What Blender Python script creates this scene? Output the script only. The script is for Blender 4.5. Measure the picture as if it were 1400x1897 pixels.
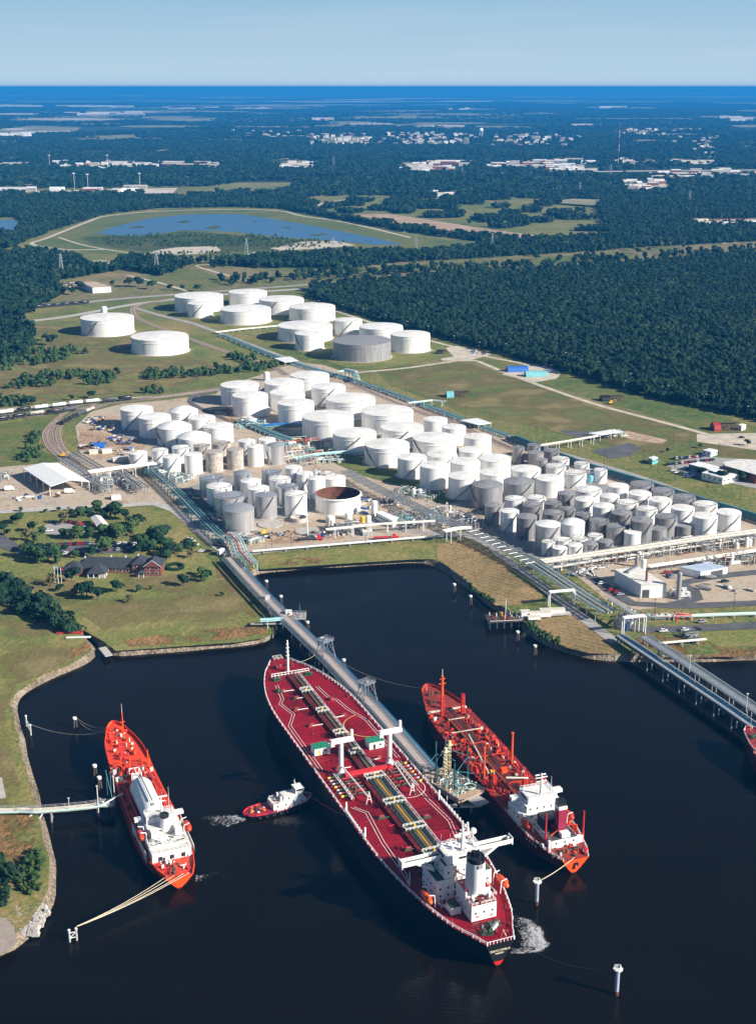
import bpy, bmesh, math, random
import numpy as np
from mathutils import Vector, Matrix
from mathutils.geometry import tessellate_polygon
R = math.radians
scene = bpy.context.scene
for _o in list(bpy.data.objects): bpy.data.objects.remove(_o)
# ---------------------------------------------------------------- camera
FPX, CAMH = 2450.0, 284.0
TH = math.atan(787.5 / FPX); CT, ST = math.cos(TH), math.sin(TH)
cd = bpy.data.cameras.new('camera'); cam = bpy.data.objects.new('camera', cd)
scene.collection.objects.link(cam); scene.camera = cam
cd.sensor_fit = 'VERTICAL'; cd.sensor_height = 24; cd.lens = 24 * FPX / 1897
cd.clip_start = 1; cd.clip_end = 400000
cam.location = (0, 0, CAMH); cam.rotation_euler = (R(90) - TH, 0, 0)
# ---------------------------------------------------------------- sky, sun, exposure
SUN_EL, SUN_AZ = 28.5, math.atan2(.91, -.42)
w = bpy.data.worlds.new('World'); scene.world = w; w.use_nodes = True
nt = w.node_tree; bg = nt.nodes['Background']; sky = nt.nodes.new('ShaderNodeTexSky')
sky.sky_type = 'NISHITA'; sky.sun_disc = False; sky.sun_elevation = R(SUN_EL); sky.sun_rotation = SUN_AZ
sky.altitude = 280; sky.air_density = 1.0; sky.dust_density = 0.6; sky.ozone_density = 3.0
bg.inputs[1].default_value = 0.05
# pale blue band of the lower sky, over the physical sky
def _nd(k, **a):
    x = nt.nodes.new(k)
    for p, v in a.items(): setattr(x, p, v)
    return x
tc = _nd('ShaderNodeTexCoord'); sx = _nd('ShaderNodeSeparateXYZ'); nt.links.new(tc.outputs['Generated'], sx.inputs[0])
rp = _nd('ShaderNodeValToRGB'); e = rp.color_ramp.elements; e[0].position = 0; e[0].color = (5.3, 7.1, 8.4, 1); e[1].position = .25; e[1].color = (.9, 2.2, 4.8, 1)
e = rp.color_ramp.elements.new(.075); e.color = (2.9, 5.2, 7.3, 1)
nt.links.new(sx.outputs[2], rp.inputs[0])
fr_ = _nd('ShaderNodeMapRange'); fr_.inputs[1].default_value = .06; fr_.inputs[2].default_value = .35; fr_.inputs[3].default_value = 1; fr_.inputs[4].default_value = 0; nt.links.new(sx.outputs[2], fr_.inputs[0])
mxs = _nd('ShaderNodeMix', data_type='RGBA'); nt.links.new(fr_.outputs[0], mxs.inputs[0]); nt.links.new(sky.outputs[0], mxs.inputs[6]); nt.links.new(rp.outputs[0], mxs.inputs[7])
cn = _nd('ShaderNodeTexNoise'); cm = _nd('ShaderNodeMapping'); cm.inputs['Scale'].default_value = (3, 3, 60); nt.links.new(tc.outputs['Generated'], cm.inputs[0]); nt.links.new(cm.outputs[0], cn.inputs[0]); cn.inputs['Scale'].default_value = 1.6; cn.inputs['Detail'].default_value = 7
cr_ = _nd('ShaderNodeMapRange'); cr_.inputs[1].default_value = .5; cr_.inputs[2].default_value = .8; cr_.inputs[3].default_value = 0; cr_.inputs[4].default_value = .22; nt.links.new(cn.outputs[0], cr_.inputs[0])
mc = _nd('ShaderNodeMix', data_type='RGBA'); nt.links.new(cr_.outputs[0], mc.inputs[0]); nt.links.new(mxs.outputs[2], mc.inputs[6]); mc.inputs[7].default_value = (6.6, 7.2, 7.9, 1)
nt.links.new(mc.outputs[2], bg.inputs[0])
sl = bpy.data.lights.new('sun', 'SUN'); sl.energy = 5.0; sl.angle = R(.5); sl.color = (1, .93, .82)
so = bpy.data.objects.new('sun', sl); scene.collection.objects.link(so)
sd = Vector((math.sin(SUN_AZ) * math.cos(R(SUN_EL)), math.cos(SUN_AZ) * math.cos(R(SUN_EL)), math.sin(R(SUN_EL))))
so.rotation_euler = sd.to_track_quat('Z', 'Y').to_euler()
vs = scene.view_settings; vs.view_transform = 'Standard'; vs.look = 'None'; vs.exposure = 0.95; vs.gamma = 1
scene.cycles.max_bounces = 5; scene.cycles.volume_bounces = 0
# ---------------------------------------------------------------- picture point -> world point on the plane z
def G(x, y, z=3.0):
    u = x - 700; v = y - 948.5; k = (CAMH - z) / (FPX * ST + v * CT)
    return Vector((u * k, (FPX * CT - v * ST) * k, z))
def PX(p):
    Z = p[2] - CAMH; d = p[1] * CT - Z * ST
    return 700 + FPX * p[0] / d, 948.5 - FPX * (p[1] * ST + Z * CT) / d
# ---------------------------------------------------------------- materials
MATS = {}
def nodes(name):
    m = bpy.data.materials.new(name); m.use_nodes = True
    n = m.node_tree.nodes; return m, m.node_tree, n, n['Principled BSDF'], m.node_tree.links
def mat(name, col, rough=.6, var=.12, scale=.3, metal=0., streak=0., bump=0., col2=None, obj=False, spec=.5):
    if name in MATS: return MATS[name]
    m, t, n, b, l = nodes(name)
    b.inputs['Roughness'].default_value = rough; b.inputs['Metallic'].default_value = metal
    b.inputs['Specular IOR Level'].default_value = spec
    g = n.new('ShaderNodeTexCoord') if obj else n.new('ShaderNodeNewGeometry')
    src = g.outputs['Object' if obj else 'Position']
    mp = n.new('ShaderNodeMapping'); l.new(src, mp.inputs[0])
    if streak: mp.inputs['Scale'].default_value = (1, 1, .08)
    nz = n.new('ShaderNodeTexNoise'); nz.inputs['Scale'].default_value = scale; nz.inputs['Detail'].default_value = 5
    nz.inputs['Roughness'].default_value = .65
    l.new(mp.outputs[0], nz.inputs[0])
    cr = n.new('ShaderNodeValToRGB'); e = cr.color_ramp.elements
    c2 = col2 or tuple(min(1, c * (1 + var)) for c in col); c1 = col if col2 else tuple(c * (1 - var) for c in col)
    e[0].position = .36; e[1].position = .64; e[0].color = (*c1, 1); e[1].color = (*c2, 1)
    l.new(nz.outputs[0], cr.inputs[0]); l.new(cr.outputs[0], b.inputs['Base Color'])
    if bump:
        bp = n.new('ShaderNodeBump'); bp.inputs['Strength'].default_value = bump; bp.inputs['Distance'].default_value = 1
        n2 = n.new('ShaderNodeTexNoise'); n2.inputs['Scale'].default_value = scale * 6; n2.inputs['Detail'].default_value = 4
        l.new(src, n2.inputs[0]); l.new(n2.outputs[0], bp.inputs['Height']); l.new(bp.outputs[0], b.inputs['Normal'])
    MATS[name] = m; return m
def ground_mat(name, cols, scales=(.004, .03, .35), stripes=None, bump=.35, big=.5):
    """soft mix of several ground colours at three sizes, optional mowing stripes (angle, spacing, colour)"""
    m, t, n, b, l = nodes(name); b.inputs['Roughness'].default_value = .95; b.inputs['Specular IOR Level'].default_value = .15
    g = n.new('ShaderNodeNewGeometry'); prev = None; acc = None
    for i, s in enumerate(scales):
        nz = n.new('ShaderNodeTexNoise'); nz.inputs['Scale'].default_value = s; nz.inputs['Detail'].default_value = 6
        nz.inputs['Roughness'].default_value = .6; nz.inputs['Distortion'].default_value = .6
        mp = n.new('ShaderNodeMapping'); mp.inputs['Location'].default_value = (i * 91, i * 37, 0)
        l.new(g.outputs['Position'], mp.inputs[0]); l.new(mp.outputs[0], nz.inputs[0])
        if acc is None: acc = nz.outputs[0]
        else:
            mx = n.new('ShaderNodeMix'); mx.data_type = 'FLOAT'; mx.inputs[0].default_value = .45
            l.new(acc, mx.inputs[2]); l.new(nz.outputs[0], mx.inputs[3]); acc = mx.outputs[0]
    cr = n.new('ShaderNodeValToRGB'); k = len(cols)
    while len(cr.color_ramp.elements) < k: cr.color_ramp.elements.new(.5)
    for i, c in enumerate(cols):
        cr.color_ramp.elements[i].position = .39 + .20 * i / max(1, k - 1); cr.color_ramp.elements[i].color = (*c, 1)
    l.new(acc, cr.inputs[0]); out = cr.outputs[0]
    if stripes:
        ang, sp, sc, fac = stripes
        mp = n.new('ShaderNodeMapping'); mp.inputs['Rotation'].default_value = (0, 0, R(ang)); l.new(g.outputs['Position'], mp.inputs[0])
        wv = n.new('ShaderNodeTexWave'); wv.inputs['Scale'].default_value = .314 / sp; wv.inputs['Distortion'].default_value = 3
        wv.inputs['Detail'].default_value = 3; wv.inputs['Detail Scale'].default_value = .3; l.new(mp.outputs[0], wv.inputs[0])
        mu = n.new('ShaderNodeMath'); mu.operation = 'MULTIPLY'; mu.inputs[1].default_value = fac; l.new(wv.outputs['Fac'], mu.inputs[0])
        mx = n.new('ShaderNodeMix'); mx.data_type = 'RGBA'; l.new(mu.outputs[0], mx.inputs[0]); l.new(out, mx.inputs[6]); mx.inputs[7].default_value = (*sc, 1)
        out = mx.outputs[2]
    l.new(out, b.inputs['Base Color'])
    bp = n.new('ShaderNodeBump'); bp.inputs['Strength'].default_value = bump; bp.inputs['Distance'].default_value = 1.5
    n2 = n.new('ShaderNodeTexNoise'); n2.inputs['Scale'].default_value = .5; n2.inputs['Detail'].default_value = 5
    l.new(g.outputs['Position'], n2.inputs[0]); l.new(n2.outputs[0], bp.inputs['Height']); l.new(bp.outputs[0], b.inputs['Normal'])
    MATS[name] = m; return m
def leaf_mat(name, c1, c2, c3):
    m, t, n, b, l = nodes(name); b.inputs['Roughness'].default_value = .8; b.inputs['Specular IOR Level'].default_value = .2
    oi = n.new('ShaderNodeObjectInfo'); g = n.new('ShaderNodeNewGeometry')
    cr = n.new('ShaderNodeValToRGB'); cr.color_ramp.elements.new(.5)
    for e, p, c in zip(cr.color_ramp.elements, (.1, .6, 1), (c1, c2, c3)): e.position = p; e.color = (*c, 1)
    nz = n.new('ShaderNodeTexNoise'); nz.inputs['Scale'].default_value = .02; nz.inputs['Detail'].default_value = 4; l.new(g.outputs['Position'], nz.inputs[0])
    a = n.new('ShaderNodeMath'); a.operation = 'MULTIPLY_ADD'; a.inputs[1].default_value = .55
    s = n.new('ShaderNodeMath'); s.operation = 'MULTIPLY_ADD'; s.inputs[1].default_value = 1.0; s.inputs[2].default_value = -.28
    l.new(nz.outputs[0], s.inputs[0]); l.new(oi.outputs['Random'], a.inputs[0]); l.new(s.outputs[0], a.inputs[2])
    l.new(a.outputs[0], cr.inputs[0]); l.new(cr.outputs[0], b.inputs['Base Color']); MATS[name] = m; return m
WHITE = mat('white_paint', (.74, .75, .74), .45, .07, .25)
TANKW = mat('tank_white', (.66, .64, .60), .5, .05, .45, streak=1, col2=(.80, .81, .81))
TANKR = mat('tank_roof_white', (.62, .60, .55), .6, .08, .14, col2=(.79, .78, .76))
TANKG = mat('tank_grey_cladding', (.31, .305, .31), .45, .2, .5, metal=.35, streak=1)
TANKD = mat('tank_dark_cladding', (.225, .22, .225), .5, .25, .5, metal=.3, streak=1)
TANKB = mat('tank_bare_weathered', (.38, .34, .30), .7, .3, .35)
TANKS = mat('tank_silver', (.50, .50, .51), .38, .12, .6, metal=.6, streak=1)
ROOFG = mat('tank_roof_grey', (.28, .275, .28), .55, .18, .3, metal=.2)
RUST = mat('rust', (.11, .038, .020), .9, .4, .4)
RUSTY = mat('rusty_white', (.55, .42, .34), .9, .35, .6)
STEEL = mat('galvanised_steel', (.36, .38, .39), .5, .15, .5, metal=.5)
DSTEEL = mat('dark_steel', (.06, .065, .07), .6, .3, .5)
PIPEW = mat('pipe_white', (.66, .66, .64), .4, .1, .5)
PIPEC = mat('pipe_cream', (.60, .55, .45), .5, .12, .5)
TEAL = mat('teal_paint', (.16, .42, .45), .45, .15, .3)
DTEAL = mat('dark_teal_paint', (.03, .11, .13), .5, .2, .3)
LTEAL = mat('pale_teal_paint', (.45, .62, .60), .45, .12, .3)
BLUE = mat('blue_paint', (.02, .12, .42), .5, .15, .3)
YEL = mat('yellow_paint', (.75, .42, .03), .5, .15, .5)
RED = mat('red_paint', (.55, .025, .03), .5, .15, .5)
ORANGE = mat('orange_hull', (.78, .085, .015), .4, .12, .15)
ORANGED = mat('orange_deck', (.56, .045, .015), .6, .35, .5)
CRIM = mat('crimson_deck', (.175, .003, .010), .62, .2, .09, spec=.25, col2=(.255, .003, .013))
CRIM2 = mat('crimson_deck_darker', (.145, .003, .010), .65, .3, .3, spec=.2)
DRED = mat('dull_red_deck', (.22, .022, .022), .7, .45, .4)
MAROON = mat('maroon_paint', (.26, .015, .045), .5, .1, .4)
HULLB = mat('black_hull', (.012, .013, .015), .35, .3, .3)
HULLR = mat('dark_red_hull', (.085, .012, .010), .45, .35, .3)
HULLO = mat('red_orange_hull', (.30, .022, .012), .4, .25, .2)
SHIPW = mat('ship_white', (.66, .63, .58), .4, .06, 1.1, streak=1, col2=(.80, .81, .82))
DECK2 = mat('orange_red_deck', (.17, .02, .016), .7, .4, .35, col2=(.31, .035, .020))
LINEW = mat('line_white', (.72, .70, .66), .6, .1, .5)
GREEN = mat('green_paint', (.02, .20, .12), .6, .15, .4)
DGREEN = mat('machine_green', (.025, .06, .03), .6, .4, .8)
GLASS = mat('window_glass', (.02, .025, .03), .12, .2, .5)
ROPE = mat('rope', (.55, .48, .36), .9, .2, 1)
WOOD = mat('timber_pile', (.06, .045, .035), .9, .4, .8)
CONC = mat('concrete', (.40, .37, .34), .9, .14, .25, bump=.1)
CONCD = mat('grey_concrete', (.24, .24, .24), .9, .15, .15)
PAD = mat('tank_pad_gravel', (.40, .34, .27), .95, .2, .3)
DRYP = mat('dark_pond_edge', (.10, .10, .10), .9, .2, .3)
ASPH = mat('asphalt', (.085, .085, .092), .9, .25, .1)
ROADG = mat('grey_road', (.30, .285, .27), .9, .14, .1)
SAND = mat('pale_track', (.46, .40, .32), .95, .2, .12)
BALL = mat('railway_ballast', (.33, .25, .20), .95, .25, .4)
RAILM = mat('rusty_rails', (.07, .035, .028), .8, .2, .8)
BRICK = mat('red_brick', (.165, .050, .034), .85, .25, 1.2)
SLATE = mat('slate_roof', (.030, .034, .045), .7, .3, .6)
BARK = mat('bark', (.10, .075, .055), .9, .3, 2)
STAINY = mat('stained_roof_white', (.62, .60, .56), .7, .18, .3)
HOSE = mat('tyre_black', (.02, .02, .02), .8, .2, 1)
for _n, _c in (('white', (.75, .75, .74)), ('red', (.40, .02, .02)), ('blue', (.03, .07, .2)), ('black', (.015, .015, .018)), ('silver', (.35, .36, .38)), ('tan', (.35, .28, .2))):
    mat('car_' + _n, _c, .3, .04, 1)
def broken(m, sc=.07, lo=.44, hi=.56):
    n, l = m.node_tree.nodes, m.node_tree.links; g = n.new('ShaderNodeNewGeometry'); z = n.new('ShaderNodeTexNoise'); z.inputs['Scale'].default_value = sc; z.inputs['Detail'].default_value = 7; l.new(g.outputs['Position'], z.inputs[0])
    r = n.new('ShaderNodeMapRange'); r.inputs[1].default_value = lo; r.inputs[2].default_value = hi; l.new(z.outputs[0], r.inputs[0]); l.new(r.outputs[0], n['Principled BSDF'].inputs['Alpha']); return m
RIP = ground_mat('riprap_stone', [(.05, .045, .03), (.18, .14, .10), (.34, .29, .23)], (.05, .4, 1.2), bump=1)
MEAD = ground_mat('meadow_ground', [(.05, .09, .03), (.11, .13, .045), (.20, .16, .08), (.27, .20, .12)], (.004, .02, .2))
GRASS = ground_mat('rough_grass', [(.045, .085, .022), (.10, .135, .036), (.17, .165, .055), (.27, .20, .085)], (.006, .03, .3))
LAWN = ground_mat('lawn_grass', [(.05, .105, .022), (.12, .155, .038), (.20, .19, .058), (.29, .225, .09)], (.012, .06, .5), stripes=(20, 7, (.15, .15, .06), .35))
MOWN = ground_mat('mown_brown_grass', [(.07, .085, .025), (.16, .115, .05), (.24, .165, .075), (.32, .23, .11)], (.02, .09, .6), stripes=(128, 4.2, (.36, .26, .13), .32))
FIELD = ground_mat('field_grass', [(.035, .08, .020), (.075, .12, .030), (.13, .14, .042), (.19, .15, .055)], (.005, .02, .2), stripes=(75, 18, (.11, .12, .045), .3))
SCRUBG = ground_mat('dark_scrub_ground', [(.02, .045, .018), (.045, .075, .025), (.10, .10, .04)], (.008, .05, .3), bump=1)
YARD = ground_mat('yard_gravel', [(.20, .15, .11), (.38, .30, .22), (.46, .38, .29), (.30, .27, .23)], (.015, .08, .5), bump=.15)
DIRT = ground_mat('bare_dirt', [(.20, .12, .075), (.36, .25, .17), (.50, .40, .30)], (.02, .09, .5))
BRN = ground_mat('brown_dry_weeds', [(.10, .10, .035), (.22, .12, .05), (.32, .19, .08)], (.03, .12, .6), bump=.8)
broken(BRN)
WORN = broken(ground_mat('worn_ground', [(.15, .135, .05), (.24, .19, .085)], (.03, .2, .8)), .022, .42, .62)
FARG = ground_mat('far_woodland_floor', [(.012, .030, .014), (.022, .042, .018), (.04, .055, .022)], (.0006, .003, .02), bump=0)
SANDY = ground_mat('beach_sand', [(.24, .20, .17), (.34, .29, .25)], (.03, .1, .8), bump=.1)
# water
def water_mat(name, c, rough, bs, sc):
    m, t, n, b, l = nodes(name); b.inputs['Base Color'].default_value = (*c, 1); b.inputs['Roughness'].default_value = rough
    b.inputs['IOR'].default_value = 1.33; b.inputs['Specular IOR Level'].default_value = .19
    g = n.new('ShaderNodeNewGeometry'); mp = n.new('ShaderNodeMapping'); mp.inputs['Rotation'].default_value = (0, 0, R(25)); mp.inputs['Scale'].default_value = (1, 1.8, 1)
    l.new(g.outputs['Position'], mp.inputs[0]); a = n.new('ShaderNodeTexNoise'); a.inputs['Scale'].default_value = sc; a.inputs['Detail'].default_value = 6
    l.new(mp.outputs[0], a.inputs[0]); bp = n.new('ShaderNodeBump'); bp.inputs['Strength'].default_value = bs; bp.inputs['Distance'].default_value = .25
    l.new(a.outputs[0], bp.inputs['Height']); l.new(bp.outputs[0], b.inputs['Normal'])
    if bs < .45: MATS[name] = m; return m
    w1 = n.new('ShaderNodeTexNoise'); w1.inputs['Scale'].default_value = .011; w1.inputs['Detail'].default_value = 5; w1.inputs['Distortion'].default_value = 1.5; l.new(mp.outputs[0], w1.inputs[0])
    m1 = n.new('ShaderNodeMapRange'); m1.inputs[1].default_value = .35; m1.inputs[2].default_value = .65; m1.inputs[3].default_value = bs * .35; m1.inputs[4].default_value = bs * 1.6; l.new(w1.outputs[0], m1.inputs[0]); l.new(m1.outputs[0], bp.inputs['Strength'])
    m2 = n.new('ShaderNodeMapRange'); m2.inputs[1].default_value = .35; m2.inputs[2].default_value = .65; m2.inputs[3].default_value = rough * .5; m2.inputs[4].default_value = rough * 2; l.new(w1.outputs[0], m2.inputs[0]); l.new(m2.outputs[0], b.inputs['Roughness'])
    cx = n.new('ShaderNodeMix'); cx.data_type = 'RGBA'; l.new(w1.outputs[0], cx.inputs[0]); cx.inputs[6].default_value = (c[0] * .75, c[1] * .8, c[2] * 1.05, 1); cx.inputs[7].default_value = (c[0] * 1.3, c[1] * 1.2, c[2] * .95, 1); l.new(cx.outputs[2], b.inputs['Base Color'])
    MATS[name] = m; return m
WATER = water_mat('harbour_water', (.0048, .0036, .0016), .07, .5, .45)
LAKE = water_mat('lake_water', (.03, .09, .17), .2, .4, .2)
# ---------------------------------------------------------------- mesh builder and objects
class MB:
    def __init__(s): s.v = []; s.f = []; s.mi = []; s.ms = []
    def m(s, mt):
        if mt not in s.ms: s.ms.append(mt)
        return s.ms.index(mt)
    def add(s, vs, fs, mt):
        o = len(s.v); k = s.m(mt); s.v += [tuple(p) for p in vs]
        for f in fs: s.f.append(tuple(i + o for i in f)); s.mi.append(k)
        return s
    def box(s, x, y, z, sx, sy, sz, mt, rz=0, M=None):
        """centre x,y; z = bottom"""
        c, n = math.cos(rz), math.sin(rz); P = []
        for dz in (0, sz):
            for a, b in ((-1, -1), (1, -1), (1, 1), (-1, 1)):
                dx, dy = a * sx / 2, b * sy / 2; P.append((x + dx * c - dy * n, y + dx * n + dy * c, z + dz))
        if M is not None: P = [M @ Vector(p) for p in P]
        return s.add(P, [(3, 2, 1, 0), (4, 5, 6, 7), (0, 1, 5, 4), (1, 2, 6, 5), (2, 3, 7, 6), (3, 0, 4, 7)], mt)
    def tube(s, a, b, r, mt, n=8, r2=None, cap=True):
        a, b = Vector(a), Vector(b); d = b - a
        if d.length < 1e-6: return s
        q = d.to_track_quat('Z', 'Y'); r2 = r if r2 is None else r2; P = []
        for p, rr in ((a, r), (b, r2)):
            for i in range(n):
                t = 2 * math.pi * (i + .5) / n; P.append(p + q @ Vector((math.cos(t) * rr, math.sin(t) * rr, 0)))
        F = [(i, (i + 1) % n, n + (i + 1) % n, n + i) for i in range(n)]
        if cap: F += [tuple(range(n - 1, -1, -1)), tuple(range(n, 2 * n))]
        return s.add(P, F, mt)
    def lathe(s, x, y, prof, mt, n=40, cap0=False, cap1=False):
        P = []; F = []
        for r, z in prof:
            for i in range(n): t = 2 * math.pi * i / n; P.append((x + r * math.cos(t), y + r * math.sin(t), z))
        for k in range(len(prof) - 1):
            for i in range(n): j = (i + 1) % n; F.append((k * n + i, k * n + j, (k + 1) * n + j, (k + 1) * n + i))
        if cap1: F.append(tuple((len(prof) - 1) * n + i for i in range(n)))
        if cap0: F.append(tuple(range(n - 1, -1, -1)))
        return s.add(P, F, mt)
    def prism(s, poly, z0, z1, mt, mt_top=None):
        n = len(poly); A = sum(poly[i][0] * poly[(i + 1) % n][1] - poly[(i + 1) % n][0] * poly[i][1] for i in range(n))
        if A < 0: poly = poly[::-1]
        s.add([(p[0], p[1], z0) for p in poly] + [(p[0], p[1], z1) for p in poly], [(i, (i + 1) % n, n + (i + 1) % n, n + i) for i in range(n)], mt)
        T = tessellate_polygon([[Vector((p[0], p[1], 0)) for p in poly]])
        F = []
        for t in T:
            a, b, c = (Vector(poly[i][:2]) for i in t)
            F.append(tuple(t) if (b - a).cross(c - a) > 0 else tuple(t[::-1]))
        return s.add([(p[0], p[1], z1) for p in poly], F, mt_top or mt)
    def sheet(s, poly, mt):
        T = tessellate_polygon([[Vector((p[0], p[1], 0)) for p in poly]]); F = []
        for t in T:
            a, b, c = (Vector((poly[i][0], poly[i][1])) for i in t)
            F.append(tuple(t) if (b - a).cross(c - a) > 0 else tuple(t[::-1]))
        return s.add(poly, F, mt)
    def mesh(s, name, smooth=None):
        me = bpy.data.meshes.new(name); me.from_pydata(s.v, [], s.f)
        for x in s.ms: me.materials.append(x)
        me.polygons.foreach_set('material_index', s.mi); 
        if smooth is not None: me.polygons.foreach_set('use_smooth', [True] * len(s.f)); me.set_sharp_from_angle(angle=R(smooth))
        me.update(); return me
    def build(s, name, parent=None, smooth=None, loc=None, rz=None):
        o = bpy.data.objects.new(name, s.mesh(name, smooth)); scene.collection.objects.link(o)
        if parent: o.parent = parent
        if loc is not None: o.location = loc
        if rz is not None: o.rotation_euler.z = rz
        return o
def tag(o, label=None, cat=None, group=None, kind=None):
    if label: o['label'] = label
    if cat: o['category'] = cat
    if group: o['group'] = group
    if kind: o['kind'] = kind
    return o
def thing(name, label, cat, loc=(0, 0, 0), rz=0, group=None):
    o = bpy.data.objects.new(name, None); scene.collection.objects.link(o); o.location = loc; o.rotation_euler.z = rz
    o.empty_display_size = .5
    return tag(o, label, cat, group)
def kids(o): return KIDS.setdefault(o.name, [c for c in bpy.data.objects if c.parent == o])
KIDS = {}
def dup(root, loc, rz=0, sc=1, label=None, group=None):
    r = root.copy(); scene.collection.objects.link(r); r.location = loc; r.rotation_euler.z = rz
    r.scale = (sc, sc, sc) if not isinstance(sc, tuple) else sc
    if label: r['label'] = label
    if group: r['group'] = group
    for ch in kids(root):
        c = ch.copy(); scene.collection.objects.link(c); c.parent = r
        for g in kids(ch):
            d = g.copy(); scene.collection.objects.link(d); d.parent = c
    return r
def struct(o): return tag(o, kind='structure')
ORD = ['first', 'second', 'third', 'fourth', 'fifth', 'sixth', 'seventh', 'eighth', 'ninth', 'tenth', 'eleventh', 'twelfth', 'thirteenth', 'fourteenth']
rnd = random.Random(7)
LAND = 3.0
_cnt = [0]
def patch(name, pts, mt, lay=1, z=None):
    _cnt[0] += 1
    z = LAND + (.06 if lay < 7 else .5) * lay + .004 * (_cnt[0] % 14) if z is None else z
    return struct(MB().sheet([G(x, y, z) for x, y in pts], mt).build(name))
def wpoly(pts, z=LAND): return [G(x, y, z) for x, y in pts]
def smooth_line(P, step=12.):
    """Catmull-Rom through world points"""
    P = [Vector(p) for p in P]; out = []
    for i in range(len(P) - 1):
        p0 = P[max(0, i - 1)]; p1 = P[i]; p2 = P[i + 1]; p3 = P[min(len(P) - 1, i + 2)]
        k = max(1, int((p2 - p1).length / step))
        for j in range(k):
            t = j / k; out.append(.5 * ((2 * p1) + (p2 - p0) * t + (2 * p0 - 5 * p1 + 4 * p2 - p3) * t * t + (3 * p1 - p0 - 3 * p2 + p3) * t ** 3))
    return out + [P[-1]]
def offs(L, d):
    out = []
    for i, p in enumerate(L):
        a = L[max(0, i - 1)]; b = L[min(len(L) - 1, i + 1)]; t = (b - a); t.z = 0; t.normalize()
        out.append(Vector((p.x - t.y * d, p.y + t.x * d, p.z)))
    return out
def ribbon(mb, L, w, mt, dz=0):
    a = offs(L, w / 2); b = offs(L, -w / 2); V = []; F = []
    for p, q in zip(a, b): V += [(p.x, p.y, p.z + dz), (q.x, q.y, q.z + dz)]
    for i in range(len(L) - 1): F.append((2 * i, 2 * i + 1, 2 * i + 3, 2 * i + 2))
    return mb.add(V, F, mt)
def road(name, pts, w, mt, lay=2, edge=None):
    _cnt[0] += 1; L = smooth_line([G(x, y, LAND + (.06 if lay < 7 else .5) * lay + .003 + .004 * (_cnt[0] % 14)) for x, y in pts]); mb = MB(); ribbon(mb, L, w, mt)
    if edge:
        for d in edge[1:]: ribbon(mb, offs(L, d), .5, edge[0], .05)
    return struct(mb.build(name))
# ================================================================ water, land, banks
COAST = [(-160, 1800), (0, 1772), (28, 1765), (50, 1740), (72, 1715), (92, 1690), (101, 1660), (103, 1610), (98, 1570), (86, 1530), (74, 1490), (64, 1450), (50, 1400), (38, 1350), (29, 1308), (34, 1292),
 (60, 1275), (95, 1258), (135, 1242), (170, 1226), (186, 1215), (178, 1204), (160, 1184), (150, 1176), (160, 1173), (182, 1195), (200, 1216), (225, 1216), (300, 1210), (380, 1203), (450, 1197), (495, 1189),
 (509, 1182), (511, 1160), (500, 1130), (484, 1100), (470, 1078), (462, 1066), (480, 1061), (520, 1058), (580, 1052), (640, 1050), (700, 1046), (760, 1042), (797, 1044), (825, 1060), (858, 1085), (890, 1108), (915, 1128),
 (950, 1150), (985, 1178), (1010, 1196), (1045, 1210), (1085, 1219), (1140, 1225), (1180, 1226), (1240, 1226), (1320, 1225), (1400, 1223), (1700, 1216)]
cw = [G(x, y, 0) for x, y in COAST]; fine = []
for i in range(len(cw) - 1):
    a, b = cw[i], cw[i + 1]; k = max(1, int((b - a).length / 5))
    for j in range(k):
        p = a.lerp(b, j / k); t = (b - a).normalized(); q = rnd.uniform(-.9, .9)
        fine.append(Vector((p.x - t.y * q, p.y + t.x * q, 0)))
fine.append(cw[-1])
for it in range(2): fine = [fine[0]] + [(fine[i - 1] + fine[i] * 2 + fine[i + 1]) / 4 for i in range(1, len(fine) - 1)] + [fine[-1]]
inner = [a + (b2 - a) * rnd.uniform(.7, 1.15) for a, b2 in zip(fine, offs(fine, 2.5))]; low = offs(fine, -2)
def crossfix(L, base, d):
    return L
mb = MB(); n = len(fine); V = []
for a, b, c in zip(low, fine, inner):
    V += [(a.x, a.y, -1.2), (b.x, b.y, .25), (c.x, c.y, LAND)]
F = []
for i in range(n - 1):
    for k in (0, 1): F.append((3 * i + k, 3 * i + k + 3, 3 * i + k + 4, 3 * i + k + 1))
mb.add(V, F, RIP); struct(mb.build('riverbank'))
XE, YN = 3000, 4200
FX = fine[-1]; lp = [Vector((p.x, p.y, LAND)) for p in inner]
lp[0] = Vector((-XE, lp[0].y - 60, LAND)); lp.insert(1, Vector((inner[0].x, inner[0].y, LAND)))
poly = lp + [Vector((XE, lp[-1].y, LAND)), Vector((XE, YN, LAND)), Vector((-XE, YN, LAND))]
mb = MB().sheet(poly, GRASS)
E2 = 160000.
def quad(x0, y0, x1, y1):
    nx, ny = 8, 8; V = [(x0 + (x1 - x0) * i / nx, y0 + (y1 - y0) * j / ny, LAND) for j in range(ny + 1) for i in range(nx + 1)]
    mb.add(V, [(j * (nx + 1) + i, j * (nx + 1) + i + 1, (j + 1) * (nx + 1) + i + 1, (j + 1) * (nx + 1) + i) for j in range(ny) for i in range(nx)], FARG)
quad(-E2, YN, E2, E2); quad(XE, lp[-1].y - 1, E2, YN); quad(-E2, lp[0].y, -XE, YN)
struct(mb.build('ground'))
mb = MB(); V = [(-900 + 2100 * i / 12, -400 + 1500 * j / 12, 0) for j in range(13) for i in range(13)]
mb.add(V, [(j * 13 + i, j * 13 + i + 1, j * 13 + i + 14, j * 13 + i + 13) for j in range(12) for i in range(12)], WATER)
struct(mb.build('harbour_water'))
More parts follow.
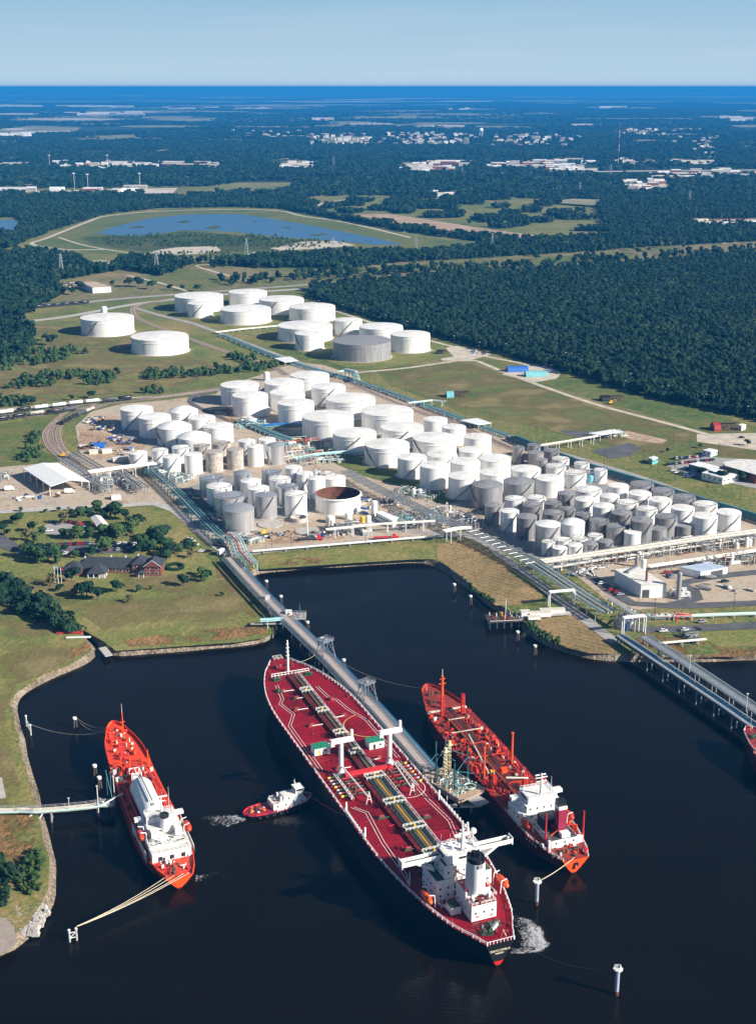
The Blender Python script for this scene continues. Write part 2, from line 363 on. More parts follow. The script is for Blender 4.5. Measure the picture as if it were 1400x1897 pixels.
# beach and bank clutter on the lower left
patch('beach', [(-120, 1690), (10, 1700), (28, 1718), (30, 1748), (12, 1764), (-120, 1785)], SANDY, 1)
# ---------------------------------------------------------------- near ground zones
patch('tank_farm_yard', [(228, 748), (300, 742), (400, 730), (420, 705), (520, 680), (560, 672), (600, 676), (640, 690), (720, 728), (830, 772), (960, 818), (1080, 850), (1200, 893), (1320, 940), (1460, 985), (1600, 1030), (1600, 1110), (1400, 1120), (1290, 1118),
  (1180, 1130), (1120, 1110), (1060, 1060), (1010, 1042), (960, 1022), (880, 996), (830, 992), (640, 1006), (470, 1022), (430, 1025), (395, 1015), (350, 970), (325, 940), (290, 934), (150, 938), (0, 946), (-150, 952), (-150, 868), (0, 866), (110, 852), (150, 845), (140, 790), (170, 762)], YARD, 1)
patch('lawn', [(0, 950), (150, 942), (290, 938), (322, 948), (345, 990), (380, 1030), (400, 1045), (440, 1075), (470, 1110), (496, 1150), (505, 1174), (490, 1182), (440, 1190), (300, 1200), (215, 1206), (195, 1190), (160, 1170), (120, 1150), (60, 1120), (0, 1085), (-100, 1030), (-100, 955)], LAWN, 1)
patch('mown_bank', [(810, 1008), (850, 1002), (870, 1006), (930, 1040), (1005, 1103), (1000, 1112), (960, 1120), (918, 1122), (890, 1098), (860, 1072), (830, 1050), (808, 1034)], MOWN, 1)
patch('mown_bank', [(990, 1148), (1042, 1128), (1075, 1150), (1130, 1186), (1140, 1212), (1090, 1210), (1050, 1200), (1015, 1184), (985, 1162)], MOWN, 1)
patch('grass_bank', [(478, 1030), (640, 1016), (800, 1006), (806, 1036), (770, 1036), (640, 1044), (480, 1055)], LAWN, 1)
patch('dry_weeds', [(505, 1040), (560, 1032), (600, 1036), (590, 1044), (520, 1047)], BRN, 2)
patch('dry_weeds', [(400, 1052), (425, 1068), (445, 1095), (470, 1130), (478, 1150), (460, 1140), (430, 1105), (405, 1075)], BRN, 2)
patch('dry_weeds', [(230, 1185), (330, 1172), (430, 1162), (492, 1158), (498, 1172), (440, 1182), (330, 1192), (240, 1198)], BRN, 2)
patch('dry_weeds', [(60, 1240), (110, 1210), (160, 1190), (172, 1200), (130, 1222), (80, 1246), (50, 1252)], BRN, 2)
patch('dry_weeds', [(-40, 1520), (30, 1508), (62, 1512), (70, 1545), (50, 1600), (20, 1640), (-40, 1650)], BRN, 2)
patch('dry_weeds', [(1150, 1172), (1225, 1170), (1262, 1182), (1400, 1190), (1500, 1190), (1500, 1214), (1400, 1216), (1180, 1218)], BRN, 1)
patch('grass_strip', [(1205, 1172), (1500, 1165), (1500, 1196), (1330, 1198), (1290, 1180)], LAWN, 2)
patch('paddock', [(430, 1000), (430, 990), (520, 985), (620, 980), (640, 998), (470, 1012)], DIRT, 2)
patch('bare_earth', [(160, 800), (225, 772), (232, 800), (262, 815), (236, 838), (170, 830)], DIRT, 2)
patch('construction_yard', [(150, 790), (190, 770), (228, 772), (280, 815), (250, 850), (180, 850), (145, 825)], DIRT, 2)
patch('field', [(690, 680), (840, 672), (880, 676), (1010, 720), (1200, 778), (1400, 830), (1600, 880), (1600, 940), (1400, 880), (1300, 850), (1210, 848), (1080, 815), (980, 790), (860, 765), (720, 712)], FIELD, 1)
patch('field', [(860, 664), (940, 668), (1030, 690), (1200, 735), (1400, 790), (1600, 850), (1600, 870), (1400, 826), (1200, 768), (1020, 715), (890, 675)], FIELD, 1)
patch('field', [(0, 760), (200, 735), (420, 715), (520, 682), (440, 640), (260, 580), (120, 600), (60, 590), (0, 600), (-200, 600), (-200, 770)], GRASS, 1)
patch('grass_strip', [(0, 785), (60, 778), (140, 765), (80, 800), (70, 830), (120, 855), (0, 865), (-100, 870), (-100, 790)], FIELD, 2)
patch('bare_earth', [(1130, 800), (1160, 798), (1235, 815), (1225, 822), (1170, 815)], DIRT, 2)
patch('gravel_yard', [(1230, 862), (1290, 845), (1370, 850), (1420, 870), (1480, 905), (1400, 905), (1290, 882)], ROADG, 2)
patch('gravel_yard', [(1290, 818), (1290, 804), (1400, 802), (1500, 830), (1500, 850), (1400, 834)], SAND, 2)
patch('gravel_yard', [(940, 686), (1000, 672), (1040, 690), (1030, 702), (990, 708), (930, 694)], SAND, 2)
patch('gravel_yard', [(795, 650), (850, 640), (910, 656), (870, 668), (820, 668)], SAND, 2)
patch('asphalt_yard', [(1035, 796), (1100, 800), (1125, 806), (1100, 815), (1052, 806)], ASPH, 2)
patch('asphalt_yard', [(1095, 835), (1165, 820), (1190, 830), (1165, 845), (1130, 850)], ASPH, 2)
patch('parking_lot', [(1080, 1070), (1130, 1062), (1230, 1110), (1150, 1112), (1110, 1100)], YARD, 2)
patch('tank_pad', [(210, 783), (225, 778), (300, 810), (345, 830), (320, 835), (295, 830)], CONCD, 3)
patch('dark_mown_slope', [(0, 1100), (60, 1130), (150, 1176), (172, 1204), (130, 1232), (80, 1250), (30, 1285), (15, 1310), (25, 1360), (50, 1440), (60, 1490), (-60, 1500), (-60, 1095)], LAWN, 1)
patch('worn_ground', [(230, 1060), (420, 1066), (480, 1120), (500, 1160), (420, 1180), (220, 1190), (170, 1150), (60, 1090), (0, 1060), (60, 1050)], WORN, 3)
patch('worn_ground', [(0, 600), (150, 600), (300, 640), (440, 690), (300, 720), (0, 755)], WORN, 2)
patch('worn_ground', [(700, 680), (860, 670), (1010, 715), (1300, 800), (1400, 826), (1400, 860), (1200, 840), (1000, 792), (800, 740)], WORN, 2)
patch('worn_ground', [(-40, 1110), (60, 1130), (150, 1180), (120, 1230), (30, 1270), (10, 1320), (30, 1430), (50, 1490), (-40, 1500)], WORN, 3)
# roads
RD = road
RD('service_road', [(-150, 956), (0, 948), (120, 941), (220, 937), (290, 933), (325, 945), (360, 975), (400, 1008), (424, 1028)], 8, CONC, 3)
RD('service_road', [(424, 1030), (480, 1022), (600, 1010), (700, 1002), (800, 994), (850, 990), (890, 1000), (930, 1030), (985, 1070), (1040, 1115), (1100, 1160), (1140, 1190)], 7, ROADG, 3)
RD('corridor_road', [(250, 570), (300, 585), (360, 600), (420, 622), (500, 652), (600, 688), (700, 722), (800, 757), (900, 792), (1000, 828), (1100, 858), (1200, 889), (1300, 925), (1400, 958), (1550, 1010)], 8, ROADG, 3)
RD('farm_track', [(660, 690), (750, 682), (850, 668), (880, 668), (930, 688), (1000, 714), (1100, 748), (1200, 775), (1300, 802), (1400, 832), (1600, 890)], 6, SAND, 3)
RD('farm_track', [(575, 560), (620, 575), (700, 602), (760, 622), (830, 640), (900, 660), (960, 672), (1030, 690)], 6, SAND, 3)
RD('highway', [(-200, 605), (0, 598), (120, 587), (260, 562), (420, 545), (560, 535), (700, 524), (840, 514), (1000, 506), (1100, 498), (1200, 490), (1400, 478), (1700, 462)], 13, CONC, 2)
RD('highway', [(-200, 580), (0, 574), (100, 566), (240, 552), (400, 540), (560, 528), (700, 518), (900, 508)], 13, ROADG, 2)
RD('spur_road', [(0, 760), (120, 748), (240, 738), (330, 732), (410, 722)], 9, SAND, 3)
RD('loop_road', [(420, 721), (370, 730), (352, 744), (390, 765), (440, 785), (500, 805), (560, 822), (640, 850)], 6, ASPH, 3)
RD('plant_road', [(1040, 1045), (1090, 1065), (1130, 1095), (1170, 1118), (1240, 1122), (1330, 1120), (1500, 1112)], 8, ASPH, 3)
RD('plant_road', [(1240, 1122), (1290, 1108), (1282, 1092), (1262, 1080), (1310, 1070), (1400, 1060), (1500, 1055)], 8, ASPH, 3)
RD('plant_road', [(1140, 1158), (1200, 1166), (1300, 1163), (1400, 1158), (1550, 1150)], 9, ASPH, 3)
RD('plant_road', [(620, 985), (700, 965), (760, 985), (840, 985)], 6, ROADG, 3)
RD('dirt_road', [(200, 462), (120, 462), (60, 452), (90, 440), (160, 412), (200, 400), (300, 391), (440, 388), (520, 391), (560, 400), (640, 412), (760, 440)], 9, SAND, 3)
RD('dirt_road', [(110, 440), (160, 455), (240, 468), (330, 474), (420, 480), (520, 474), (600, 468), (690, 460)], 6, SAND, 3)
RD('dirt_road', [(236, 510), (300, 525), (350, 540)], 6, SAND, 3)
RD('dirt_road', [(460, 520), (400, 504), (365, 492), (400, 488), (480, 466)], 6, SAND, 3)
RD('dirt_road', [(580, 388), (600, 376), (660, 368)], 10, SAND, 3)
RD('dirt_road', [(600, 486), (750, 478), (900, 470), (1100, 458), (1300, 452), (1400, 448)], 8, SAND, 3)
# lawn house drives and lots
patch('drive', [(-100, 995), (0, 982), (20, 1000), (40, 1012), (90, 1024), (80, 1032), (20, 1022), (-10, 1010), (-100, 1010)], ASPH, 4)
patch('parking_lot', [(82, 1012), (240, 1006), (256, 1022), (160, 1027), (84, 1026)], ASPH, 3)
patch('parking_lot', [(72, 985), (85, 972), (110, 966), (140, 968), (150, 976), (140, 986), (100, 992)], ROADG, 3)
# rail tracks
def railway(pts, lay=4, bw=5):
    _cnt[0] += 1; L = smooth_line([G(x, y, LAND + .06 * lay + .02 * (_cnt[0] % 9)) for x, y in pts], 10); mb = MB(); ribbon(mb, L, bw, BALL)
    for d in (-.75, .75): ribbon(mb, offs(L, d), .42, RAILM, .12)
    struct(mb.build('railway_track'))
railway([(-150, 800), (0, 778), (100, 765), (200, 748), (300, 737), (410, 722)]); railway([(-150, 793), (0, 771), (100, 758), (200, 743), (300, 733), (410, 718)])
railway([(160, 742), (120, 765), (92, 790), (84, 806), (92, 828), (116, 850), (140, 864)]); railway([(200, 748), (150, 766), (118, 782), (108, 800), (114, 826), (136, 850), (150, 858)])
railway([(180, 746), (140, 766), (101, 788), (95, 806), (104, 828), (126, 850)], bw=4)
railway([(400, 540), (300, 556), (256, 566), (246, 576), (262, 592), (320, 616), (400, 645), (470, 668), (512, 682), (530, 694)], bw=7)
railway([(640, 700), (720, 732), (800, 764), (880, 800), (960, 835)], bw=6); railway([(646, 708), (730, 744), (810, 776), (900, 812), (980, 845)], bw=6)
# ---------------------------------------------------------------- lake complex and mid distance
LK = [(180, 432), (200, 424), (235, 414), (280, 404), (340, 398), (400, 396), (450, 397), (500, 405), (560, 415), (620, 426), (680, 438), (745, 452), (700, 454), (640, 448), (590, 443), (540, 441), (500, 437), (470, 434), (440, 430), (400, 428), (340, 426), (300, 432), (260, 436), (220, 437)]
patch('marsh_ground', [(60, 452), (120, 430), (200, 400), (300, 390), (440, 387), (520, 390), (620, 406), (760, 436), (900, 452), (800, 470), (600, 484), (480, 488), (300, 478), (160, 466)], FIELD, 2)
patch('marsh_ground', [(150, 440), (200, 436), (260, 440), (340, 428), (480, 438), (560, 444), (640, 452), (560, 462), (400, 466), (260, 466), (180, 455)], SCRUBG, 3)
patch('lake_water', LK, LAKE, 4)
for q in ([(238, 421), (262, 418), (270, 421), (250, 423)], [(326, 411), (346, 408), (354, 411), (340, 413)], [(378, 422), (400, 418), (410, 421), (395, 425)], [(464, 411), (474, 409), (480, 411)], [(522, 421), (535, 420), (540, 422), (530, 423)], [(570, 436), (600, 432), (610, 434), (590, 437)]):
    patch('marsh_island', q, SCRUBG, 6)
patch('bare_earth', [(272, 468), (300, 462), (330, 458), (400, 456), (410, 464), (380, 470), (300, 473)], SAND, 5)
patch('bare_earth', [(500, 460), (560, 448), (620, 446), (660, 454), (600, 460), (520, 464)], SAND, 5)
patch('bare_earth', [(160, 484), (190, 482), (218, 486), (214, 494), (195, 497), (180, 490)], SAND, 3)
patch('bare_earth', [(655, 397), (720, 396), (800, 408), (900, 424), (1010, 438), (960, 440), (860, 436), (760, 418), (700, 408)], DIRT, 3)
patch('field', [(700, 452), (850, 444), (905, 454), (860, 462), (700, 470)], FIELD, 3)
patch('fields', [(100, 525), (220, 500), (360, 492), (500, 492), (700, 484), (900, 474), (1100, 462), (1300, 452), (1500, 444), (1500, 470), (1300, 480), (1100, 492), (900, 502), (700, 516), (560, 530), (400, 540), (240, 556), (120, 565), (0, 575), (-50, 560)], MEAD, 1)
patch('fields', [(260, 520), (300, 500), (370, 500), (430, 525), (330, 536)], FIELD, 2)
patch('fields', [(620, 500), (900, 482), (1150, 468), (1180, 474), (900, 495), (640, 512)], FIELD, 2)
# ---------------------------------------------------------------- far clearings
HZG = ground_mat('far_fields', [(.10, .13, .06), (.20, .20, .10), (.30, .27, .18)], (.0008, .004, .02), bump=0)
PALE = ground_mat('far_pale_ground', [(.40, .34, .28), (.60, .55, .48)], (.002, .01, .05), bump=0)
for q in ([(640, 217), (700, 211), (800, 207), (950, 209), (975, 216), (940, 222), (760, 219)], [(0, 240), (60, 233), (150, 236), (140, 245), (40, 248), (-40, 250)], [(270, 222), (420, 217), (620, 219), (600, 224), (400, 226)],
          [(0, 216), (200, 214), (250, 217), (60, 220)], [(990, 208), (1140, 214), (1010, 211)], [(1010, 374), (1060, 368), (1120, 370), (1115, 382), (1060, 378)], [(560, 262), (640, 252), (700, 256), (640, 266)], [(0, 210), (300, 196), (700, 200), (300, 206)]):
    patch('far_field', q, HZG, 8)
for q in ([(150, 307), (200, 305), (230, 309), (180, 312)], [(930, 306), (980, 303), (1020, 306), (960, 310)], [(1060, 313), (1110, 311), (1100, 316)], [(1200, 319), (1400, 317), (1400, 321), (1210, 323)], [(1150, 340), (1230, 338), (1240, 350), (1180, 352)], [(60, 354), (330, 348), (320, 358), (60, 360)],
          [(520, 302), (570, 300), (575, 312), (530, 312)], [(745, 306), (800, 304), (810, 318), (770, 320)], [(1280, 410), (1400, 404), (1400, 416), (1300, 418)], [(800, 360), (850, 356), (830, 364)], [(1000, 165), (1130, 163), (1080, 171)]):
    patch('far_clearing', q, PALE, 8)
fr = random.Random(12); FARF = []
for k in range(120):
    cx, cy = fr.uniform(-20, 1420), 172 + 96 * fr.random() ** 1.25; w_ = fr.uniform(18, 130) * (1.25 - (cy - 170) / 180); h_ = fr.uniform(.7, 1.2) + (cy - 170) * fr.uniform(.008, .03)
    if 540 < cx < 1080 and 238 < cy < 275: continue
    FARF.append([(cx + w_ * math.cos(a * .785) * fr.uniform(.6, 1.1), cy + h_ * math.sin(a * .785) * fr.uniform(.7, 1.1)) for a in range(8)])
for k in range(26):
    cx, cy = fr.uniform(0, 1400), fr.uniform(270, 345); w_ = fr.uniform(14, 60); FARF.append([(cx + w_ * math.cos(a * .785) * fr.uniform(.6, 1.1), cy + fr.uniform(1.2, 3) * math.sin(a * .785)) for a in range(8)])
for k, q in enumerate(FARF): patch('far_field', q, HZG if k % 4 else PALE, 9)
LW = [[(0, 184), (265, 179), (130, 182), (0, 187)], [(0, 408), (26, 406), (40, 418), (26, 430), (0, 430)], [(640, 196), (1000, 190), (700, 199)], [(620, 190), (740, 189), (680, 192)]]
for q in LW: patch('far_water', q, LAKE, 12)
RD('far_highway', [(970, 320), (1100, 318), (1250, 316), (1500, 314)], 40, PALE, 10); RD('far_highway', [(980, 299), (1100, 298), (1250, 301), (1330, 304)], 24, PALE, 10)
RD('far_highway', [(1270, 254), (1310, 262), (1350, 268)], 50, PALE, 10)
# ---------------------------------------------------------------- woods
def inpoly(px, py, poly):
    x = np.array([p[0] for p in poly], float); y = np.array([p[1] for p in poly], float); c = np.zeros(px.shape, bool); j = len(poly) - 1
    for i in range(len(poly)):
        t = ((y[i] > py) != (y[j] > py)) & (px < (x[j] - x[i]) * (py - y[i]) / (y[j] - y[i] + 1e-9) + x[i]); c ^= t; j = i
    return c
def crown_mesh(name, mt, seed, n=170, leaf=1.15, flat=.75):
    """tree crown of height about 1 and radius about .5: many small leaf clumps through several lobes"""
    r = random.Random(seed); V = []; F = []; lobes = []
    for k in range(7):
        a = r.uniform(0, 6.28); d = r.uniform(0, .3); lobes.append((math.cos(a) * d, math.sin(a) * d, r.uniform(.32, .8) if k else .72, r.uniform(.16, .3)))
    for i in range(n):
        lx, ly, lz, lr = r.choice(lobes); th = r.uniform(0, 6.28); ph = math.acos(r.uniform(-.45, 1)); rr = lr * r.uniform(.75, 1.08)
        d = Vector((math.cos(th) * math.sin(ph), math.sin(th) * math.sin(ph), math.cos(ph) * flat)); c = Vector((lx, ly, lz)) + d * rr
        q = (d + Vector((r.uniform(-.7, .7), r.uniform(-.7, .7), r.uniform(-.3, .7)))).normalized().to_track_quat('Z', 'Y'); s = leaf * r.uniform(.05, .095); o = len(V)
        for t in range(5): aa = 6.28 * t / 5; V.append(c + q @ Vector((math.cos(aa) * s, math.sin(aa) * s, -.3 * s)))
        V.append(c + q @ Vector((0, 0, .35 * s)))
        for t in range(5): F.append((o + t, o + (t + 1) % 5, o + 5))
    me = bpy.data.meshes.new(name); me.from_pydata([tuple(v) for v in V], [], F); me.materials.append(mt); me.update(); return me
LEAF = leaf_mat('foliage', (.004, .021, .011), (.010, .036, .016), (.050, .075, .030))
LEAFN = leaf_mat('foliage_bright', (.018, .050, .016), (.038, .078, .022), (.09, .12, .04))
CRN = [crown_mesh('wood_crown', LEAF, 11 + i, 110, 1.5) for i in range(4)]
SCR = [crown_mesh('shrub_crown', LEAFN, 31 + i, 60, 2.0, .6) for i in range(3)]
def wood(name, label, pts, size, srcs=None, zb=LAND, fl=1.):
    """pts: N x 2 array of ground points; crowns are instanced on them (an uncountable mass)"""
    srcs = srcs or CRN; N = len(pts)
    if not N: return
    me = bpy.data.meshes.new(name); me.vertices.add(N); co = np.zeros((N, 3), np.float32); co[:, :2] = pts; co[:, 2] = zb - .1 * size
    me.vertices.foreach_set('co', co.ravel()); me.update(); o = bpy.data.objects.new(name, me); scene.collection.objects.link(o)
    ng = bpy.data.node_groups.new(name, 'GeometryNodeTree'); ng.interface.new_socket('Geometry', in_out='INPUT', socket_type='NodeSocketGeometry'); ng.interface.new_socket('Geometry', in_out='OUTPUT', socket_type='NodeSocketGeometry')
    n, l = ng.nodes, ng.links; gi = n.new('NodeGroupInput'); go = n.new('NodeGroupOutput'); j = n.new('GeometryNodeJoinGeometry')
    ri = n.new('FunctionNodeRandomValue'); ri.data_type = 'INT'; ri.inputs[4].default_value = 0; ri.inputs[5].default_value = len(srcs) - 1; ri.inputs['Seed'].default_value = 3
    rr = n.new('FunctionNodeRandomValue'); rr.data_type = 'FLOAT_VECTOR'; rr.inputs[0].default_value = (0, 0, 0); rr.inputs[1].default_value = (.25, .25, 6.28); rr.inputs['Seed'].default_value = 5
    rs = n.new('FunctionNodeRandomValue'); rs.data_type = 'FLOAT_VECTOR'; rs.inputs[0].default_value = (size * .62,) * 2 + (size * .6 * fl,); rs.inputs[1].default_value = (size * 1.45,) * 2 + (size * 1.5 * fl,); rs.inputs['Seed'].default_value = 9
    for k, me2 in enumerate(srcs):
        so_ = bpy.data.objects.new('crown_source', me2)
        oi = n.new('GeometryNodeObjectInfo'); oi.inputs['Object'].default_value = so_; oi.inputs['As Instance'].default_value = True
        eq = n.new('FunctionNodeCompare'); eq.data_type = 'INT'; eq.operation = 'EQUAL'; eq.inputs[3].default_value = k; l.new(ri.outputs[2], eq.inputs[2])
        ip = n.new('GeometryNodeInstanceOnPoints'); l.new(gi.outputs[0], ip.inputs['Points']); l.new(eq.outputs[0], ip.inputs['Selection']); l.new(oi.outputs['Geometry'], ip.inputs['Instance'])
        l.new(rr.outputs[0], ip.inputs['Rotation']); l.new(rs.outputs[0], ip.inputs['Scale']); l.new(ip.outputs[0], j.inputs[0])
    l.new(j.outputs[0], go.inputs[0]); md = o.modifiers.new('scatter', 'NODES'); md.node_group = ng
    return tag(o, label, 'wood', kind='stuff')
nr = np.random.default_rng(5)
def scatter(x0, x1, y0, y1, sp):
    nx, ny = int((x1 - x0) / sp), int((y1 - y0) / sp); X, Y = np.meshgrid(np.arange(nx), np.arange(ny))
    X = x0 + (X + nr.random(X.shape)) * sp; Y = y0 + (Y + nr.random(Y.shape)) * sp; return X.ravel(), Y.ravel()
def topx(X, Y):
    d = Y * CT + (CAMH - LAND) * ST; return 700 + FPX * X / d, 948.5 - FPX * (Y * ST - (CAMH - LAND) * CT) / d
def vnoise(X, Y, s, seed=0):
    """cheap smooth value noise"""
    g = np.random.default_rng(seed).random((64, 64)); u, v = X / s, Y / s; i, j = np.floor(u).astype(int), np.floor(v).astype(int); a, b = u - i, v - j
    a, b = a * a * (3 - 2 * a), b * b * (3 - 2 * b); f = lambda p, q: g[p % 64, q % 64]
    return f(i, j) * (1 - a) * (1 - b) + f(i + 1, j) * a * (1 - b) + f(i, j + 1) * (1 - a) * b + f(i + 1, j + 1) * a * b
OPEN = [[(-300, 462), (20, 460), (40, 452), (100, 428), (200, 397), (300, 386), (430, 384), (520, 387), (600, 402), (750, 430), (905, 450), (860, 464), (780, 470), (640, 470), (500, 478), (440, 484), (380, 488), (300, 482), (225, 480), (215, 498), (160, 496), (150, 480), (60, 466), (40, 470), (-300, 480)],
 [(110, 520), (230, 500), (300, 512), (365, 488), (480, 497), (560, 497), (650, 500), (720, 488), (900, 478), (1100, 466), (1200, 458), (1500, 444), (1500, 468), (1230, 487), (1000, 503), (840, 510), (700, 522), (575, 535), (570, 552), (640, 577), (800, 622), (930, 657), (1050, 692), (1200, 737), (1400, 777), (1700, 850), (1700, 1400), (-700, 1400), (-700, 600), (-50, 590), (0, 588), (70, 572), (100, 555), (120, 545)],
 [(650, 395), (720, 394), (1010, 436), (960, 442), (860, 438), (700, 410)], [(1010, 374), (1060, 370), (1115, 373), (1110, 381), (1050, 380)], [(575, 392), (600, 372), (670, 366), (610, 380)],
 [(50, 350), (330, 346), (320, 360), (50, 362)], [(140, 303), (240, 303), (240, 310), (190, 313), (140, 312)], [(920, 303), (1030, 302), (1120, 309), (1100, 318), (940, 312)], [(960, 318), (1500, 312), (1500, 324), (1180, 328)], [(1150, 336), (1240, 336), (1240, 354), (1170, 354)], [(1280, 408), (1500, 402), (1500, 418), (1290, 418)],
 [(0, 404), (30, 402), (44, 418), (26, 434), (-40, 436)], [(510, 299), (570, 298), (575, 314), (520, 314)], [(740, 302), (860, 302), (850, 322), (770, 322)], [(560, 262), (640, 252), (720, 254), (640, 268)], [(0, 240), (60, 231), (155, 234), (145, 247), (-40, 252)], [(795, 360), (855, 354), (845, 366)], [(0, 346), (60, 344), (60, 360), (-40, 360)]]
def is_open(px, py):
    c = np.zeros(px.shape, bool)
    for q in OPEN + FARF: c |= inpoly(px, py, q)
    return c
PINE = [(575, 540), (700, 524), (1000, 508), (1230, 490), (1500, 470), (1700, 470), (1700, 850), (1400, 777), (1200, 737), (1050, 692), (930, 657), (800, 622), (640, 577)]
X, Y = scatter(-700, 1300, 1000, 2500, 5.4); px, py = topx(X, Y); k = inpoly(px, py, PINE) & (px > -60) & (px < 1500)
wood('dark_woodland', 'dark dense woodland of close packed crowns to the right of the storage tanks', np.stack([X, Y], 1)[k], 9.6)
X, Y = scatter(-1000, 1200, 1400, 3600, 7.8); px, py = topx(X, Y); SCRZ = [(560, 366), (760, 360), (1100, 372), (1130, 440), (1000, 446), (905, 448), (760, 426), (600, 398)]
s = inpoly(px, py, SCRZ); k = ~is_open(px, py) & ~inpoly(px, py, PINE) & (px > -40) & (px < 1440) & ~(s & (vnoise(X, Y, 60, 3) < .62))
wood('mid_woodland', 'woods around the lake and beyond the highway', np.stack([X, Y], 1)[k], 11.5)
TOWN = [(560, 246, 1070, 272, .35), (1140, 236, 1400, 288, .5), (430, 238, 560, 258, .5), (90, 297, 410, 316, .45), (515, 296, 580, 316, .4), (740, 298, 870, 320, .4), (900, 292, 1330, 320, .42), (1155, 330, 1240, 356, .4), (1180, 310, 1400, 334, .5), (0, 300, 45, 310, .3), (0, 190, 560, 226, .6), (540, 195, 1000, 222, .6)]
def town(px, py, n_):
    k = np.ones(px.shape, bool)
    for x0, y0, x1, y1, f in TOWN: k &= ~((px > x0) & (px < x1) & (py > y0) & (py < y1) & (n_ > f))
    return k
X, Y = scatter(-2400, 2400, 3600, 9000, 19); px, py = topx(X, Y); k = ~is_open(px, py) & town(px, py, .5 * nr.random(px.shape) + .5 * vnoise(X, Y, 60, 2)) & (px > -40) & (px < 1440) & (vnoise(X, Y, 300, 9) > .14)
wood('far_woodland', 'far blue green woodland stretching behind the lake', np.stack([X, Y], 1)[k], 24, fl=.6)
X, Y = scatter(-6000, 6000, 9000, 26000, 52); px, py = topx(X, Y); k = ~is_open(px, py) & town(px, py, .5 * nr.random(px.shape) + .5 * vnoise(X, Y, 200, 2)) & (px > -40) & (px < 1440) & (vnoise(X, Y, 900, 4) > .3)
wood('distant_woodland', 'distant flat woodland near the horizon', np.stack([X, Y], 1)[k], 52, fl=.25)
# shrubs / thickets near
def thicket(polys, sp, size, name, label, srcs=None, dens=0):
    X, Y = scatter(-900, 1100, 380, 2700, sp); px, py = topx(X, Y); k = np.zeros(px.shape, bool)
    for q in polys: k |= inpoly(px, py, q)
    k &= vnoise(X, Y, 25, 8) > dens
    wood(name, label, np.stack([X, Y], 1)[k], size, srcs)
thicket([[(0, 1082), (30, 1095), (70, 1120), (110, 1140), (140, 1155), (155, 1170), (140, 1178), (90, 1165), (40, 1140), (0, 1118)]], 4.6, 8.5, 'canal_thicket', 'dark thicket along the small canal left of the lawn')
thicket([[(0, 705), (60, 698), (200, 690), (330, 688), (430, 682), (480, 678), (470, 690), (330, 702), (160, 716), (0, 722)], [(0, 668), (60, 650), (130, 648), (180, 656), (120, 668), (40, 684), (0, 690)], [(420, 660), (480, 668), (520, 682), (480, 690), (440, 672)]], 7.5, 7, 'hedge_thicket', 'band of green scrub across the field left of the tanks', SCR, .38)
thicket([[(0, 600), (30, 600), (60, 612), (62, 650), (40, 665), (0, 670), (-60, 680), (-60, 600)]], 9, 13, 'left_grove', 'grove of dark trees at the left edge beside the round white tanks')
thicket([[(0, 567), (40, 565), (70, 570), (60, 585), (0, 590)]], 9, 12, 'left_grove', 'low grove of trees under the electrical substation')
thicket([[(60, 800), (75, 800), (80, 850), (60, 858), (30, 855), (50, 835)]], 5, 5, 'yard_scrub', 'small scrub by the curved railway tracks', SCR, .2)
thicket([[(0, 742), (60, 738), (60, 752), (0, 756)], [(250, 730), (300, 722), (300, 730)]], 6, 7, 'yard_scrub', 'scrub beside the railway sidings at the left edge', SCR, .1)
thicket([[(850, 1068), (870, 1085), (905, 1110), (925, 1122), (900, 1112), (870, 1092)], [(975, 1150), (1000, 1168), (1040, 1192), (1030, 1196), (1000, 1184), (975, 1164)], [(40, 1590), (75, 1575), (85, 1600), (75, 1650), (50, 1665), (35, 1640)]], 2.2, 2.6, 'bank_scrub', 'green scrub along the stony water edge', SCR, .1)
thicket([[(0, 1600), (30, 1605), (25, 1640), (10, 1690), (-20, 1690), (-30, 1620)]], 4, 6, 'bank_trees', 'dark bushes at the lower left edge above the beach')
thicket([[(400, 520), (700, 503), (980, 492), (980, 498), (700, 512), (420, 530)], [(1000, 488), (1180, 476), (1400, 462), (1400, 470), (1180, 484), (1000, 494)], [(380, 496), (480, 484), (720, 476), (800, 470), (900, 474), (700, 486), (500, 496)]], 14, 12, 'roadside_trees', 'loose lines of trees along the highway beyond the tanks', CRN, .3)
thicket([[(240, 470), (480, 466), (640, 462), (700, 462), (480, 474)], [(190, 440), (300, 434), (480, 436), (640, 450), (600, 460), (400, 458), (200, 456)]], 12, 5, 'marsh_scrub', 'low marsh scrub on the near shore of the lake', SCR, .42)
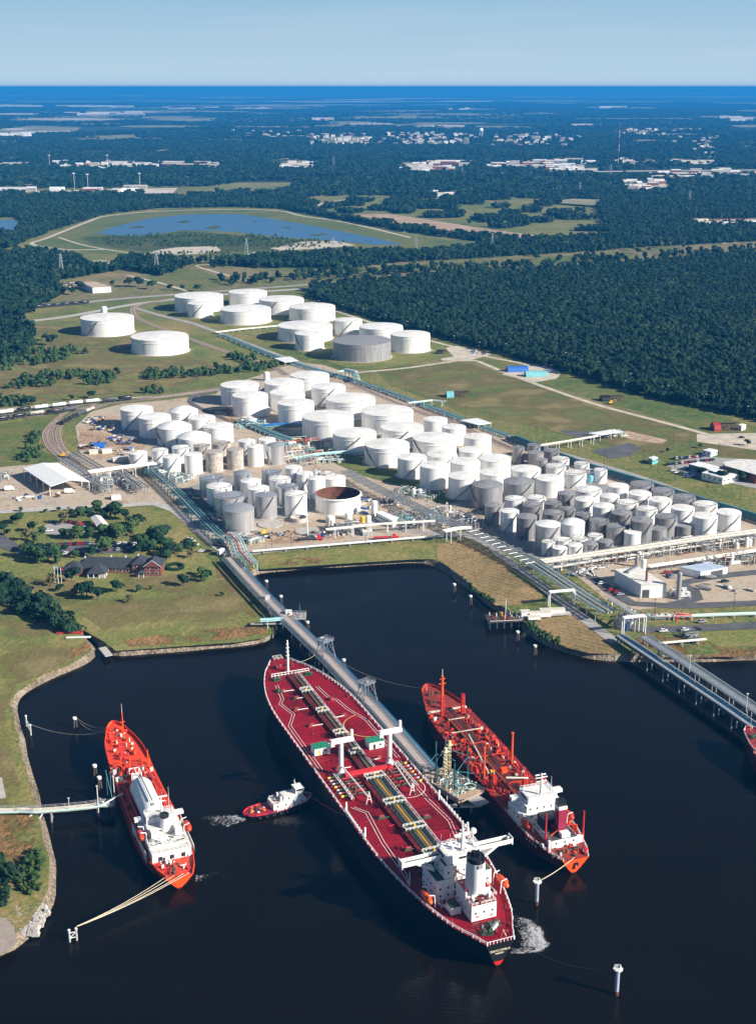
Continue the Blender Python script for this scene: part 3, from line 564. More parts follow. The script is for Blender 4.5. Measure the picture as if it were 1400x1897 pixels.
# ================================================================ storage tanks
# xl, xr = left and right edge, yr = rim level, yb = base level (picture points), c = colour, f = flags, row ordinal builds the label
TC = dict(w=(TANKW, TANKR), g=(TANKG, ROOFG), d=(TANKD, ROOFG), s=(TANKS, TANKS), b=(TANKB, TANKB), m=(TANKS, TANKW))
CN = dict(w='white', g='grey', d='dark grey', s='silver', b='weathered bare', m='silver')
def solve(x, yr, yb, z0=LAND):
    a = G(x, yb, z0); lo, hi = 1., 40.
    for _ in range(24):
        m = (lo + hi) / 2
        if PX((a.x, a.y, z0 + m))[1] > yr: lo = m
        else: hi = m
    return a, lo
def tank(xl, xr, yr, yb, c='w', f='', label='', group=None):
    a, h = solve((xl + xr) / 2, yr, yb); r = (G(xr, yb) - G(xl, yb)).x / 2; n = 56 if r > 12 else 36
    sm, rm = TC[c]; t = thing('storage_tank', label, 'storage tank', a, 0, group); mb = MB()
    if 'o' in f:
        mb.lathe(0, 0, [(r, 0), (r, h)], sm, n); mb.lathe(0, 0, [(r - .25, h), (r - .25, 2.0)], RUST, n); mb.lathe(0, 0, [(r, h), (r - .25, h)], sm, n)
        mb.build('shell', t, 30); MB().lathe(0, 0, [(r - .3, 2.0), (.1, 2.3)], DSTEEL, n, cap1=True).build('tank_floor', t); k = r
        q = MB().lathe(0, 0, [(r + .02, h - .9), (r + .9, h - .9), (r + .9, h - .6), (r + .02, h - .6)], sm, n); q.build('rim_walkway', t, 30)
    else:
        mb.lathe(0, 0, [(r, 0), (r, h)], sm, n); mb.build('shell', t, 30)
        rise = .06 * r if 'D' not in f else .30 * r
        if 'C' in f: rise = .17 * r
        if 'R' in f: rm = RUST if 0 else STAINY
        prof = [(r + .12, h - .25), (r + .12, h + .05)]
        for i in range(1, 7):
            u = 1 - i / 6.3; prof.append((r * u, h + .05 + (rise * (1 - u) if 'D' not in f else rise * (1 - u * u))))
        MB().lathe(0, 0, prof, rm, n, cap1=True).build('roof', t, 40)
        if r > 12 and 'D' not in f:
            MB().lathe(0, 0, [(r + .01, h * .80), (r + .35, h * .80), (r + .35, h * .80 + .25), (r + .01, h * .80 + .25)], sm, n).build('wind_girder', t)
        if 'B' in f: MB().lathe(0, 0, [(r * .86, h + rise * .2), (0.1, h + rise * .35)], RUST, n).build('roof_stain', t)
    tr = 'L' in f
    if 'n' not in f:   # stair curving up the wall
        q = MB(); st = DSTEEL; a0 = R(-112 if tr else -128); da = R(-56 if tr else 62) * min(1.3, 15 / r); K = 14
        for i in range(K):
            u, v = i / K, (i + 1) / K; A, B = a0 + da * u, a0 + da * v
            q.tube(((r + .7) * math.cos(A), (r + .7) * math.sin(A), h * u), ((r + .7) * math.cos(B), (r + .7) * math.sin(B), h * v), .42 if r > 12 else .3, st, 4)
        q.build('spiral_stair', t)
    if 'o' not in f:
        if 'r' in f:
            q = MB(); K = 14
            for i in range(K):
                A, B = 6.283 * i / K, 6.283 * (i + 1) / K; ca, sa, cb, sb = r * math.cos(A), r * math.sin(A), r * math.cos(B), r * math.sin(B)
                q.tube((ca, sa, h + 1.1), (cb, sb, h + 1.1), .13, DSTEEL, 4); q.tube((ca, sa, h), (ca, sa, h + 1.1), .1, DSTEEL, 4)
            q.build('guard_rail', t)
        for i in range(1 if r < 9 else 3):
            A = rnd.uniform(0, 6.28); d = rnd.uniform(.1, .75) * r; MB().tube((d * math.cos(A), d * math.sin(A), h), (d * math.cos(A), d * math.sin(A), h + .3 * (1.1 - d / r) * 3 + .7), .32, sm, 6).build('roof_vent', t)
    if 'p' not in f:
        ro = MB().lathe(0, 0, [(r + 2.2, .26 + .001 * (len(bpy.data.objects) % 60)), (r - .4, .3 + .001 * (len(bpy.data.objects) % 60))], PAD, n, cap1=False); ro.build('foundation_ring', t)
    return t, r, h
def rowtanks(rowname, group, L):
    cnt = {}
    for q in L:
        xl, xr, yr, yb = q[:4]; c = q[4] if len(q) > 4 else 'w'; f = q[5] if len(q) > 5 else ''
        i = cnt.get(c, 0); cnt[c] = i + 1; rf = ''
        lab = q[6] if len(q) > 6 else '%s %s tank from the left in the %s%s' % (ORD[i], CN[c], rowname, rf)
        tank(xl, xr, yr, yb, c, f, lab, group)
U = 'big white tanks of the far upper farm'
rowtanks('', U, [(152, 249, 587, 616, 'w', '', 'big white tank alone in grass, left of all the others, stair down its front'),
 (245, 350, 622, 650, 'w', 'n', 'big white tank in grass just right of and below the leftmost white tank'),
 (325, 414, 547, 573, 'w', 'n', 'wide white tank at the back left of the far upper group'), (349, 395, 561, 586, 'w', '', 'narrow white tank overlapping the back left wide tank'),
 (425, 495, 540, 565, 'w', 'n', 'white tank farthest back beside the highway'), (480, 563, 553, 577, 'w', '', 'white tank with low rim ring right behind the centre of the upper group'),
 (409, 502, 571, 595, 'w', 'n', 'wide white tank front centre of the upper group beside the loop road'), (536, 621, 567, 591, 'w', 'n', 'white tank touching the edge of the dark woods at the right of the upper group'),
 (515, 616, 602, 627, 'w', 'n', 'wide white tank behind the narrow tank near the teal pipe corridor'), (547, 600, 617, 646, 'w', 'L', 'narrow white tank in front of the wide tank near the teal pipe corridor'),
 (619, 671, 592, 618, 'w', '', 'small white tank between the wood edge and the grey tank'), (665, 746, 604, 630, 'w', 'n', 'white tank behind the large grey walled tank'),
 (723, 796, 618, 648, 'w', 'n', 'white tank at the right end of the upper group'), (616, 724, 630, 661, 'g', 'nW', 'large tank with grey walls and white roof in front of the upper group')])
M_ = 'white tanks of the middle farm'
rowtanks('back left pair', M_, [(539, 610, 694, 729, 'w', 'n', 'white tank farthest back in the middle farm beside the curving track'), (491, 563, 707, 745, 'w', 'n', 'white tank second from the back in the middle farm'), (410, 481, 712, 746, 'w', 'n', 'white tank at the left end of the middle farm'),
 (501, 565, 726, 757, 'w', 'n', 'white tank just in front of the second from the back'), (432, 497, 731, 767, 'w', 'n', 'white tank with a big curved shadow at the left front of the middle farm'), (577, 640, 715, 747, 'w', '', 'white tank behind the wide tank near the teal corridor bend'),
 (515, 582, 745, 781, 'w', 'n', 'white tank beside the teal pipe bundle, left of the widest tank'), (604, 695, 737, 769, 'w', 'n', 'wide white tank in the second line of the middle farm'), (560, 655, 770, 805, 'w', 'n', 'widest white tank in the centre of the middle farm, front line'),
 (669, 765, 760, 793, 'w', 'n', 'very wide white tank right of centre in the middle farm')])
rowtanks('', M_, [(705, 784, 790, 822, 'w', '', 'white tank in the row behind, with a stair on its right side'), (617, 697, 801, 832, 'w', '', 'white tank front line with diagonal stair and blue shadow at its foot'), (675, 758, 822, 856, 'w', 'L', 'white tank in front with curved stair on the left and red kerb at its foot'),
 (784, 828, 776, 806, 'w', 'n', 'small white tank farthest back right beside the rail spur'), (817, 862, 790, 821, 'w', 'n', 'small white tank second from the back right beside the rail spur'), (764, 846, 810, 841, 'w', 'L', 'wide white tank between the stair tanks and the small back tanks'),
 (858, 909, 808, 842, 'w', 'n', 'tall white tank at the back right corner of the middle farm'), (790, 846, 841, 870, 'w', '', 'white tank half hidden behind the upright front tank'), (849, 900, 833, 862, 'w', '', 'white tank half hidden in front of the back right corner tank'),
 (736, 790, 846, 881, 'w', '', 'white tank left of the upright front tank with an angled stair'), (777, 830, 861, 901, 'w', 'n', 'upright white tank in the front line with an arched shadow on its wall'), (833, 888, 854, 889, 'w', 'n', 'white tank behind the front tank with two crossing stairs'),
 (887, 945, 848, 879, 'w', 'n', 'white tank behind the dark domed tank on the right'), (888, 944, 874, 906, 'w', 'n', 'white tank directly above the dark domed tank'), (829, 887, 881, 919, 'w', '', 'white front tank beside the two dark domed tanks, in blue shadow')])
K_ = 'tanks around the two large domed grey tanks'
rowtanks('', K_, [(945, 1000, 868, 900, 'w', '', 'white tank behind the second large domed grey tank'), (931, 988, 891, 926, 'g', 'C', 'second large domed grey tank, behind and right of the first'), (873, 930, 897, 937, 'g', 'CL', 'large domed grey tank at the left of the crowded group, stair curving down'),
 (991, 1043, 885, 916, 'w', 'n', 'white tank with a blue shadow edge right of the second large domed tank'),
 (948, 970, 828, 858, 'g', 'r', 'slim grey tank at the far left of the back cluster'), (976, 1000, 824, 846, 'g', 'r', 'grey tank farthest back in the back cluster'), (976, 1006, 838, 862, 'g', 'n', 'pale grey tank second from the left in the back cluster'),
 (1006, 1035, 834, 855, 'd', 'r', 'dark grey tank at the back right of the back cluster'), (992, 1013, 851, 877, 'g', 'n', 'slim grey tank in front of the pale grey one'), (1021, 1053, 849, 869, 'w', 'rR', 'white tank with stained roof at the centre of the back cluster'),
 (1010, 1047, 863, 885, 'w', 'rR', 'white tank with rusty roof pipework, front left of the back cluster'), (1062, 1090, 858, 877, 'w', 'rR', 'white tank at the back right with pipes across its roof'), (1043, 1084, 875, 901, 'w', 'rR', 'largest white tank in front of the back cluster'),
 (1079, 1101, 871, 890, 'w', 'rR', 'narrow white tank squeezed between two wider ones in the back cluster'), (1098, 1123, 870, 893, 'w', 'r', 'white tank at the right end of the back cluster')])
N_ = 'closely packed tanks of the chemical terminal'
rowtanks('back row of the packed tanks', N_, [(1031, 1063, 913, 938, 'd', 'C'), (1064, 1113, 906, 926, 'w', 'rC'), (1124, 1162, 899, 925, 'w', 'n'), (1166, 1209, 896, 917, 'g', 'r'), (1205, 1247, 908, 927, 'g', 'r'), (1245, 1286, 920, 942, 'g', 'r'), (1284, 1326, 933, 956, 'w', 'r'), (1324, 1369, 948, 980, 'w', '')])
rowtanks('second row of packed tanks', N_, [(1109, 1145, 918, 944, 'w', 'C'), (1162, 1204, 913, 937, 'w', ''), (1200, 1241, 925, 951, 'w', ''), (1240, 1283, 940, 969, 'w', ''), (1279, 1325, 955, 995, 'w', 'B', 'white tank with a rusty brown roof near the right end of the packed tanks')])
rowtanks('third row of packed tanks', N_, [(933, 971, 923, 957, 'w', 'rC'), (976, 1010, 921, 946, 'w', 'r'), (1063, 1101, 924, 952, 'w', 'C'), (1096, 1135, 936, 967, 'w', 'C'), (1141, 1180, 930, 956, 'w', 'r'), (1177, 1215, 942, 967, 'w', 'rC'), (1210, 1251, 956, 995, 'g', 'r'), (1247, 1278, 972, 997, 'd', 'n')])
rowtanks('fourth row of packed tanks', N_, [(965, 1004, 934, 966, 'd', 'rC'), (1006, 1038, 931, 958, 'd', 'r'), (1034, 1064, 942, 970, 'd', 'rC'), (1063, 1093, 952, 983, 'd', 'r'), (1130, 1168, 949, 978, 'd', 'C'), (1165, 1206, 962, 1005, 'd', 'C'), (1200, 1233, 978, 1004, 'g', 'n')])
rowtanks('fifth row of packed tanks', N_, [(897, 928, 935, 969, 'g', 'C'), (926, 960, 946, 981, 'w', ''), (1004, 1043, 949, 981, 'd', 'rC'), (1036, 1081, 967, 1000, 'w', 'DL'), (1090, 1126, 964, 994, 'g', 'r'), (1121, 1156, 974, 1005, 'g', 'r'), (1154, 1185, 985, 1012, 'w', 'n')])
rowtanks('front row of packed tanks', N_, [(955, 993, 956, 996, 'd', 'C'), (990, 1036, 970, 1015, 'm', 'C', 'silver tank with a bright white coned roof in the front of the packed tanks'), (1030, 1057, 999, 1019, 'w', 'r'), (1059, 1087, 997, 1017, 'w', 'r'), (1087, 1115, 991, 1013, 'w', 'r')])
rowtanks('small line by the pipe rack', N_, [(1002, 1025, 1003, 1027, 'w', 'r'), (1022, 1049, 1014, 1033, 'w', 'C'), (1050, 1078, 1009, 1030, 'w', 'C'), (1079, 1107, 1006, 1026, 'g', 'C'), (1106, 1134, 1002, 1024, 'g', 'C')])
L_ = 'white tanks inside the rail loop'
rowtanks('', L_, [(315, 368, 760, 792, 'w', 'D', 'white domed tank farthest back inside the rail loop'), (226, 285, 756, 791, 'w', '', 'white tank at the left end inside the rail loop, dark stair on its wall'), (350, 400, 773, 803, 'w', '', 'white flat roofed tank behind the domed pair inside the rail loop'),
 (259, 318, 771, 806, 'w', 'n', 'white flat roofed tank second from the left inside the rail loop'), (380, 433, 788, 818, 'w', 'n', 'white tank at the right end inside the rail loop'), (293, 356, 789, 821, 'w', 'DL', 'white domed tank in front inside the rail loop, stair on its left'), (330, 392, 808, 839, 'w', 'DL', 'white domed tank nearest the grey banded tanks')])
S_ = 'small tanks in the line behind the silver tanks'
rowtanks('back line right of the construction yard', S_, [(443, 474, 816, 849, 'w', ''), (480, 511, 813, 846, 'w', 'L'), (360, 391, 825, 856, 'b', 'r'), (393, 429, 820, 851, 'b', 'r')])
rowtanks('front line right of the construction yard', S_, [(241, 274, 838, 860, 'w', 'C'), (282, 313, 833, 858, 'w', 'rC'), (320, 354, 828, 856, 'w', 'rC'), (303, 336, 845, 878, 'w', ''), (343, 376, 841, 876, 'w', 'n'), (382, 414, 836, 872, 'b', 'L'), (421, 452, 832, 868, 'b', 'n'), (459, 489, 826, 862, 'w', 'Cn'), (495, 527, 824, 858, 's', 'LD')])
Q_ = 'tanks of the silver cluster behind the construction paddock'
rowtanks('back line of the silver tank cluster', Q_, [(529, 560, 865, 901, 'w', ''), (550, 580, 876, 909, 'w', ''), (579, 594, 872, 892, 'w', 'r'), (597, 619, 876, 896, 'w', 'r'), (600, 640, 884, 910, 'w', 'n')])
rowtanks('middle line of the silver tank cluster', Q_, [(434, 468, 876, 909, 's', 'D'), (447, 485, 890, 926, 'w', 'C'), (486, 522, 874, 906, 's', 'r'), (499, 539, 886, 919, 'w', 'rC'), (570, 603, 885, 922, 'w', 'CL')])
rowtanks('front of the silver tank cluster', Q_, [(371, 415, 885, 919, 's', 'r'), (384, 431, 900, 939, 'w', 'rC'), (397, 453, 917, 953, 's', 'rC'), (460, 499, 903, 936, 'w', 'C'), (515, 553, 900, 934, 's', 'rC'), (474, 514, 916, 957, 's', 'C'), (528, 569, 914, 953, 'w', 'rC'), (414, 472, 941, 982, 's', 'DL', 'large silver domed tank nearest the water in the silver cluster'),
 (584, 668, 913, 942, 'w', 'on', 'open topped white tank with rusty brown inside')])
# round slabs and small vessels
for xc, yc, wpx, lab in ((501, 971, 44, 'empty round concrete tank base on the construction paddock'), (569, 984, 42, 'second empty round tank base nearer the front road')):
    a = G(xc, yc, LAND + .5); r = (G(xc + wpx / 2, yc).x - G(xc - wpx / 2, yc).x) / 2
    o = MB().lathe(0, 0, [(r + .6, -.3), (r + .6, .15), (r, .15), (r, .25)], CONC, 36, cap1=True).build('tank_base', None, None, a); tag(o, lab, 'tank base')
a = G(553, 965); tq = thing('tank_base_wall', 'half built ring wall of a new tank on the construction paddock', 'tank base', a)
MB().lathe(0, 0, [(5.6, .2), (5.6, 3.0), (5.3, 3.0), (5.3, .3)], TANKB, 36).build('ring_wall', tq, 30); MB().lathe(0, 0, [(7, .25), (5, .4)], CONC, 36, cap1=True).build('slab', tq)
def vessel(xc, yb, r, h, lab, m=WHITE, top=True):
    a = G(xc, yb); t = thing('upright_vessel', lab, 'vessel', a); MB().lathe(0, 0, [(r, .3), (r, h)], m, 20).build('shell', t, 30)
    MB().lathe(0, 0, [(r, h)] + [(r * math.cos(k * .25), h + r * .4 * math.sin(k * .25)) for k in range(1, 6)], m, 20, cap1=True).build('domed_head', t, 40); MB().lathe(0, 0, [(r * 1.1, 0), (r * 1.1, .3)], CONC, 16, cap1=True).build('plinth', t); return t
vessel(194, 590, 4, 14, 'white upright vessel behind the leftmost white tank'); vessel(494, 705, 3, 8, 'small white vessel by the track curve behind the middle farm'); vessel(495, 770, 3, 7, 'small white vessel at the foot of the shadowed tank')
vessel(693, 955, 2.2, 10, 'slim white vessel beside the open topped tank'); vessel(1190, 1066, 1.5, 10, 'tall white vessel behind the white flat roofed plant building'); vessel(1255, 1110, 1.4, 16, 'tall grey stack vessel at the corner of the white plant building', TANKG)
vessel(672, 968, 2, 4, 'short yellow vessel near the pump area', YEL); vessel(682, 968, 2, 4.4, 'short white vessel right of the yellow one'); vessel(645, 962, 2.4, 4, 'short white vessel left of the yellow one'); vessel(612, 968, 3, 4, 'squat white vessel in front of the open topped tank')
vessel(1178, 1005 + 45, 1.2, 7, 'small grey vessel in the process area', TANKG)
for k, x in enumerate((1094, 1108)): o = vessel(x, 893, 3.2, 5, '%s light blue vessel behind the packed chemical tanks' % ('left' if k == 0 else 'right'), mat('sky_blue_paint', (.25, .6, .72), .5))
# bunds and pads under the tank groups
patch('tank_pad', [(200, 800), (222, 790), (300, 815), (400, 822), (432, 808), (440, 818), (360, 845), (300, 832)], CONCD, 5)
patch('tank_pad', [(340, 905), (420, 880), (560, 900), (620, 915), (600, 930), (560, 958), (480, 962), (420, 985), (372, 960)], CONCD, 6)
patch('bund_floor', [(880, 930), (960, 905), (1110, 895), (1180, 905), (1290, 930), (1370, 975), (1290, 1005), (1130, 1028), (1000, 1038), (930, 1000)], CONCD, 4)
patch('grass_bund', [(590, 830), (680, 850), (740, 872), (800, 900), (850, 928), (820, 935), (740, 900), (670, 880), (560, 830)], GRASS, 4)
patch('grass_bund', [(400, 748), (420, 755), (500, 790), (600, 812), (600, 830), (520, 812), (440, 790), (392, 762)], BRN, 4)
patch('grass_bund', [(290, 560), (330, 566), (520, 604), (640, 655), (800, 650), (820, 640), (840, 660), (700, 684), (640, 680), (500, 634), (420, 604), (340, 590)], LAWN, 3)
# ================================================================ ships
def frame(stern, bow, zs, zb):
    a = G(*stern, zs); b = G(*bow, zb); d = b - a; return Vector((a.x, a.y, 0)), math.atan2(d.y, d.x), math.hypot(d.x, d.y)
def interp(S, l):
    for i in range(len(S) - 1):
        if l <= S[i + 1][0]:
            t = (l - S[i][0]) / (S[i + 1][0] - S[i][0]); return [S[i][k] + (S[i + 1][k] - S[i][k]) * t for k in range(len(S[0]))]
    return list(S[-1])
def hull(root, S, hm, boot, zboot, dm, cut=0, bulw=None, nl=9, pw=.75):
    """S = stations (l, half beam at deck, half beam at water, deck z, forward rake of the waterline)"""
    fineS = []
    for i in range(len(S) - 1):
        k = max(1, int((S[i + 1][0] - S[i][0]) / 4))
        for j in range(k):
            t = j / k; tt = t
            fineS.append([S[i][q] + (S[i + 1][q] - S[i][q]) * tt for q in range(5)])
    fineS.append(list(S[-1]))
    for _ in range(2):
        fineS = [fineS[0]] + [[fineS[i][0]] + [(fineS[i - 1][q] + 2 * fineS[i][q] + fineS[i + 1][q]) / 4 for q in (1, 2, 3, 4)] for i in range(1, len(fineS) - 1)] + [fineS[-1]]
    mb = MB(); bt = MB(); lv = [-.6, 0, zboot] ; ns = len(fineS)
    def pt(s, t, side):
        l, hd, hw, zd, rk = s; z = -.8 + (zd + .8) * t; tt = max(0, z / zd); wv = hw + (hd - hw) * (tt ** pw)
        return (l + rk * (1 - tt), side * wv, z)
    for side in (1, -1):
        T = [0] + [(zboot + .8) / (interp(S, 20)[3] + .8)]; T += [T[1] + (1 - T[1]) * k / (nl - 2) for k in range(1, nl - 1)]
        V = [pt(s, t, side) for s in fineS for t in T]; m_ = len(T)
        for b0, (k0, k1) in ((bt, (0, 1)), (mb, (1, m_ - 1))):
            F = []
            for i in range(ns - 1):
                for k in range(k0, k1):
                    f = (i * m_ + k, (i + 1) * m_ + k, (i + 1) * m_ + k + 1, i * m_ + k + 1); F.append(f if side < 0 else f[::-1])
            b0.add(V, F, boot if b0 is bt else hm)
        W = [pt(fineS[0], t, 1) for t in T] + [pt(fineS[0], t, -1) for t in T]
    for b0, (k0, k1) in ((bt, (0, 1)), (mb, (1, m_ - 1))):
        b0.add(W, [(k, k + m_, k + 1 + m_, k + 1)[::-1] for k in range(k0, k1)], boot if b0 is bt else hm)
    mb.build('hull', root, 25); bt.build('boot_topping', root, 25)
    dk = MB(); V = []; F = []
    for s in fineS: V += [(s[0], s[1], s[3]), (s[0], 0, s[3] + .25), (s[0], -s[1], s[3])]
    for i in range(ns - 1):
        for k in (0, 1): F.append((3 * i + k, 3 * i + k + 1, 3 * i + k + 4, 3 * i + k + 3)[::-1])
    dk.add(V, F, dm); dk.build('deck', root)
    return fineS
def edge_rail(root, FS, side, l0, l1, m, h=1.15, step=2.6, th=.16, inset=.25, solid=None):
    P = [Vector((s[0], side * max(.1, s[1] - inset), s[3])) for s in FS if l0 - .1 <= s[0] <= l1 + .1]; q = MB()
    for a, b in zip(P, P[1:]):
        if solid: q.add([a, b, b + Vector((0, 0, h)), a + Vector((0, 0, h))], [(0, 1, 2, 3)], solid)
        for k in ((h, h * .5) if not solid else (h,)): q.tube(a + Vector((0, 0, k)), b + Vector((0, 0, k)), th * .55, m, 4)
        n = max(1, int((b - a).length / step))
        for i in range(n): p = a.lerp(b, i / n); q.box(p.x, p.y, p.z, th * 1.6, th * 1.6, h, m)
    return q.build('railing', root)
def rail_rect(root, x0, x1, y0, y1, z, m, h=1.1, th=.13, name='railing'):
    q = MB(); C = [(x0, y0), (x1, y0), (x1, y1), (x0, y1), (x0, y0)]
    for (ax, ay), (bx, by) in zip(C, C[1:]):
        for k in (.55, 1): q.tube((ax, ay, z + h * k), (bx, by, z + h * k), th * .5, m, 4)
        n = max(1, int(math.hypot(bx - ax, by - ay) / 1.6))
        for i in range(n): q.box(ax + (bx - ax) * i / n, ay + (by - ay) * i / n, z, th, th, h, m)
    return q.build(name, root)
def block(root, x, y, z, sx, sy, sz, m, name, top=None, win=None):
    """deckhouse block with rows of window openings as sub-parts"""
    q = MB().box(x, y, z, sx, sy, sz, m)
    if top: q.box(x, y, z + sz, sx - .3, sy - .3, .06, top)
    o = q.build(name, root)
    if win:
        for zz in win:
            for s in (-1, 1):
                n = max(1, int(sx / 3)); w = MB()
                for i in range(n): 
                    MB().box(x - sx / 2 + (i + .5) * sx / n, y + s * sy / 2, z + zz, .7, .08, .8, GLASS).build('window', o)
            n = max(1, int(sy / 3))
            for i in range(n): MB().box(x - sx / 2, y - sy / 2 + (i + .5) * sy / n, z + zz, .08, .7, .8, GLASS).build('window', o)
    return o
def winch(root, x, y, z, m, rz=0, s=1.):
    q = MB(); Mx = Matrix.Translation((x, y, z)) @ Matrix.Rotation(rz, 4, 'Z') @ Matrix.Scale(s, 4)
    q.box(0, 0, 0, 2.2, 4.2, .35, m, M=Mx); 
    for a, b, r in ((-1.8, -.4, .75), (.1, 1.5, .6)): q.tube(Mx @ Vector((0, a, 1)), Mx @ Vector((0, b, 1)), r * s, m, 10)
    q.tube(Mx @ Vector((0, -2.3, 1)), Mx @ Vector((0, 2.3, 1)), .2 * s, m, 6); q.box(.9, .9, .3, 1.1, 1.0, 1.0, m, M=Mx); return q.build('winch', root)
def bitts(root, x, y, z, m, rz=0):
    q = MB(); c, s = math.cos(rz), math.sin(rz); q.box(x, y, z, 2.2, .9, .2, m, rz)
    for d in (-.65, .65): q.tube((x + d * c, y + d * s, z), (x + d * c, y + d * s, z + .9), .28, m, 8)
    return q.build('mooring_bitts', root)
def lifeboat(root, x, y, z, L, m, side):
    q = MB(); V = []; n = 10; secs = [(-.5, .25), (-.42, .7), (-.2, 1), (.15, 1), (.38, .75), (.5, .15)]
    for t, k in secs:
        for i in range(n): a = 6.283 * i / n; V.append((x + t * L, y + math.cos(a) * 1.35 * k, z + 1.4 + math.sin(a) * (1.25 if math.sin(a) < 0 else 1.45) * k))
    F = [(i * n + j, i * n + (j + 1) % n, (i + 1) * n + (j + 1) % n, (i + 1) * n + j)[::-1] for i in range(len(secs) - 1) for j in range(n)] + [tuple(range(n)), tuple(range((len(secs) - 1) * n, len(secs) * n))[::-1]]
    q.add(V, F, m); q.box(x - .3 * L, y, z + 2.7, 1.6, 1.3, .7, m); b = q.build('lifeboat', root, 50); 
    for d in (-.34, .34):
        p = MB(); p.tube((x + d * L, y - side * 2.2, z - 1.5), (x + d * L, y - side * 1.8, z + 3.4), .2, SHIPW, 6); p.tube((x + d * L, y - side * 1.8, z + 3.4), (x + d * L, y + side * .3, z + 3.9), .2, SHIPW, 6); p.build('davit', b)
    return b
def mast(root, x, y, z0, z1, m, name='mast', cross=(), r=.45, tilt=0):
    q = MB().tube((x, y, z0), (x + tilt, y, z1), r, m, 8, r * .5)
    for zc, w_ in cross: q.box(x + tilt * (zc - z0) / (z1 - z0), y, zc, .35, w_, .3, m)
    return q.build(name, root)
def pipes(root, L, name='deck_pipe'):
    """L: (pts, radius, material)"""
    for pts, r, m in L:
        q = MB()
        for a, b in zip(pts, pts[1:]): q.tube(a, b, r, m, 6)
        q.build(name, root)
def textmesh(root, s, size, m, M4, name='lettering'):
    c = bpy.data.curves.new('t', 'FONT'); c.body = s; c.size = size; c.align_x = 'CENTER'; c.extrude = .03
    o = bpy.data.objects.new('t', c); scene.collection.objects.link(o); me = bpy.data.meshes.new_from_object(o.evaluated_get(bpy.context.evaluated_depsgraph_get()))
    bpy.data.objects.remove(o); me.materials.clear(); me.materials.append(m); ob = bpy.data.objects.new(name, me); scene.collection.objects.link(ob); ob.parent = root; ob.matrix_local = M4; return ob
def line(root, pts, z, m=None, w_=.22, name='deck_line'):
    q = MB(); P = [Vector((a, b, z(a) if callable(z) else z)) for a, b in pts]; ribbon(q, P, w_, m or LINEW); return q.build(name, root)
def clutter(root, x0, x1, y0, y1, z, n, ms, name, seed, smin=.3, smax=1.3, hmax=1.6):
    r = random.Random(seed); cap = 24; rest = MB()
    for i in range(n):
        q = MB() if i < cap else rest; x, y = r.uniform(x0, x1), r.uniform(y0, y1); m = r.choice(ms)
        if r.random() < .5: q.box(x, y, z, r.uniform(smin, smax), r.uniform(smin, smax), r.uniform(.3, hmax), m, r.uniform(0, 1.5))
        elif r.random() < .5: q.tube((x, y, z), (x, y, z + r.uniform(.5, hmax)), r.uniform(.15, .45), m, 8)
        else: a = r.choice((0, 1.57)); d = r.uniform(.8, 3); q.tube((x, y, z + .4), (x + d * math.cos(a), y + d * math.sin(a), z + .4), r.uniform(.12, .25), m, 6)
        if i < cap: q.build(name, root)
    if rest.v: tag(rest.build('small_' + name + 's', root), kind='stuff')
# ---------------------------------------------------------------- the big crimson tanker
loc, rz, L1 = frame((927, 1746), (512, 1218), 10.5, 14)
t1 = thing('crude_oil_tanker', 'largest ship, black hull with crimson deck and white bridge at the stern', 'tanker ship', loc, rz)
S1 = [(0, 5.3, .05, 10.5, 1.5), (6, 8.2, 2.5, 10.5, 0), (14, 11.8, 8, 10.6, 0), (24, 14.6, 12.5, 10.8, 0), (38, 17.4, 16.5, 11, 0), (55, 19.4, 19.2, 11.3, 0), (80, 20, 20, 11.7, 0), (182, 20, 20, 13.1, 0), (195, 19.3, 18.4, 13.3, 0), (206, 17.6, 15.2, 13.5, 0), (216, 15.2, 11, 13.7, 0), (225, 12, 7, 13.8, 0), (233, 8.6, 3.5, 13.9, -.5), (239, 5.2, 1, 14, -2), (243.2, .6, .05, 14.1, -4.5)]
zd1 = lambda l: interp(S1, l)[3] + .3
FS = hull(t1, S1, HULLB, HULLB, 2.6, CRIM); BR = mat('boot_red', (.62, .02, .008), .5, .15, .3); V = []  # side boot topping coloured black for its deep shade; red kept at the transom
for k in range(7):
    z = .02 + 2.5 * k / 6; tt = z / 10.5; V += [(1.5 * (1 - tt) - .06, .07 + 5.25 * tt ** .75, z), (1.5 * (1 - tt) - .06, -(.07 + 5.25 * tt ** .75), z)]
MB().add(V, [(2 * k, 2 * k + 1, 2 * k + 3, 2 * k + 2)[::-1] for k in range(6)], BR).build('red_waterline_paint', t1)
for s in (1, -1): edge_rail(t1, FS, s, 0, 243, SHIPW, 1.25, 2.4, .24)
q = MB(); q.tube((.1, -5.2, 11.7), (.1, 5.2, 11.7), .12, SHIPW, 4)
for k in range(9): q.box(.1, -5.2 + 1.3 * k, 10.5, .2, .2, 1.2, SHIPW)
q.build('railing', t1)
M4 = Matrix.Translation((.22, 0, 7.0)) @ Matrix.Rotation(R(-90), 4, 'Z') @ Matrix.Rotation(R(90) - .14, 4, 'X')
NAMEM = mat('name_letters', (.75, .68, .5), .6)
textmesh(t1, 'TOKYO STHELLA', 1.0, NAMEM, M4); textmesh(t1, 'NASSAU', .85, NAMEM, Matrix.Translation((.55, 0, 5.7)) @ Matrix.Rotation(R(-90), 4, 'Z') @ Matrix.Rotation(R(90) - .14, 4, 'X'))
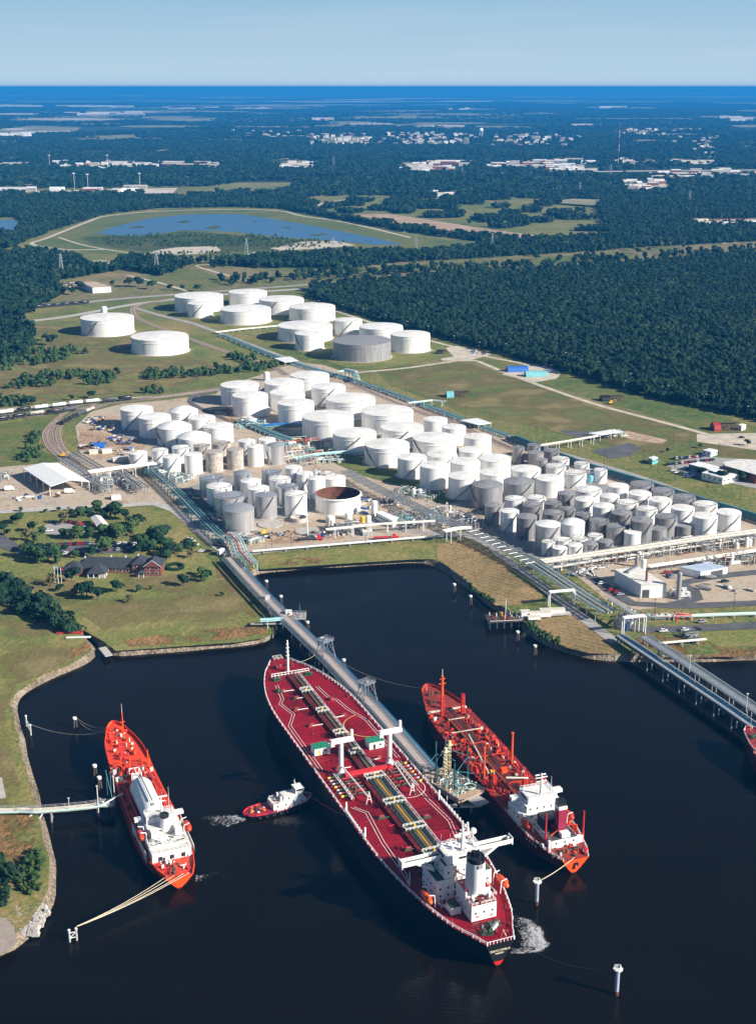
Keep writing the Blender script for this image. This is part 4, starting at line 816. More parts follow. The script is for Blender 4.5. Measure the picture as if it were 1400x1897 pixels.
# foremast and forecastle
mast(t1, 225, 0, 13.8, 30.5, SHIPW, 'foremast', ((20, 1.4), (22.5, 1.8), (24.5, 1.6), (26.5, 1.8), (28.5, 1.2)), .7)
for x, y, a in ((231, 3, .3), (231, -3, -.3), (218, 8, .2), (218, -8, -.2)): winch(t1, x, y, 13.9, DGREEN if x < 225 else DRED, a)
rail_rect(t1, 239.8, 242.5, -2.2, 2.2, 14.3, SHIPW)
q = MB()
for y0, y1 in ((-9.5, 9.5),):
    for dz in (0, 1.1): q.tube((221.5, y0, 14.6 + dz), (221.5, y1, 14.6 + dz), .18, SHIPW, 4)
    for k in range(12): q.box(221.5, y0 + k * 1.72, 14, .22, .22, 1.8, SHIPW)
q.build('breakwater_rail', t1)
for x, y in ((236, 4), (236, -4), (228, 9), (228, -9), (210, 15), (210, -15), (190, 17.5), (190, -17.5), (165, 18.5), (165, -18.5), (140, 18.4), (140, -18.4), (96, 18.3), (96, -18.3), (60, 17.6), (60, -17.6), (8, 6.5), (8, -6.5), (16, 10.5), (16, -10.5)): bitts(t1, x, y, zd1(x) - .2, DRED, 0 if abs(y) > 10 else .8)
# centreline catwalk with pipes
cols = (RUST, DRED, PIPEW, DGREEN, PIPEW)
fore = [(-1.9, .3, DRED), (-1.1, .32, RUST), (-.3, .3, DRED), (1.2, .28, mat('deck_pipe_grey', (.16, .18, .18), .5)), (1.9, .22, YEL), (2.5, .25, DSTEEL), (3.1, .25, RUST)]
pipes(t1, [([(119, -y, zd1(119) + .9), (221 - abs(y) * 1.5, -y, zd1(219) + .9)], r, m) for y, r, m in fore])
PG = MATS['deck_pipe_grey']; aft = [(-4.2, .35, DRED), (-3.3, .3, DRED), (-2.2, .36, DSTEEL), (-1.3, .3, DGREEN), (-.4, .36, PG), (.6, .2, YEL), (1.1, .2, YEL), (1.9, .36, PG), (2.8, .3, DGREEN), (3.6, .36, DSTEEL), (4.4, .3, PG)]
pipes(t1, [([(37, -y, zd1(37) + .9), (115, -y, zd1(115) + .9)], r, m) for y, r, m in aft])
for l0, l1, w0, hh in ((40, 115, 5.3, 1.6), (119, 221, 3.7, 1.8)):
    q = MB()
    for y in (-w0, ): q.tube((l0, y, zd1(l0) + hh), (l1, y, zd1(l1) + hh), .22, LINEW, 5)
    q.tube((l0, -w0 + .9, zd1(l0) + hh), (l1, -w0 + .9, zd1(l1) + hh), .14, LINEW, 5)
    for k in range(int((l1 - l0) / 4)): q.box(l0 + k * 4, -w0 + .4, zd1(l0 + 4 * k) - .1, .2, 1.1, hh - .1, STEEL)
    q.build('catwalk', t1)
    for k in range(int((l1 - l0) / 9)): q = MB().box(l0 + 4 + k * 9, 0, zd1(l0 + 9 * k), .45, 2 * w0, .35, DRED); q.build('pipe_support', t1)
for l, w_ in ((198, 5), (176, 5), (153.5, 5), (135, 5), (113, 8), (92, 8.5), (72, 8.5), (54, 8.5)):
    z = zd1(l) + 2.2; p = MB().box(l, 0, z, 3.2, w_, .2, DGREEN).box(l, -w_ * .38, z - 2.2, .3, .3, 2.2, STEEL).box(l, w_ * .38, z - 2.2, .3, .3, 2.2, STEEL).build('platform', t1)
    rail_rect(p, l - 1.6, l + 1.6, -w_ / 2, w_ / 2, z + .2, SHIPW, 1.1, .2); MB().box(l, 0, z + .2, .6, .6, 1.3, YEL).build('fire_monitor', p)
# shaded transverse pipes, manifolds
for s in (1, -1):
    for k in range(7):
        l = 105 + k * 2.6; q = MB().tube((l, s * 6, zd1(l) + .9), (l, s * 16.5, zd1(l) + 1.1), .34, DRED if k % 2 else DGREEN, 8); q.tube((l, s * 16.5, zd1(l) + 1.1), (l, s * 17.6, zd1(l) + 1.1), .5, YEL if k % 3 == 0 else STEEL, 8); q.build('manifold_pipe', t1)
    q = MB()
    for k in range(16): q.box(102 + k * 1.35, s * 13.6, zd1(102), .5, .8, 1.6, LINEW if k % 2 else DRED)
    q.box(112, s * 13.6, zd1(112) + 1.5, 22, .25, .2, SHIPW); q.box(112, s * 14.4, zd1(112) + 1.5, 22, .25, .2, SHIPW); q.build('manifold_stairs', t1)
    clutter(t1, 104, 124, min(s * 8, s * 17), max(s * 8, s * 17), zd1(110) - .1, 16, [DRED, DGREEN, DSTEEL, RUST, STEEL], 'manifold_valve', 5 + s)
    # cargo hose crane: post, head, brace, jib rest
    c = MB().tube((123, s * 10.8, 12.3), (123, s * 10.8, 28.5), 1.0, SHIPW, 12).build('hose_crane', t1, 40)
    MB().lathe(123, s * 10.8, [(2.2, 12.3), (1.0, 15)], SHIPW, 12).build('pedestal', c)
    hd = MB().box(123.2, s * 10.8 - .4, 27.6, 2.2, 10, 1.5, SHIPW).box(122.4, s * 10.8 - .4, 29.1, .2, 9.6, .9, SHIPW).box(122.8, s * 10.8 + 3.9, 26.6, 1.6, 1.6, 1.2, SHIPW).box(123.6, s * 10.8 - 5.0, 29, 1.0, 1.0, 3.2, SHIPW); hd.build('crane_head', c)
    MB().tube((123, s * 10.8, 17), (99, s * 9.4 - 1, 14.6), .32, SHIPW, 6).build('jib', c)
    q = MB(); l, y = 98, s * 9.4 - 1
    for dy in (-1.2, 1.2): q.tube((l, y + dy, 12), (l, y, 17.5), .2, SHIPW, 5)
    for hh in (.35, .6): q.box(l, y, 12 + 5.5 * hh, .2, 2.2 * (1 - hh), .2, SHIPW)
    q.build('jib_rest', c)
    # deck store houses with green roofs
    hx, hy = (144.5, 12.2) if s > 0 else (141, -11.4); b = MB().box(hx, hy, zd1(hx) - .1, 5.2, 7.0, 3.2, SHIPW).box(hx, hy, zd1(hx) + 3.1, 5.4, 7.2, .12, GREEN).build('deck_store', t1)
    MB().box(hx - 2.62, hy + 1.2, zd1(hx), .06, 1, 2.1, YEL if s > 0 else HULLB).build('door', b); MB().box(hx - 2.62, hy - 1.5, zd1(hx) + 1.2, .06, .9, .9, GLASS).build('window', b)
MB().box(119.5, 0, 13.8, 2.2, 21, 1.1, RED).build('cross_girder', t1)
# walkway lines and the yellow circle
zz = lambda a: zd1(a) - .02 - .0
ed = lambda a: interp(S1, a)[1]
def deckz(a, y): return interp(S1, a)[3] + .25 * (1 - min(1, abs(y) / ed(a))) + .07
def dline(pts, m=None, w_=.2):
    q = MB(); P = []
    for (a, b), (c, d) in zip(pts, pts[1:]):
        for k in range(6): P.append((a + (c - a) * k / 6, b + (d - b) * k / 6))
    P.append(pts[-1]); ribbon(q, [Vector((a, b, deckz(a, b))) for a, b in P], w_, m or LINEW); q.build('deck_line', t1)
for o_ in (0, 1.3):
    dline([(213, 9 + o_), (198, 11 + o_), (194, 13.5 + o_), (182, 11 + o_), (172, 16.2 + o_), (130, 16.4 + o_)]); dline([(205, -7 - o_), (193, -8.2 - o_), (188, -11 - o_), (178, -12.3 - o_), (165, -16.4 - o_), (128, -16.4 - o_)])
    dline([(98, 14.8 + o_), (92, 11 + o_), (70, 13.2 + o_), (48, 13.6 + o_), (42, 15.5)]); dline([(104, -14 - o_), (93, -14 - o_), (75, -15.5 - o_), (58, -12 - o_), (46, -13 - o_)])
CIR = [(160 + 10.5 * math.cos(a * .2), -9.6 + 8 * math.sin(a * .2)) for a in range(-5, 21)]
q = MB(); ribbon(q, [Vector((a, b, deckz(a, b) + .01)) for a, b in [(160 + 11 * math.cos(R(d)), -16 + 11 * math.sin(R(d))) for d in range(8, 173, 8)]], .4, mat('circle_yellow', (.7, .42, .12), .6)); q.build('deck_circle', t1)
q = MB(); ribbon(q, [Vector((a, b, deckz(a, b) + .01)) for a, b in [(104 + 8 * math.cos(R(d)), -10 + 8 * math.sin(R(d))) for d in range(100, 300, 10)]], .3, LINEW); q.build('deck_circle', t1)
for l, w_ in ((185, 9), (168, 8), (150, 9), (128, 10), (86, 8), (62, 7), (172, -9), (130, -9), (80, -8.5), (196, 5.5), (205, 9), (52, 12), (47, 8)):
    z = zd1(l) - .15; q = MB().box(l, w_, z, 1.4, 3.2, .8, DGREEN if l < 100 or l > 190 else DRED).tube((l, w_ - 1, z + 1), (l, w_ + 1, z + 1), .55, DRED, 8).tube((l - .6, w_, z + .6), (l - 1, w_ - math.copysign(5, w_), z + .6), .2, DGREEN if l < 100 else LINEW, 5); q.build('deck_winch', t1)
for l0, l1, w0, w1 in ((44, 66, 6.5, 15), (70, 88, -15, -7), (88, 100, 6.5, 13), (132, 150, 5.5, 10), (182, 200, 4.5, 12), (150, 166, -9, -5)):
    q = MB(); V = [(a, b, deckz(a, b) - .035) for a in (l0, (l0 + l1) / 2, l1) for b in (w0, (w0 + w1) / 2, w1)]; q.add(V, [(i * 3 + j, i * 3 + j + 1, i * 3 + j + 4, i * 3 + j + 3)[::-1] for i in (0, 1) for j in (0, 1)], CRIM2).build('repainted_patch', t1)
for k in range(9): l = 52 + k * 17; q = MB(); s = 1; q.tube((l, -17, deckz(l, 17)), (l, -6, deckz(l, 6) - .05), .1, MAROON, 4).tube((l, 17, deckz(l, 17)), (l, 6, deckz(l, 6) - .05), .1, MAROON, 4); q.build('deck_stiffener', t1)
clutter(t1, 45, 215, -15, 15, 12.6, 90, [DRED, RED, DSTEEL, RUST], 'vent_pipe', 77, .25, .6, 1.2)
for s in (1,): # accommodation ladder on the port side
    q = MB(); P0, P1 = Vector((96, 19.2, 12.6)), Vector((74, 19.6, 12.4)); q.tube(P0, P1, .35, SHIPW, 5); q.tube(P0 + Vector((0, .0, 1)), P1 + Vector((0, 0, 1)), .15, SHIPW, 5)
    for k in range(10): q.box(96 - 2.2 * k, 19.3, 12.4, .2, .3, 1.4, SHIPW)
    q.box(96, 18.8, 12, .6, .6, 4, SHIPW).box(76, 18.8, 12, .6, .6, 4, SHIPW); q.build('gangway_ladder', t1)
    q = MB(); P0, P1 = Vector((92, -19.2, 12.6)), Vector((62, -19.2, 12.4)); q.tube(P0, P1, .35, SHIPW, 5)
    for k in range(12): q.box(92 - 2.5 * k, -19.2, 12.4, .3, .5, 1.6, SHIPW)
    q.box(90, -18.6, 12, .6, .6, 4.5, SHIPW).box(64, -18.6, 12, .6, .6, 4.5, SHIPW); q.build('gangway_ladder', t1)
# superstructure
acc = block(t1, 34.5, 0, 11, 12, 21.5, 8.2, SHIPW, 'accommodation_block', DGREEN, (1.6, 4.4))
tow = block(t1, 33, 0, 19.26, 8.5, 15, 5.2, SHIPW, 'tower_block', DGREEN, (1.8,))
brd = MB().box(33.5, 0, 24.5, 9, 13, 3.2, SHIPW).build('wheelhouse', t1)
MB().box(38.02, 0, 25.7, .08, 12.4, 1.2, GLASS).build('window', brd)
for s in (-1, 1): MB().box(34.5, s * 6.52, 25.7, 5, .08, 1.1, GLASS).build('window', brd)
MB().box(28.98, 0, 25.9, .08, 4, .9, GLASS).build('window', brd)
rail_rect(brd, 29.2, 37.8, -6.3, 6.3, 27.7, SHIPW, 1.1, .16)
for s in (-1, 1):
    wg = MB().box(35.2, s * 14, 24.2, 3.2, 15, .35, DGREEN).box(33.65, s * 14, 24.3, .25, 15, 1.75, SHIPW).box(36.75, s * 14, 24.3, .25, 15, 1.6, SHIPW).box(35.2, s * 21.6, 23.6, 3.4, .3, 2.9, SHIPW).build('bridge_wing', t1)
    MB().add([(34, s * 9, 19.5), (36.5, s * 9, 19.5), (36.5, s * 16.5, 24.2), (34, s * 16.5, 24.2), (34, s * 9, 21), (36.5, s * 9, 21), (36.5, s * 15, 24.2), (34, s * 15, 24.2)], [(0, 1, 2, 3), (4, 5, 6, 7), (0, 3, 7, 4), (1, 2, 6, 5)], SHIPW).build('wing_brace', wg)
    MB().box(35.2, s * 20.6, 24.6, 1, .8, 1.5, SHIPW).build('control_stand', wg)
    lb = lifeboat(t1, 28.5 if s > 0 else 27.5, s * 14.6, 12.6, 8.5, ORANGE, s)
    rail_rect(t1, 24.2, 28.3, min(s * 7.5, s * 10.7), max(s * 7.5, s * 10.7), 11.2, SHIPW, 1.2, .15)
mast(t1, 31.5, -.4, 27.7, 37.5, SHIPW, 'radar_mast', ((33.2, 5.5), (34.4, 3), (35.6, 2)), .75)
MB().box(31.5, -.4, 33.8, .4, 6.5, .5, SHIPW).build('radar_scanner', t1)
q = MB().tube((33.5, -5.5, 27.7), (33.5, -5.5, 32), .25, SHIPW, 6); q.lathe(33.5, -5.5, [(1.3 * math.sin(a * .3), 33 - 1.2 * math.cos(a * .3)) for a in range(1, 11)], SHIPW, 12, True, True); q.build('satellite_dome', t1, 50)
for y in (2, 5.5, -3): mast(t1, 36.5, y, 27.7, 31.5 + abs(y) * .2, SHIPW, 'antenna', (), .09)
cas = block(t1, 19.5, -.3, 11, 12.5, 9.5, 6, SHIPW, 'engine_casing', DRED, (2.6,))
MB().box(22.2, -.3, 17.1, 8, 9.5, 2.6, SHIPW).box(22.2, -.3, 19.72, 7.6, 9.1, .06, DRED).build('casing_upper', t1)
rail_rect(t1, 18.3, 26.1, -5, 4.4, 19.8, RED, 1.0, .14); rail_rect(t1, 13.5, 17.8, -4.8, 4.2, 17.1, SHIPW, 1.0, .14)
fn = MB().lathe(0, 0, [(3.5, 0), (3.4, 8), (3.25, 11.2)], SHIPW, 24).lathe(0, 0, [(3.27, 11.2), (3.2, 12.8)], HULLB, 24).lathe(0, 0, [(3.2, 12.8), (2.9, 12.4), (.1, 12.4)], HULLB, 24).build('funnel', t1, 40, (19.6, .2, 19.7)); fn.scale = (1.15, .95, 1)
for a, b in ((.8, .7), (-.8, -.6), (.3, -1.2)): MB().tube((a, b, 12.3), (a, b, 14.3), .5, HULLB, 8).build('exhaust_pipe', fn)
MB().box(-3.3, 0, 9.8, .3, 1.8, 1.3, STEEL).build('grille', fn)
for x, y in ((16, 3), (16, -3.4), (24.5, 3.2)): q = MB().tube((x, y, 17), (x, y, 19.2), .5, SHIPW, 8).tube((x, y, 19.2), (x - .9, y, 19.6), .65, SHIPW, 8); q.build('ventilator', t1)
MB().box(21.5, 7.4, 11, 4.5, 3.8, 2.8, SHIPW).box(21.5, 7.4, 13.8, 4.3, 3.6, .1, DGREEN).build('deck_locker', t1)
for l, w_ in ((206, 11), (189, -9)): MB().lathe(l, w_, [(1.3, zd1(l) - .2), (1.5, zd1(l) + .7), (.6, zd1(l) + 1.5), (.1, zd1(l) + 1.6)], DGREEN if l > 190 else DRED, 12).build('rope_heap', t1)
winch(t1, 8.5, -1.5, 10.9, DGREEN, .2, 1.2); winch(t1, 5.5, 2.2, 10.9, DGREEN, -.3); MB().tube((6.5, 0, 11.2), (7.5, -2.2, 12.6), 1.0, STEEL, 10).build('rope_drum', t1)
q = MB()
for dy in (-1, 1): q.tube((2.2, -2.2 + dy, 10.8), (2.8, -2.2, 13.2), .16, RED if dy > 0 else ROPE, 5)
q.build('stern_frame', t1); clutter(t1, 4, 12, -5, 6, 10.85, 12, [DGREEN, DRED, DSTEEL, STEEL], 'deck_fitting', 12)
clutter(t1, 18, 28, 6, 11, 10.95, 8, [STEEL, SHIPW, BLUE], 'deck_fitting', 13); clutter(t1, 39, 48, -13, 14, 11.3, 14, [DGREEN, DSTEEL, DRED], 'deck_fitting', 14)
mast(t1, 41, 15.5, 11.2, 17, SHIPW, 'derrick_post', (), .25)
for x, y, z in ((28.45, 2.5, 21.5), (28.45, -3, 20.8), (28.7, -4.5, 22.8), (13.2, 2.2, 12.6), (13.2, -3.2, 12.2), (24, -7.2, 13)): MB().lathe(0, 0, [(.25, -.08), (.5, -.08), (.5, .08), (.25, .08)], ORANGE, 12).build('life_ring', t1, None, (x, y, z)).rotation_euler = (0, R(90), 0)
for zz_ in (12, 15, 19.4, 22):
    for y in (-4.6, 3.4): MB().box(28.4 if zz_ < 19 else 28.68, y, zz_, .1, .9, 1.9, DSTEEL).build('door', t1)
for z0_, y_ in ((11, 0), (14.6, -1.2), (19.3, 1)): q = MB().tube((28.2, y_ - 2, z0_), (27.6, y_ + 2, z0_ + 3.6), .22, SHIPW, 5).tube((27.6, y_ - 2, z0_ + 1), (27, y_ + 2, z0_ + 4.6), .08, SHIPW, 4); q.build('outside_stairs', t1)
clutter(t1, 29.5, 37, -6, 6, 27.7, 14, [SHIPW, STEEL, SHIPW, LINEW], 'roof_fitting', 15, .3, 1, 1.4); clutter(t1, 13.6, 17.6, -4.4, 4, 17.1, 10, [SHIPW, STEEL, DRED], 'roof_fitting', 16, .4, 1.2, 1.6)
for s in (-1, 1):
    for k in range(6): MB().box(30 + 1.8 * k, s * 10.78, 12.4, .5, .06, .5, DSTEEL).build('porthole', t1)
# ---------------------------------------------------------------- the slim red tanker
loc, rz, L2 = frame((1066, 1591), (788, 1273), 7, 9)
t2 = thing('chemical_tanker', 'slim ship with dull red cluttered deck, orange stern and maroon funnel', 'tanker ship', loc, rz)
S2 = [(0, 5.5, .05, 7, 1.2), (5, 7.8, 3, 7, 0), (12, 9.6, 6.5, 7.1, 0), (24, 11, 9.5, 7.3, 0), (40, 11.2, 10.8, 7.5, 0), (105, 11.2, 11, 8.3, 0), (120, 10.6, 9.6, 8.5, 0), (131, 9.4, 7.4, 9.8, 0), (140, 7.6, 4.6, 10, 0), (147, 5.2, 2, 10.2, -1), (151, 2.9, .6, 10.3, -2.5), (153, .5, .05, 10.4, -3.5)]
FS2 = hull(t2, S2, HULLR, HULLR, 1.4, DECK2); OT = MB()
V = []; K = 10
for k in range(K + 1):
    z = .02 + 6.98 * k / K; tt = z / 7; V += [(1.2 * (1 - tt) - .05, (.05 + 5.45 * tt ** .75), z), (1.2 * (1 - tt) - .05, -(.05 + 5.45 * tt ** .75), z)]
MB().add(V, [(2 * k, 2 * k + 1, 2 * k + 3, 2 * k + 2)[::-1] for k in range(K)], ORANGE).build('transom', t2)
MB().box(.45, -.4, 2.6, .5, 2.0, 2.6, HULLB).build('anchor_pocket', t2); MB().lathe(.3, -.4, [(.05, 2.5), (.8, 3.0), (.1, 4.2)], ORANGE, 6).build('stern_anchor', t2)
for s in (1, -1):
    edge_rail(t2, FS2, s, 0, 42, SHIPW, 1.1, 2.2, .16); edge_rail(t2, FS2, s, 42, 128, RED, 1.0, 2.6, .14); edge_rail(t2, FS2, s, 128, 153, ORANGED, 1.2, 2, .16, solid=ORANGED)
for x, y, a in ((143, 2, .2), (143, -3, -.2), (5, 2, .1), (5, -3, .1), (135, 4, 0)): winch(t2, x, y, zd := interp(S2, x)[3] + .2, RUST, a, .8)
fm = MB().tube((133.5, 0, 9.8), (133.5, 0, 24), .75, ORANGE, 10, .55).tube((133.5, 0, 24), (133.5, 0, 27.5), .12, SHIPW, 5).box(133.5, 0, 20, .5, 3.4, .3, ORANGE).box(133.5, 0, 22.4, .4, 2.6, .3, ORANGE).build('foremast', t2)
mast(t2, 148, 2, 10.3, 14, SHIPW, 'jackstaff', (), .1)
MB().box(127.5, 0, 8.7, .9, 19.5, 1.3, PIPEC).build('forecastle_break', t2)
for x, y, h in ((122, 4.6, 11), (122, -5.6, 11), (57, 8, 6), (50, -2.5, 9), (47, -9.5, 7)):
    q = MB()
    for a, b in ((-.7, -.7), (.7, -.7), (.7, .7), (-.7, .7)): q.tube((x + a, y + b, 8.3), (x + a * .7, y + b * .7, 8.3 + h), .22, RED, 5)
    for k in range(1, 6): q.box(x, y, 8.3 + h * k / 6, 1.5, 1.5, .25, ORANGED)
    q.build('lattice_post', t2)
for x, y, z1 in ((65, 9.0, 23), (73, -7.5, 23)):
    q = MB().tube((x, y, 7.8), (x, y, z1), .55, ORANGE, 10, .4).box(x, y, z1 - .4, 1, 1, .5, ORANGE); q.build('derrick_post', t2)
MB().tube((66, 6.5, 10), (92, 4.5, 15), .32, PIPEC, 6).build('derrick_boom', t2); MB().tube((48, -3, 15.4), (50, 6, 16.2), .4, PIPEC, 6).build('boom_rest', t2)
pipes(t2, [([(44, y, interp(S2, 44)[3] + 1.1), (128, y, interp(S2, 126)[3] + 1.1)], r, m) for y, r, m in ((-2.2, .3, DRED), (-1.2, .34, RUST), (-.3, .3, DSTEEL), (.7, .34, DRED), (1.6, .3, RUST))])
q = MB(); q.box(86, 2.7, 9.6, 82, 1.2, .15, RUST)
for k in range(28): q.box(46 + 3 * k, 2.7, 8, .2, .2, 2.6, ORANGED)
q.tube((45, 3.3, 10.7), (127, 3.3, 11.7), .09, ORANGED, 4); q.tube((45, 2.1, 10.7), (127, 2.1, 11.7), .09, ORANGED, 4); q.build('catwalk', t2)
for l in (116, 104, 92, 80, 68, 56):
    q = MB().box(l, 0, interp(S2, l)[3] + 1.9, .35, 15 if l in (104, 80) else 8, .3, PIPEC if l in (104, 116) else ORANGED)
    for y in (-6, -2, 2, 6): q.box(l, y * (1 if l in (104, 80) else .6), interp(S2, l)[3], .3, .3, 2, ORANGED)
    q.build('pipe_bridge', t2)
for s, c in ((1, 21), (-1, 22)): clutter(t2, 44, 126, min(s * 4, s * 10), max(s * 4, s * 10), 8.1, 150, [ORANGED, ORANGED, RUST, RED, ORANGE, DRED, PIPEC, ORANGED, DECK2], 'deck_fitting', c, .4, 2.0, 2.2)
for k in range(12):
    for s in (1, -1): MB().tube((48 + k * 6.6, s * 6.6, interp(S2, 48 + k * 6.6)[3]), (48 + k * 6.6, s * 6.6, interp(S2, 48 + k * 6.6)[3] + 1.3), .85, DRED, 10).build('tank_hatch', t2)
MB().box(66, -.5, 8.4, 2.2, 2.4, 2.6, ORANGE).build('deck_cabin', t2); MB().box(67, 4.4, 8.4, 1.5, 1.5, 2.0, YEL).build('deck_cabin', t2)
sp = block(t2, 33, 0, 7.3, 11, 20.5, 5.2, SHIPW, 'accommodation_block', None, (2.8,)); s2 = block(t2, 32, 0, 12.51, 9.5, 15, 2.8, SHIPW, 'tower_block', None, (1.2,)); br = MB().box(33, 0, 15.32, 8.5, 12.5, 2.9, SHIPW).build('wheelhouse', t2)
MB().box(37.28, 0, 16.4, .08, 12, 1.1, GLASS).build('window', br)
for s in (-1, 1):
    MB().box(34.8, s * 8.6, 15.3, 2.6, 5, 1.4, SHIPW).build('bridge_wing', t2); MB().box(33, s * 6.27, 16.4, 5, .06, 1, GLASS).build('window', br); lifeboat(t2, 24, s * 9.4, 9, 6.5, ORANGED, s)
rail_rect(br, 29, 37, -6, 6, 18.25, SHIPW, 1, .13)
mast(t2, 30, .3, 18.2, 27.5, SHIPW, 'radar_mast', ((24, 4.6), (25.6, 5.2)), .6); mast(t2, 29, -3.6, 18.2, 26, SHIPW, 'antenna', (), .12); MB().box(30.4, .6, 26.6, .4, 4.6, .4, SHIPW).build('radar_scanner', t2)
cs = block(t2, 17.5, 0, 7.2, 17, 11, 3.2, SHIPW, 'engine_casing', DSTEEL, (1.4,))
fn2 = MB().box(14.6, -.6, 10.5, 3.6, 3.4, 10.2, MAROON).box(14.6, -.6, 20.7, 3.8, 3.6, 1.2, SHIPW).box(15.0, -.6, 21.9, 3.4, 3.2, 2, HULLB).build('funnel', t2); MB().box(12.75, -.6, 19.4, .1, 2.2, 1.2, MAROON).build('funnel_badge', fn2)
MB().box(20, 1.6, 10.5, 6, 7, 4.4, HULLB).build('funnel_casing', t2); MB().box(10.8, -.6, 10.5, 2.6, 3.6, 1.8, SHIPW).build('deck_locker', t2); MB().box(9.8, -.6, 7.2, 1.2, 14.5, 3.0, SHIPW).build('stern_house', t2)
for x, y in ((12.5, 6.6), (9.8, -8)): MB().tube((x, y, 7.4), (x, y, 20.5), .42, RED, 8, .3).build('stores_crane', t2)
MB().tube((12.5, 6.4, 9.5), (13.5, -2.2, 13.4), .25, ORANGE, 6).build('crane_jib', t2)
for y in (1.9, -3.1): MB().tube((16.2, y, 12.4), (14.6, y, 12.4), .8, MAROON, 10).build('ventilator', t2)
clutter(t2, 1.5, 9, -6, 6, 7.2, 26, [RUST, ORANGED, DGREEN, RED, DSTEEL, SHIPW], 'deck_fitting', 31, .4, 1.6, 1.6); clutter(t2, 12, 26, -9.5, -5.7, 7.4, 26, [ORANGED, RED, ORANGE, DSTEEL], 'deck_fitting', 32, .4, 1.8, 2.2)
for x, y in ((11, 8.3), (7.5, 7.2)): MB().tube((x, y, 7.3), (x, y + .2, 8.8), .5, SHIPW, 8).build('hatch_ring', t2)
for k in range(4): MB().box(20 - 2 * k, 10.8 - .3 * k, 5.9, .8, .15, .7, SHIPW).build('porthole', t2)
# ---------------------------------------------------------------- the bright orange gas carrier
loc, rz, L3 = frame((333, 1623), (211, 1350), 6, 8)
t3 = thing('gas_carrier', 'small bright orange ship with a white cylindrical gas tank amidships', 'gas carrier', loc, rz)
S3 = [(0, 5.3, .05, 6, 1.2), (5, 7.2, 2.6, 6, 0), (12, 8.9, 6, 6.1, 0), (22, 10, 8.8, 6.3, 0), (35, 9.6, 9.2, 6.6, 0), (60, 9.0, 8.8, 6.8, 0), (84, 8.9, 8.3, 7.2, 0), (92, 8.8, 7.6, 9.2, 0), (103, 7.9, 5.6, 9.6, 0), (112, 6.2, 3.2, 9.9, 0), (119, 4, 1.2, 10.2, -1.5), (122.5, 2, .3, 10.3, -2.5), (124, .4, .05, 10.4, -3)]
FS3 = hull(t3, S3, HULLO, HULLO, 1.2, ORANGED); V = []
for k in range(K + 1):
    z = .02 + 5.98 * k / K; tt = z / 6; V += [(1.2 * (1 - tt) - .05, (.05 + 5.25 * tt ** .75), z), (1.2 * (1 - tt) - .05, -(.05 + 5.25 * tt ** .75), z)]
MB().add(V, [(2 * k, 2 * k + 1, 2 * k + 3, 2 * k + 2)[::-1] for k in range(K)], ORANGE).build('transom', t3)
for s in (1, -1):
    edge_rail(t3, FS3, s, 88, 124, ORANGE, 1.3, 2, .2, solid=ORANGE); edge_rail(t3, FS3, s, 38, 88, ORANGE, 1, 2.4, .14); edge_rail(t3, FS3, s, 0, 12, ORANGE, 1, 2, .2, solid=ORANGE)
    MB().add([(14, s * 9.25, 5), (38, s * 9.62, 5), (38, s * 9.62, 9.4), (14, s * 9.25, 9.0), (14, s * 9.05, 9.0), (38, s * 9.4, 9.4)], [(0, 1, 2, 3), (3, 2, 5, 4)], SHIPW).build('bulwark', t3)
mast(t3, 112, -2.2, 9.9, 21, ORANGE, 'foremast', ((16, 2),), .4); mast(t3, 112, -2.2, 21, 25, SHIPW, 'antenna', (), .12)
for x, y, a in ((114, 2.6, .2), (114, -3, -.2), (106, 3, 0), (106, -3, 0)): winch(t3, x, y, 9.9, ORANGED, a, .8)
clutter(t3, 90, 120, -4.5, 4.5, 9.7, 60, [ORANGE, ORANGED, ORANGED, PIPEC, RED], 'deck_fitting', 41, .3, 1.5, 1.8)
MB().box(88, 0, 7.2, 1.2, 16.5, 2.0, ORANGED).build('forecastle_break', t3)
MB().box(82, -1.5, 7.2, 9, 9, 2.4, ORANGED).build('cargo_trunk', t3)
clutter(t3, 66, 88, -8, 8, 8.2, 80, [ORANGE, ORANGED, RED, DRED, PIPEW, ORANGED, DSTEEL], 'deck_fitting', 42, .4, 1.8, 2.6)
for x, y, h in ((84, 4.5, 7), (80, 1.5, 8), (82, -6.6, 9), (76, -6, 8), (96, 3.8, 5)): MB().tube((x, y, 7.2), (x, y, 7.2 + h), .3, ORANGE, 7).build('vent_mast', t3)
q = MB()
for x in (71, 76): 
    for y in (-1.5, 2.5): q.box(x, y, 9.4, .35, .35, 2.6, SHIPW)
q.box(73.5, .5, 12, 5.4, .4, .4, SHIPW).box(73.5, -1.6, 12, 5.4, .3, .3, SHIPW).box(76, .5, 12, .3, 4.4, .3, SHIPW).box(71, .5, 12, .3, 4.4, .3, SHIPW); q.build('loading_frame', t3); MB().box(73.5, .5, 8.4, 3.6, 2.6, 2.0, SHIPW).build('deck_cabin', t3)
q = MB(); r_ = 4.6; n = 24
for k, (x, rr) in enumerate([(36.5, .4), (37.2, 2.6), (38.6, 3.9), (40.6, 4.6), (62.4, 4.6), (64.4, 3.9), (65.8, 2.6), (66.5, .4)]):
    for i in range(n): a = 6.283 * i / n; q.v.append((x, .6 + rr * math.cos(a), 10.2 + rr * math.sin(a)))
for k in range(7):
    for i in range(n): q.f.append((k * n + i, k * n + (i + 1) % n, (k + 1) * n + (i + 1) % n, (k + 1) * n + i)[::-1]); q.mi.append(0)
q.m(SHIPW); gt = q.build('gas_tank', t3, 50); 
for y in (.0, 1.6): MB().tube((42, y, 14.9), (64, y, 14.9), .18, PIPEW, 6).build('tank_pipe', gt)
MB().box(51.5, .6, 14.6, 25, 1.2, .15, STEEL).build('tank_walkway', gt)
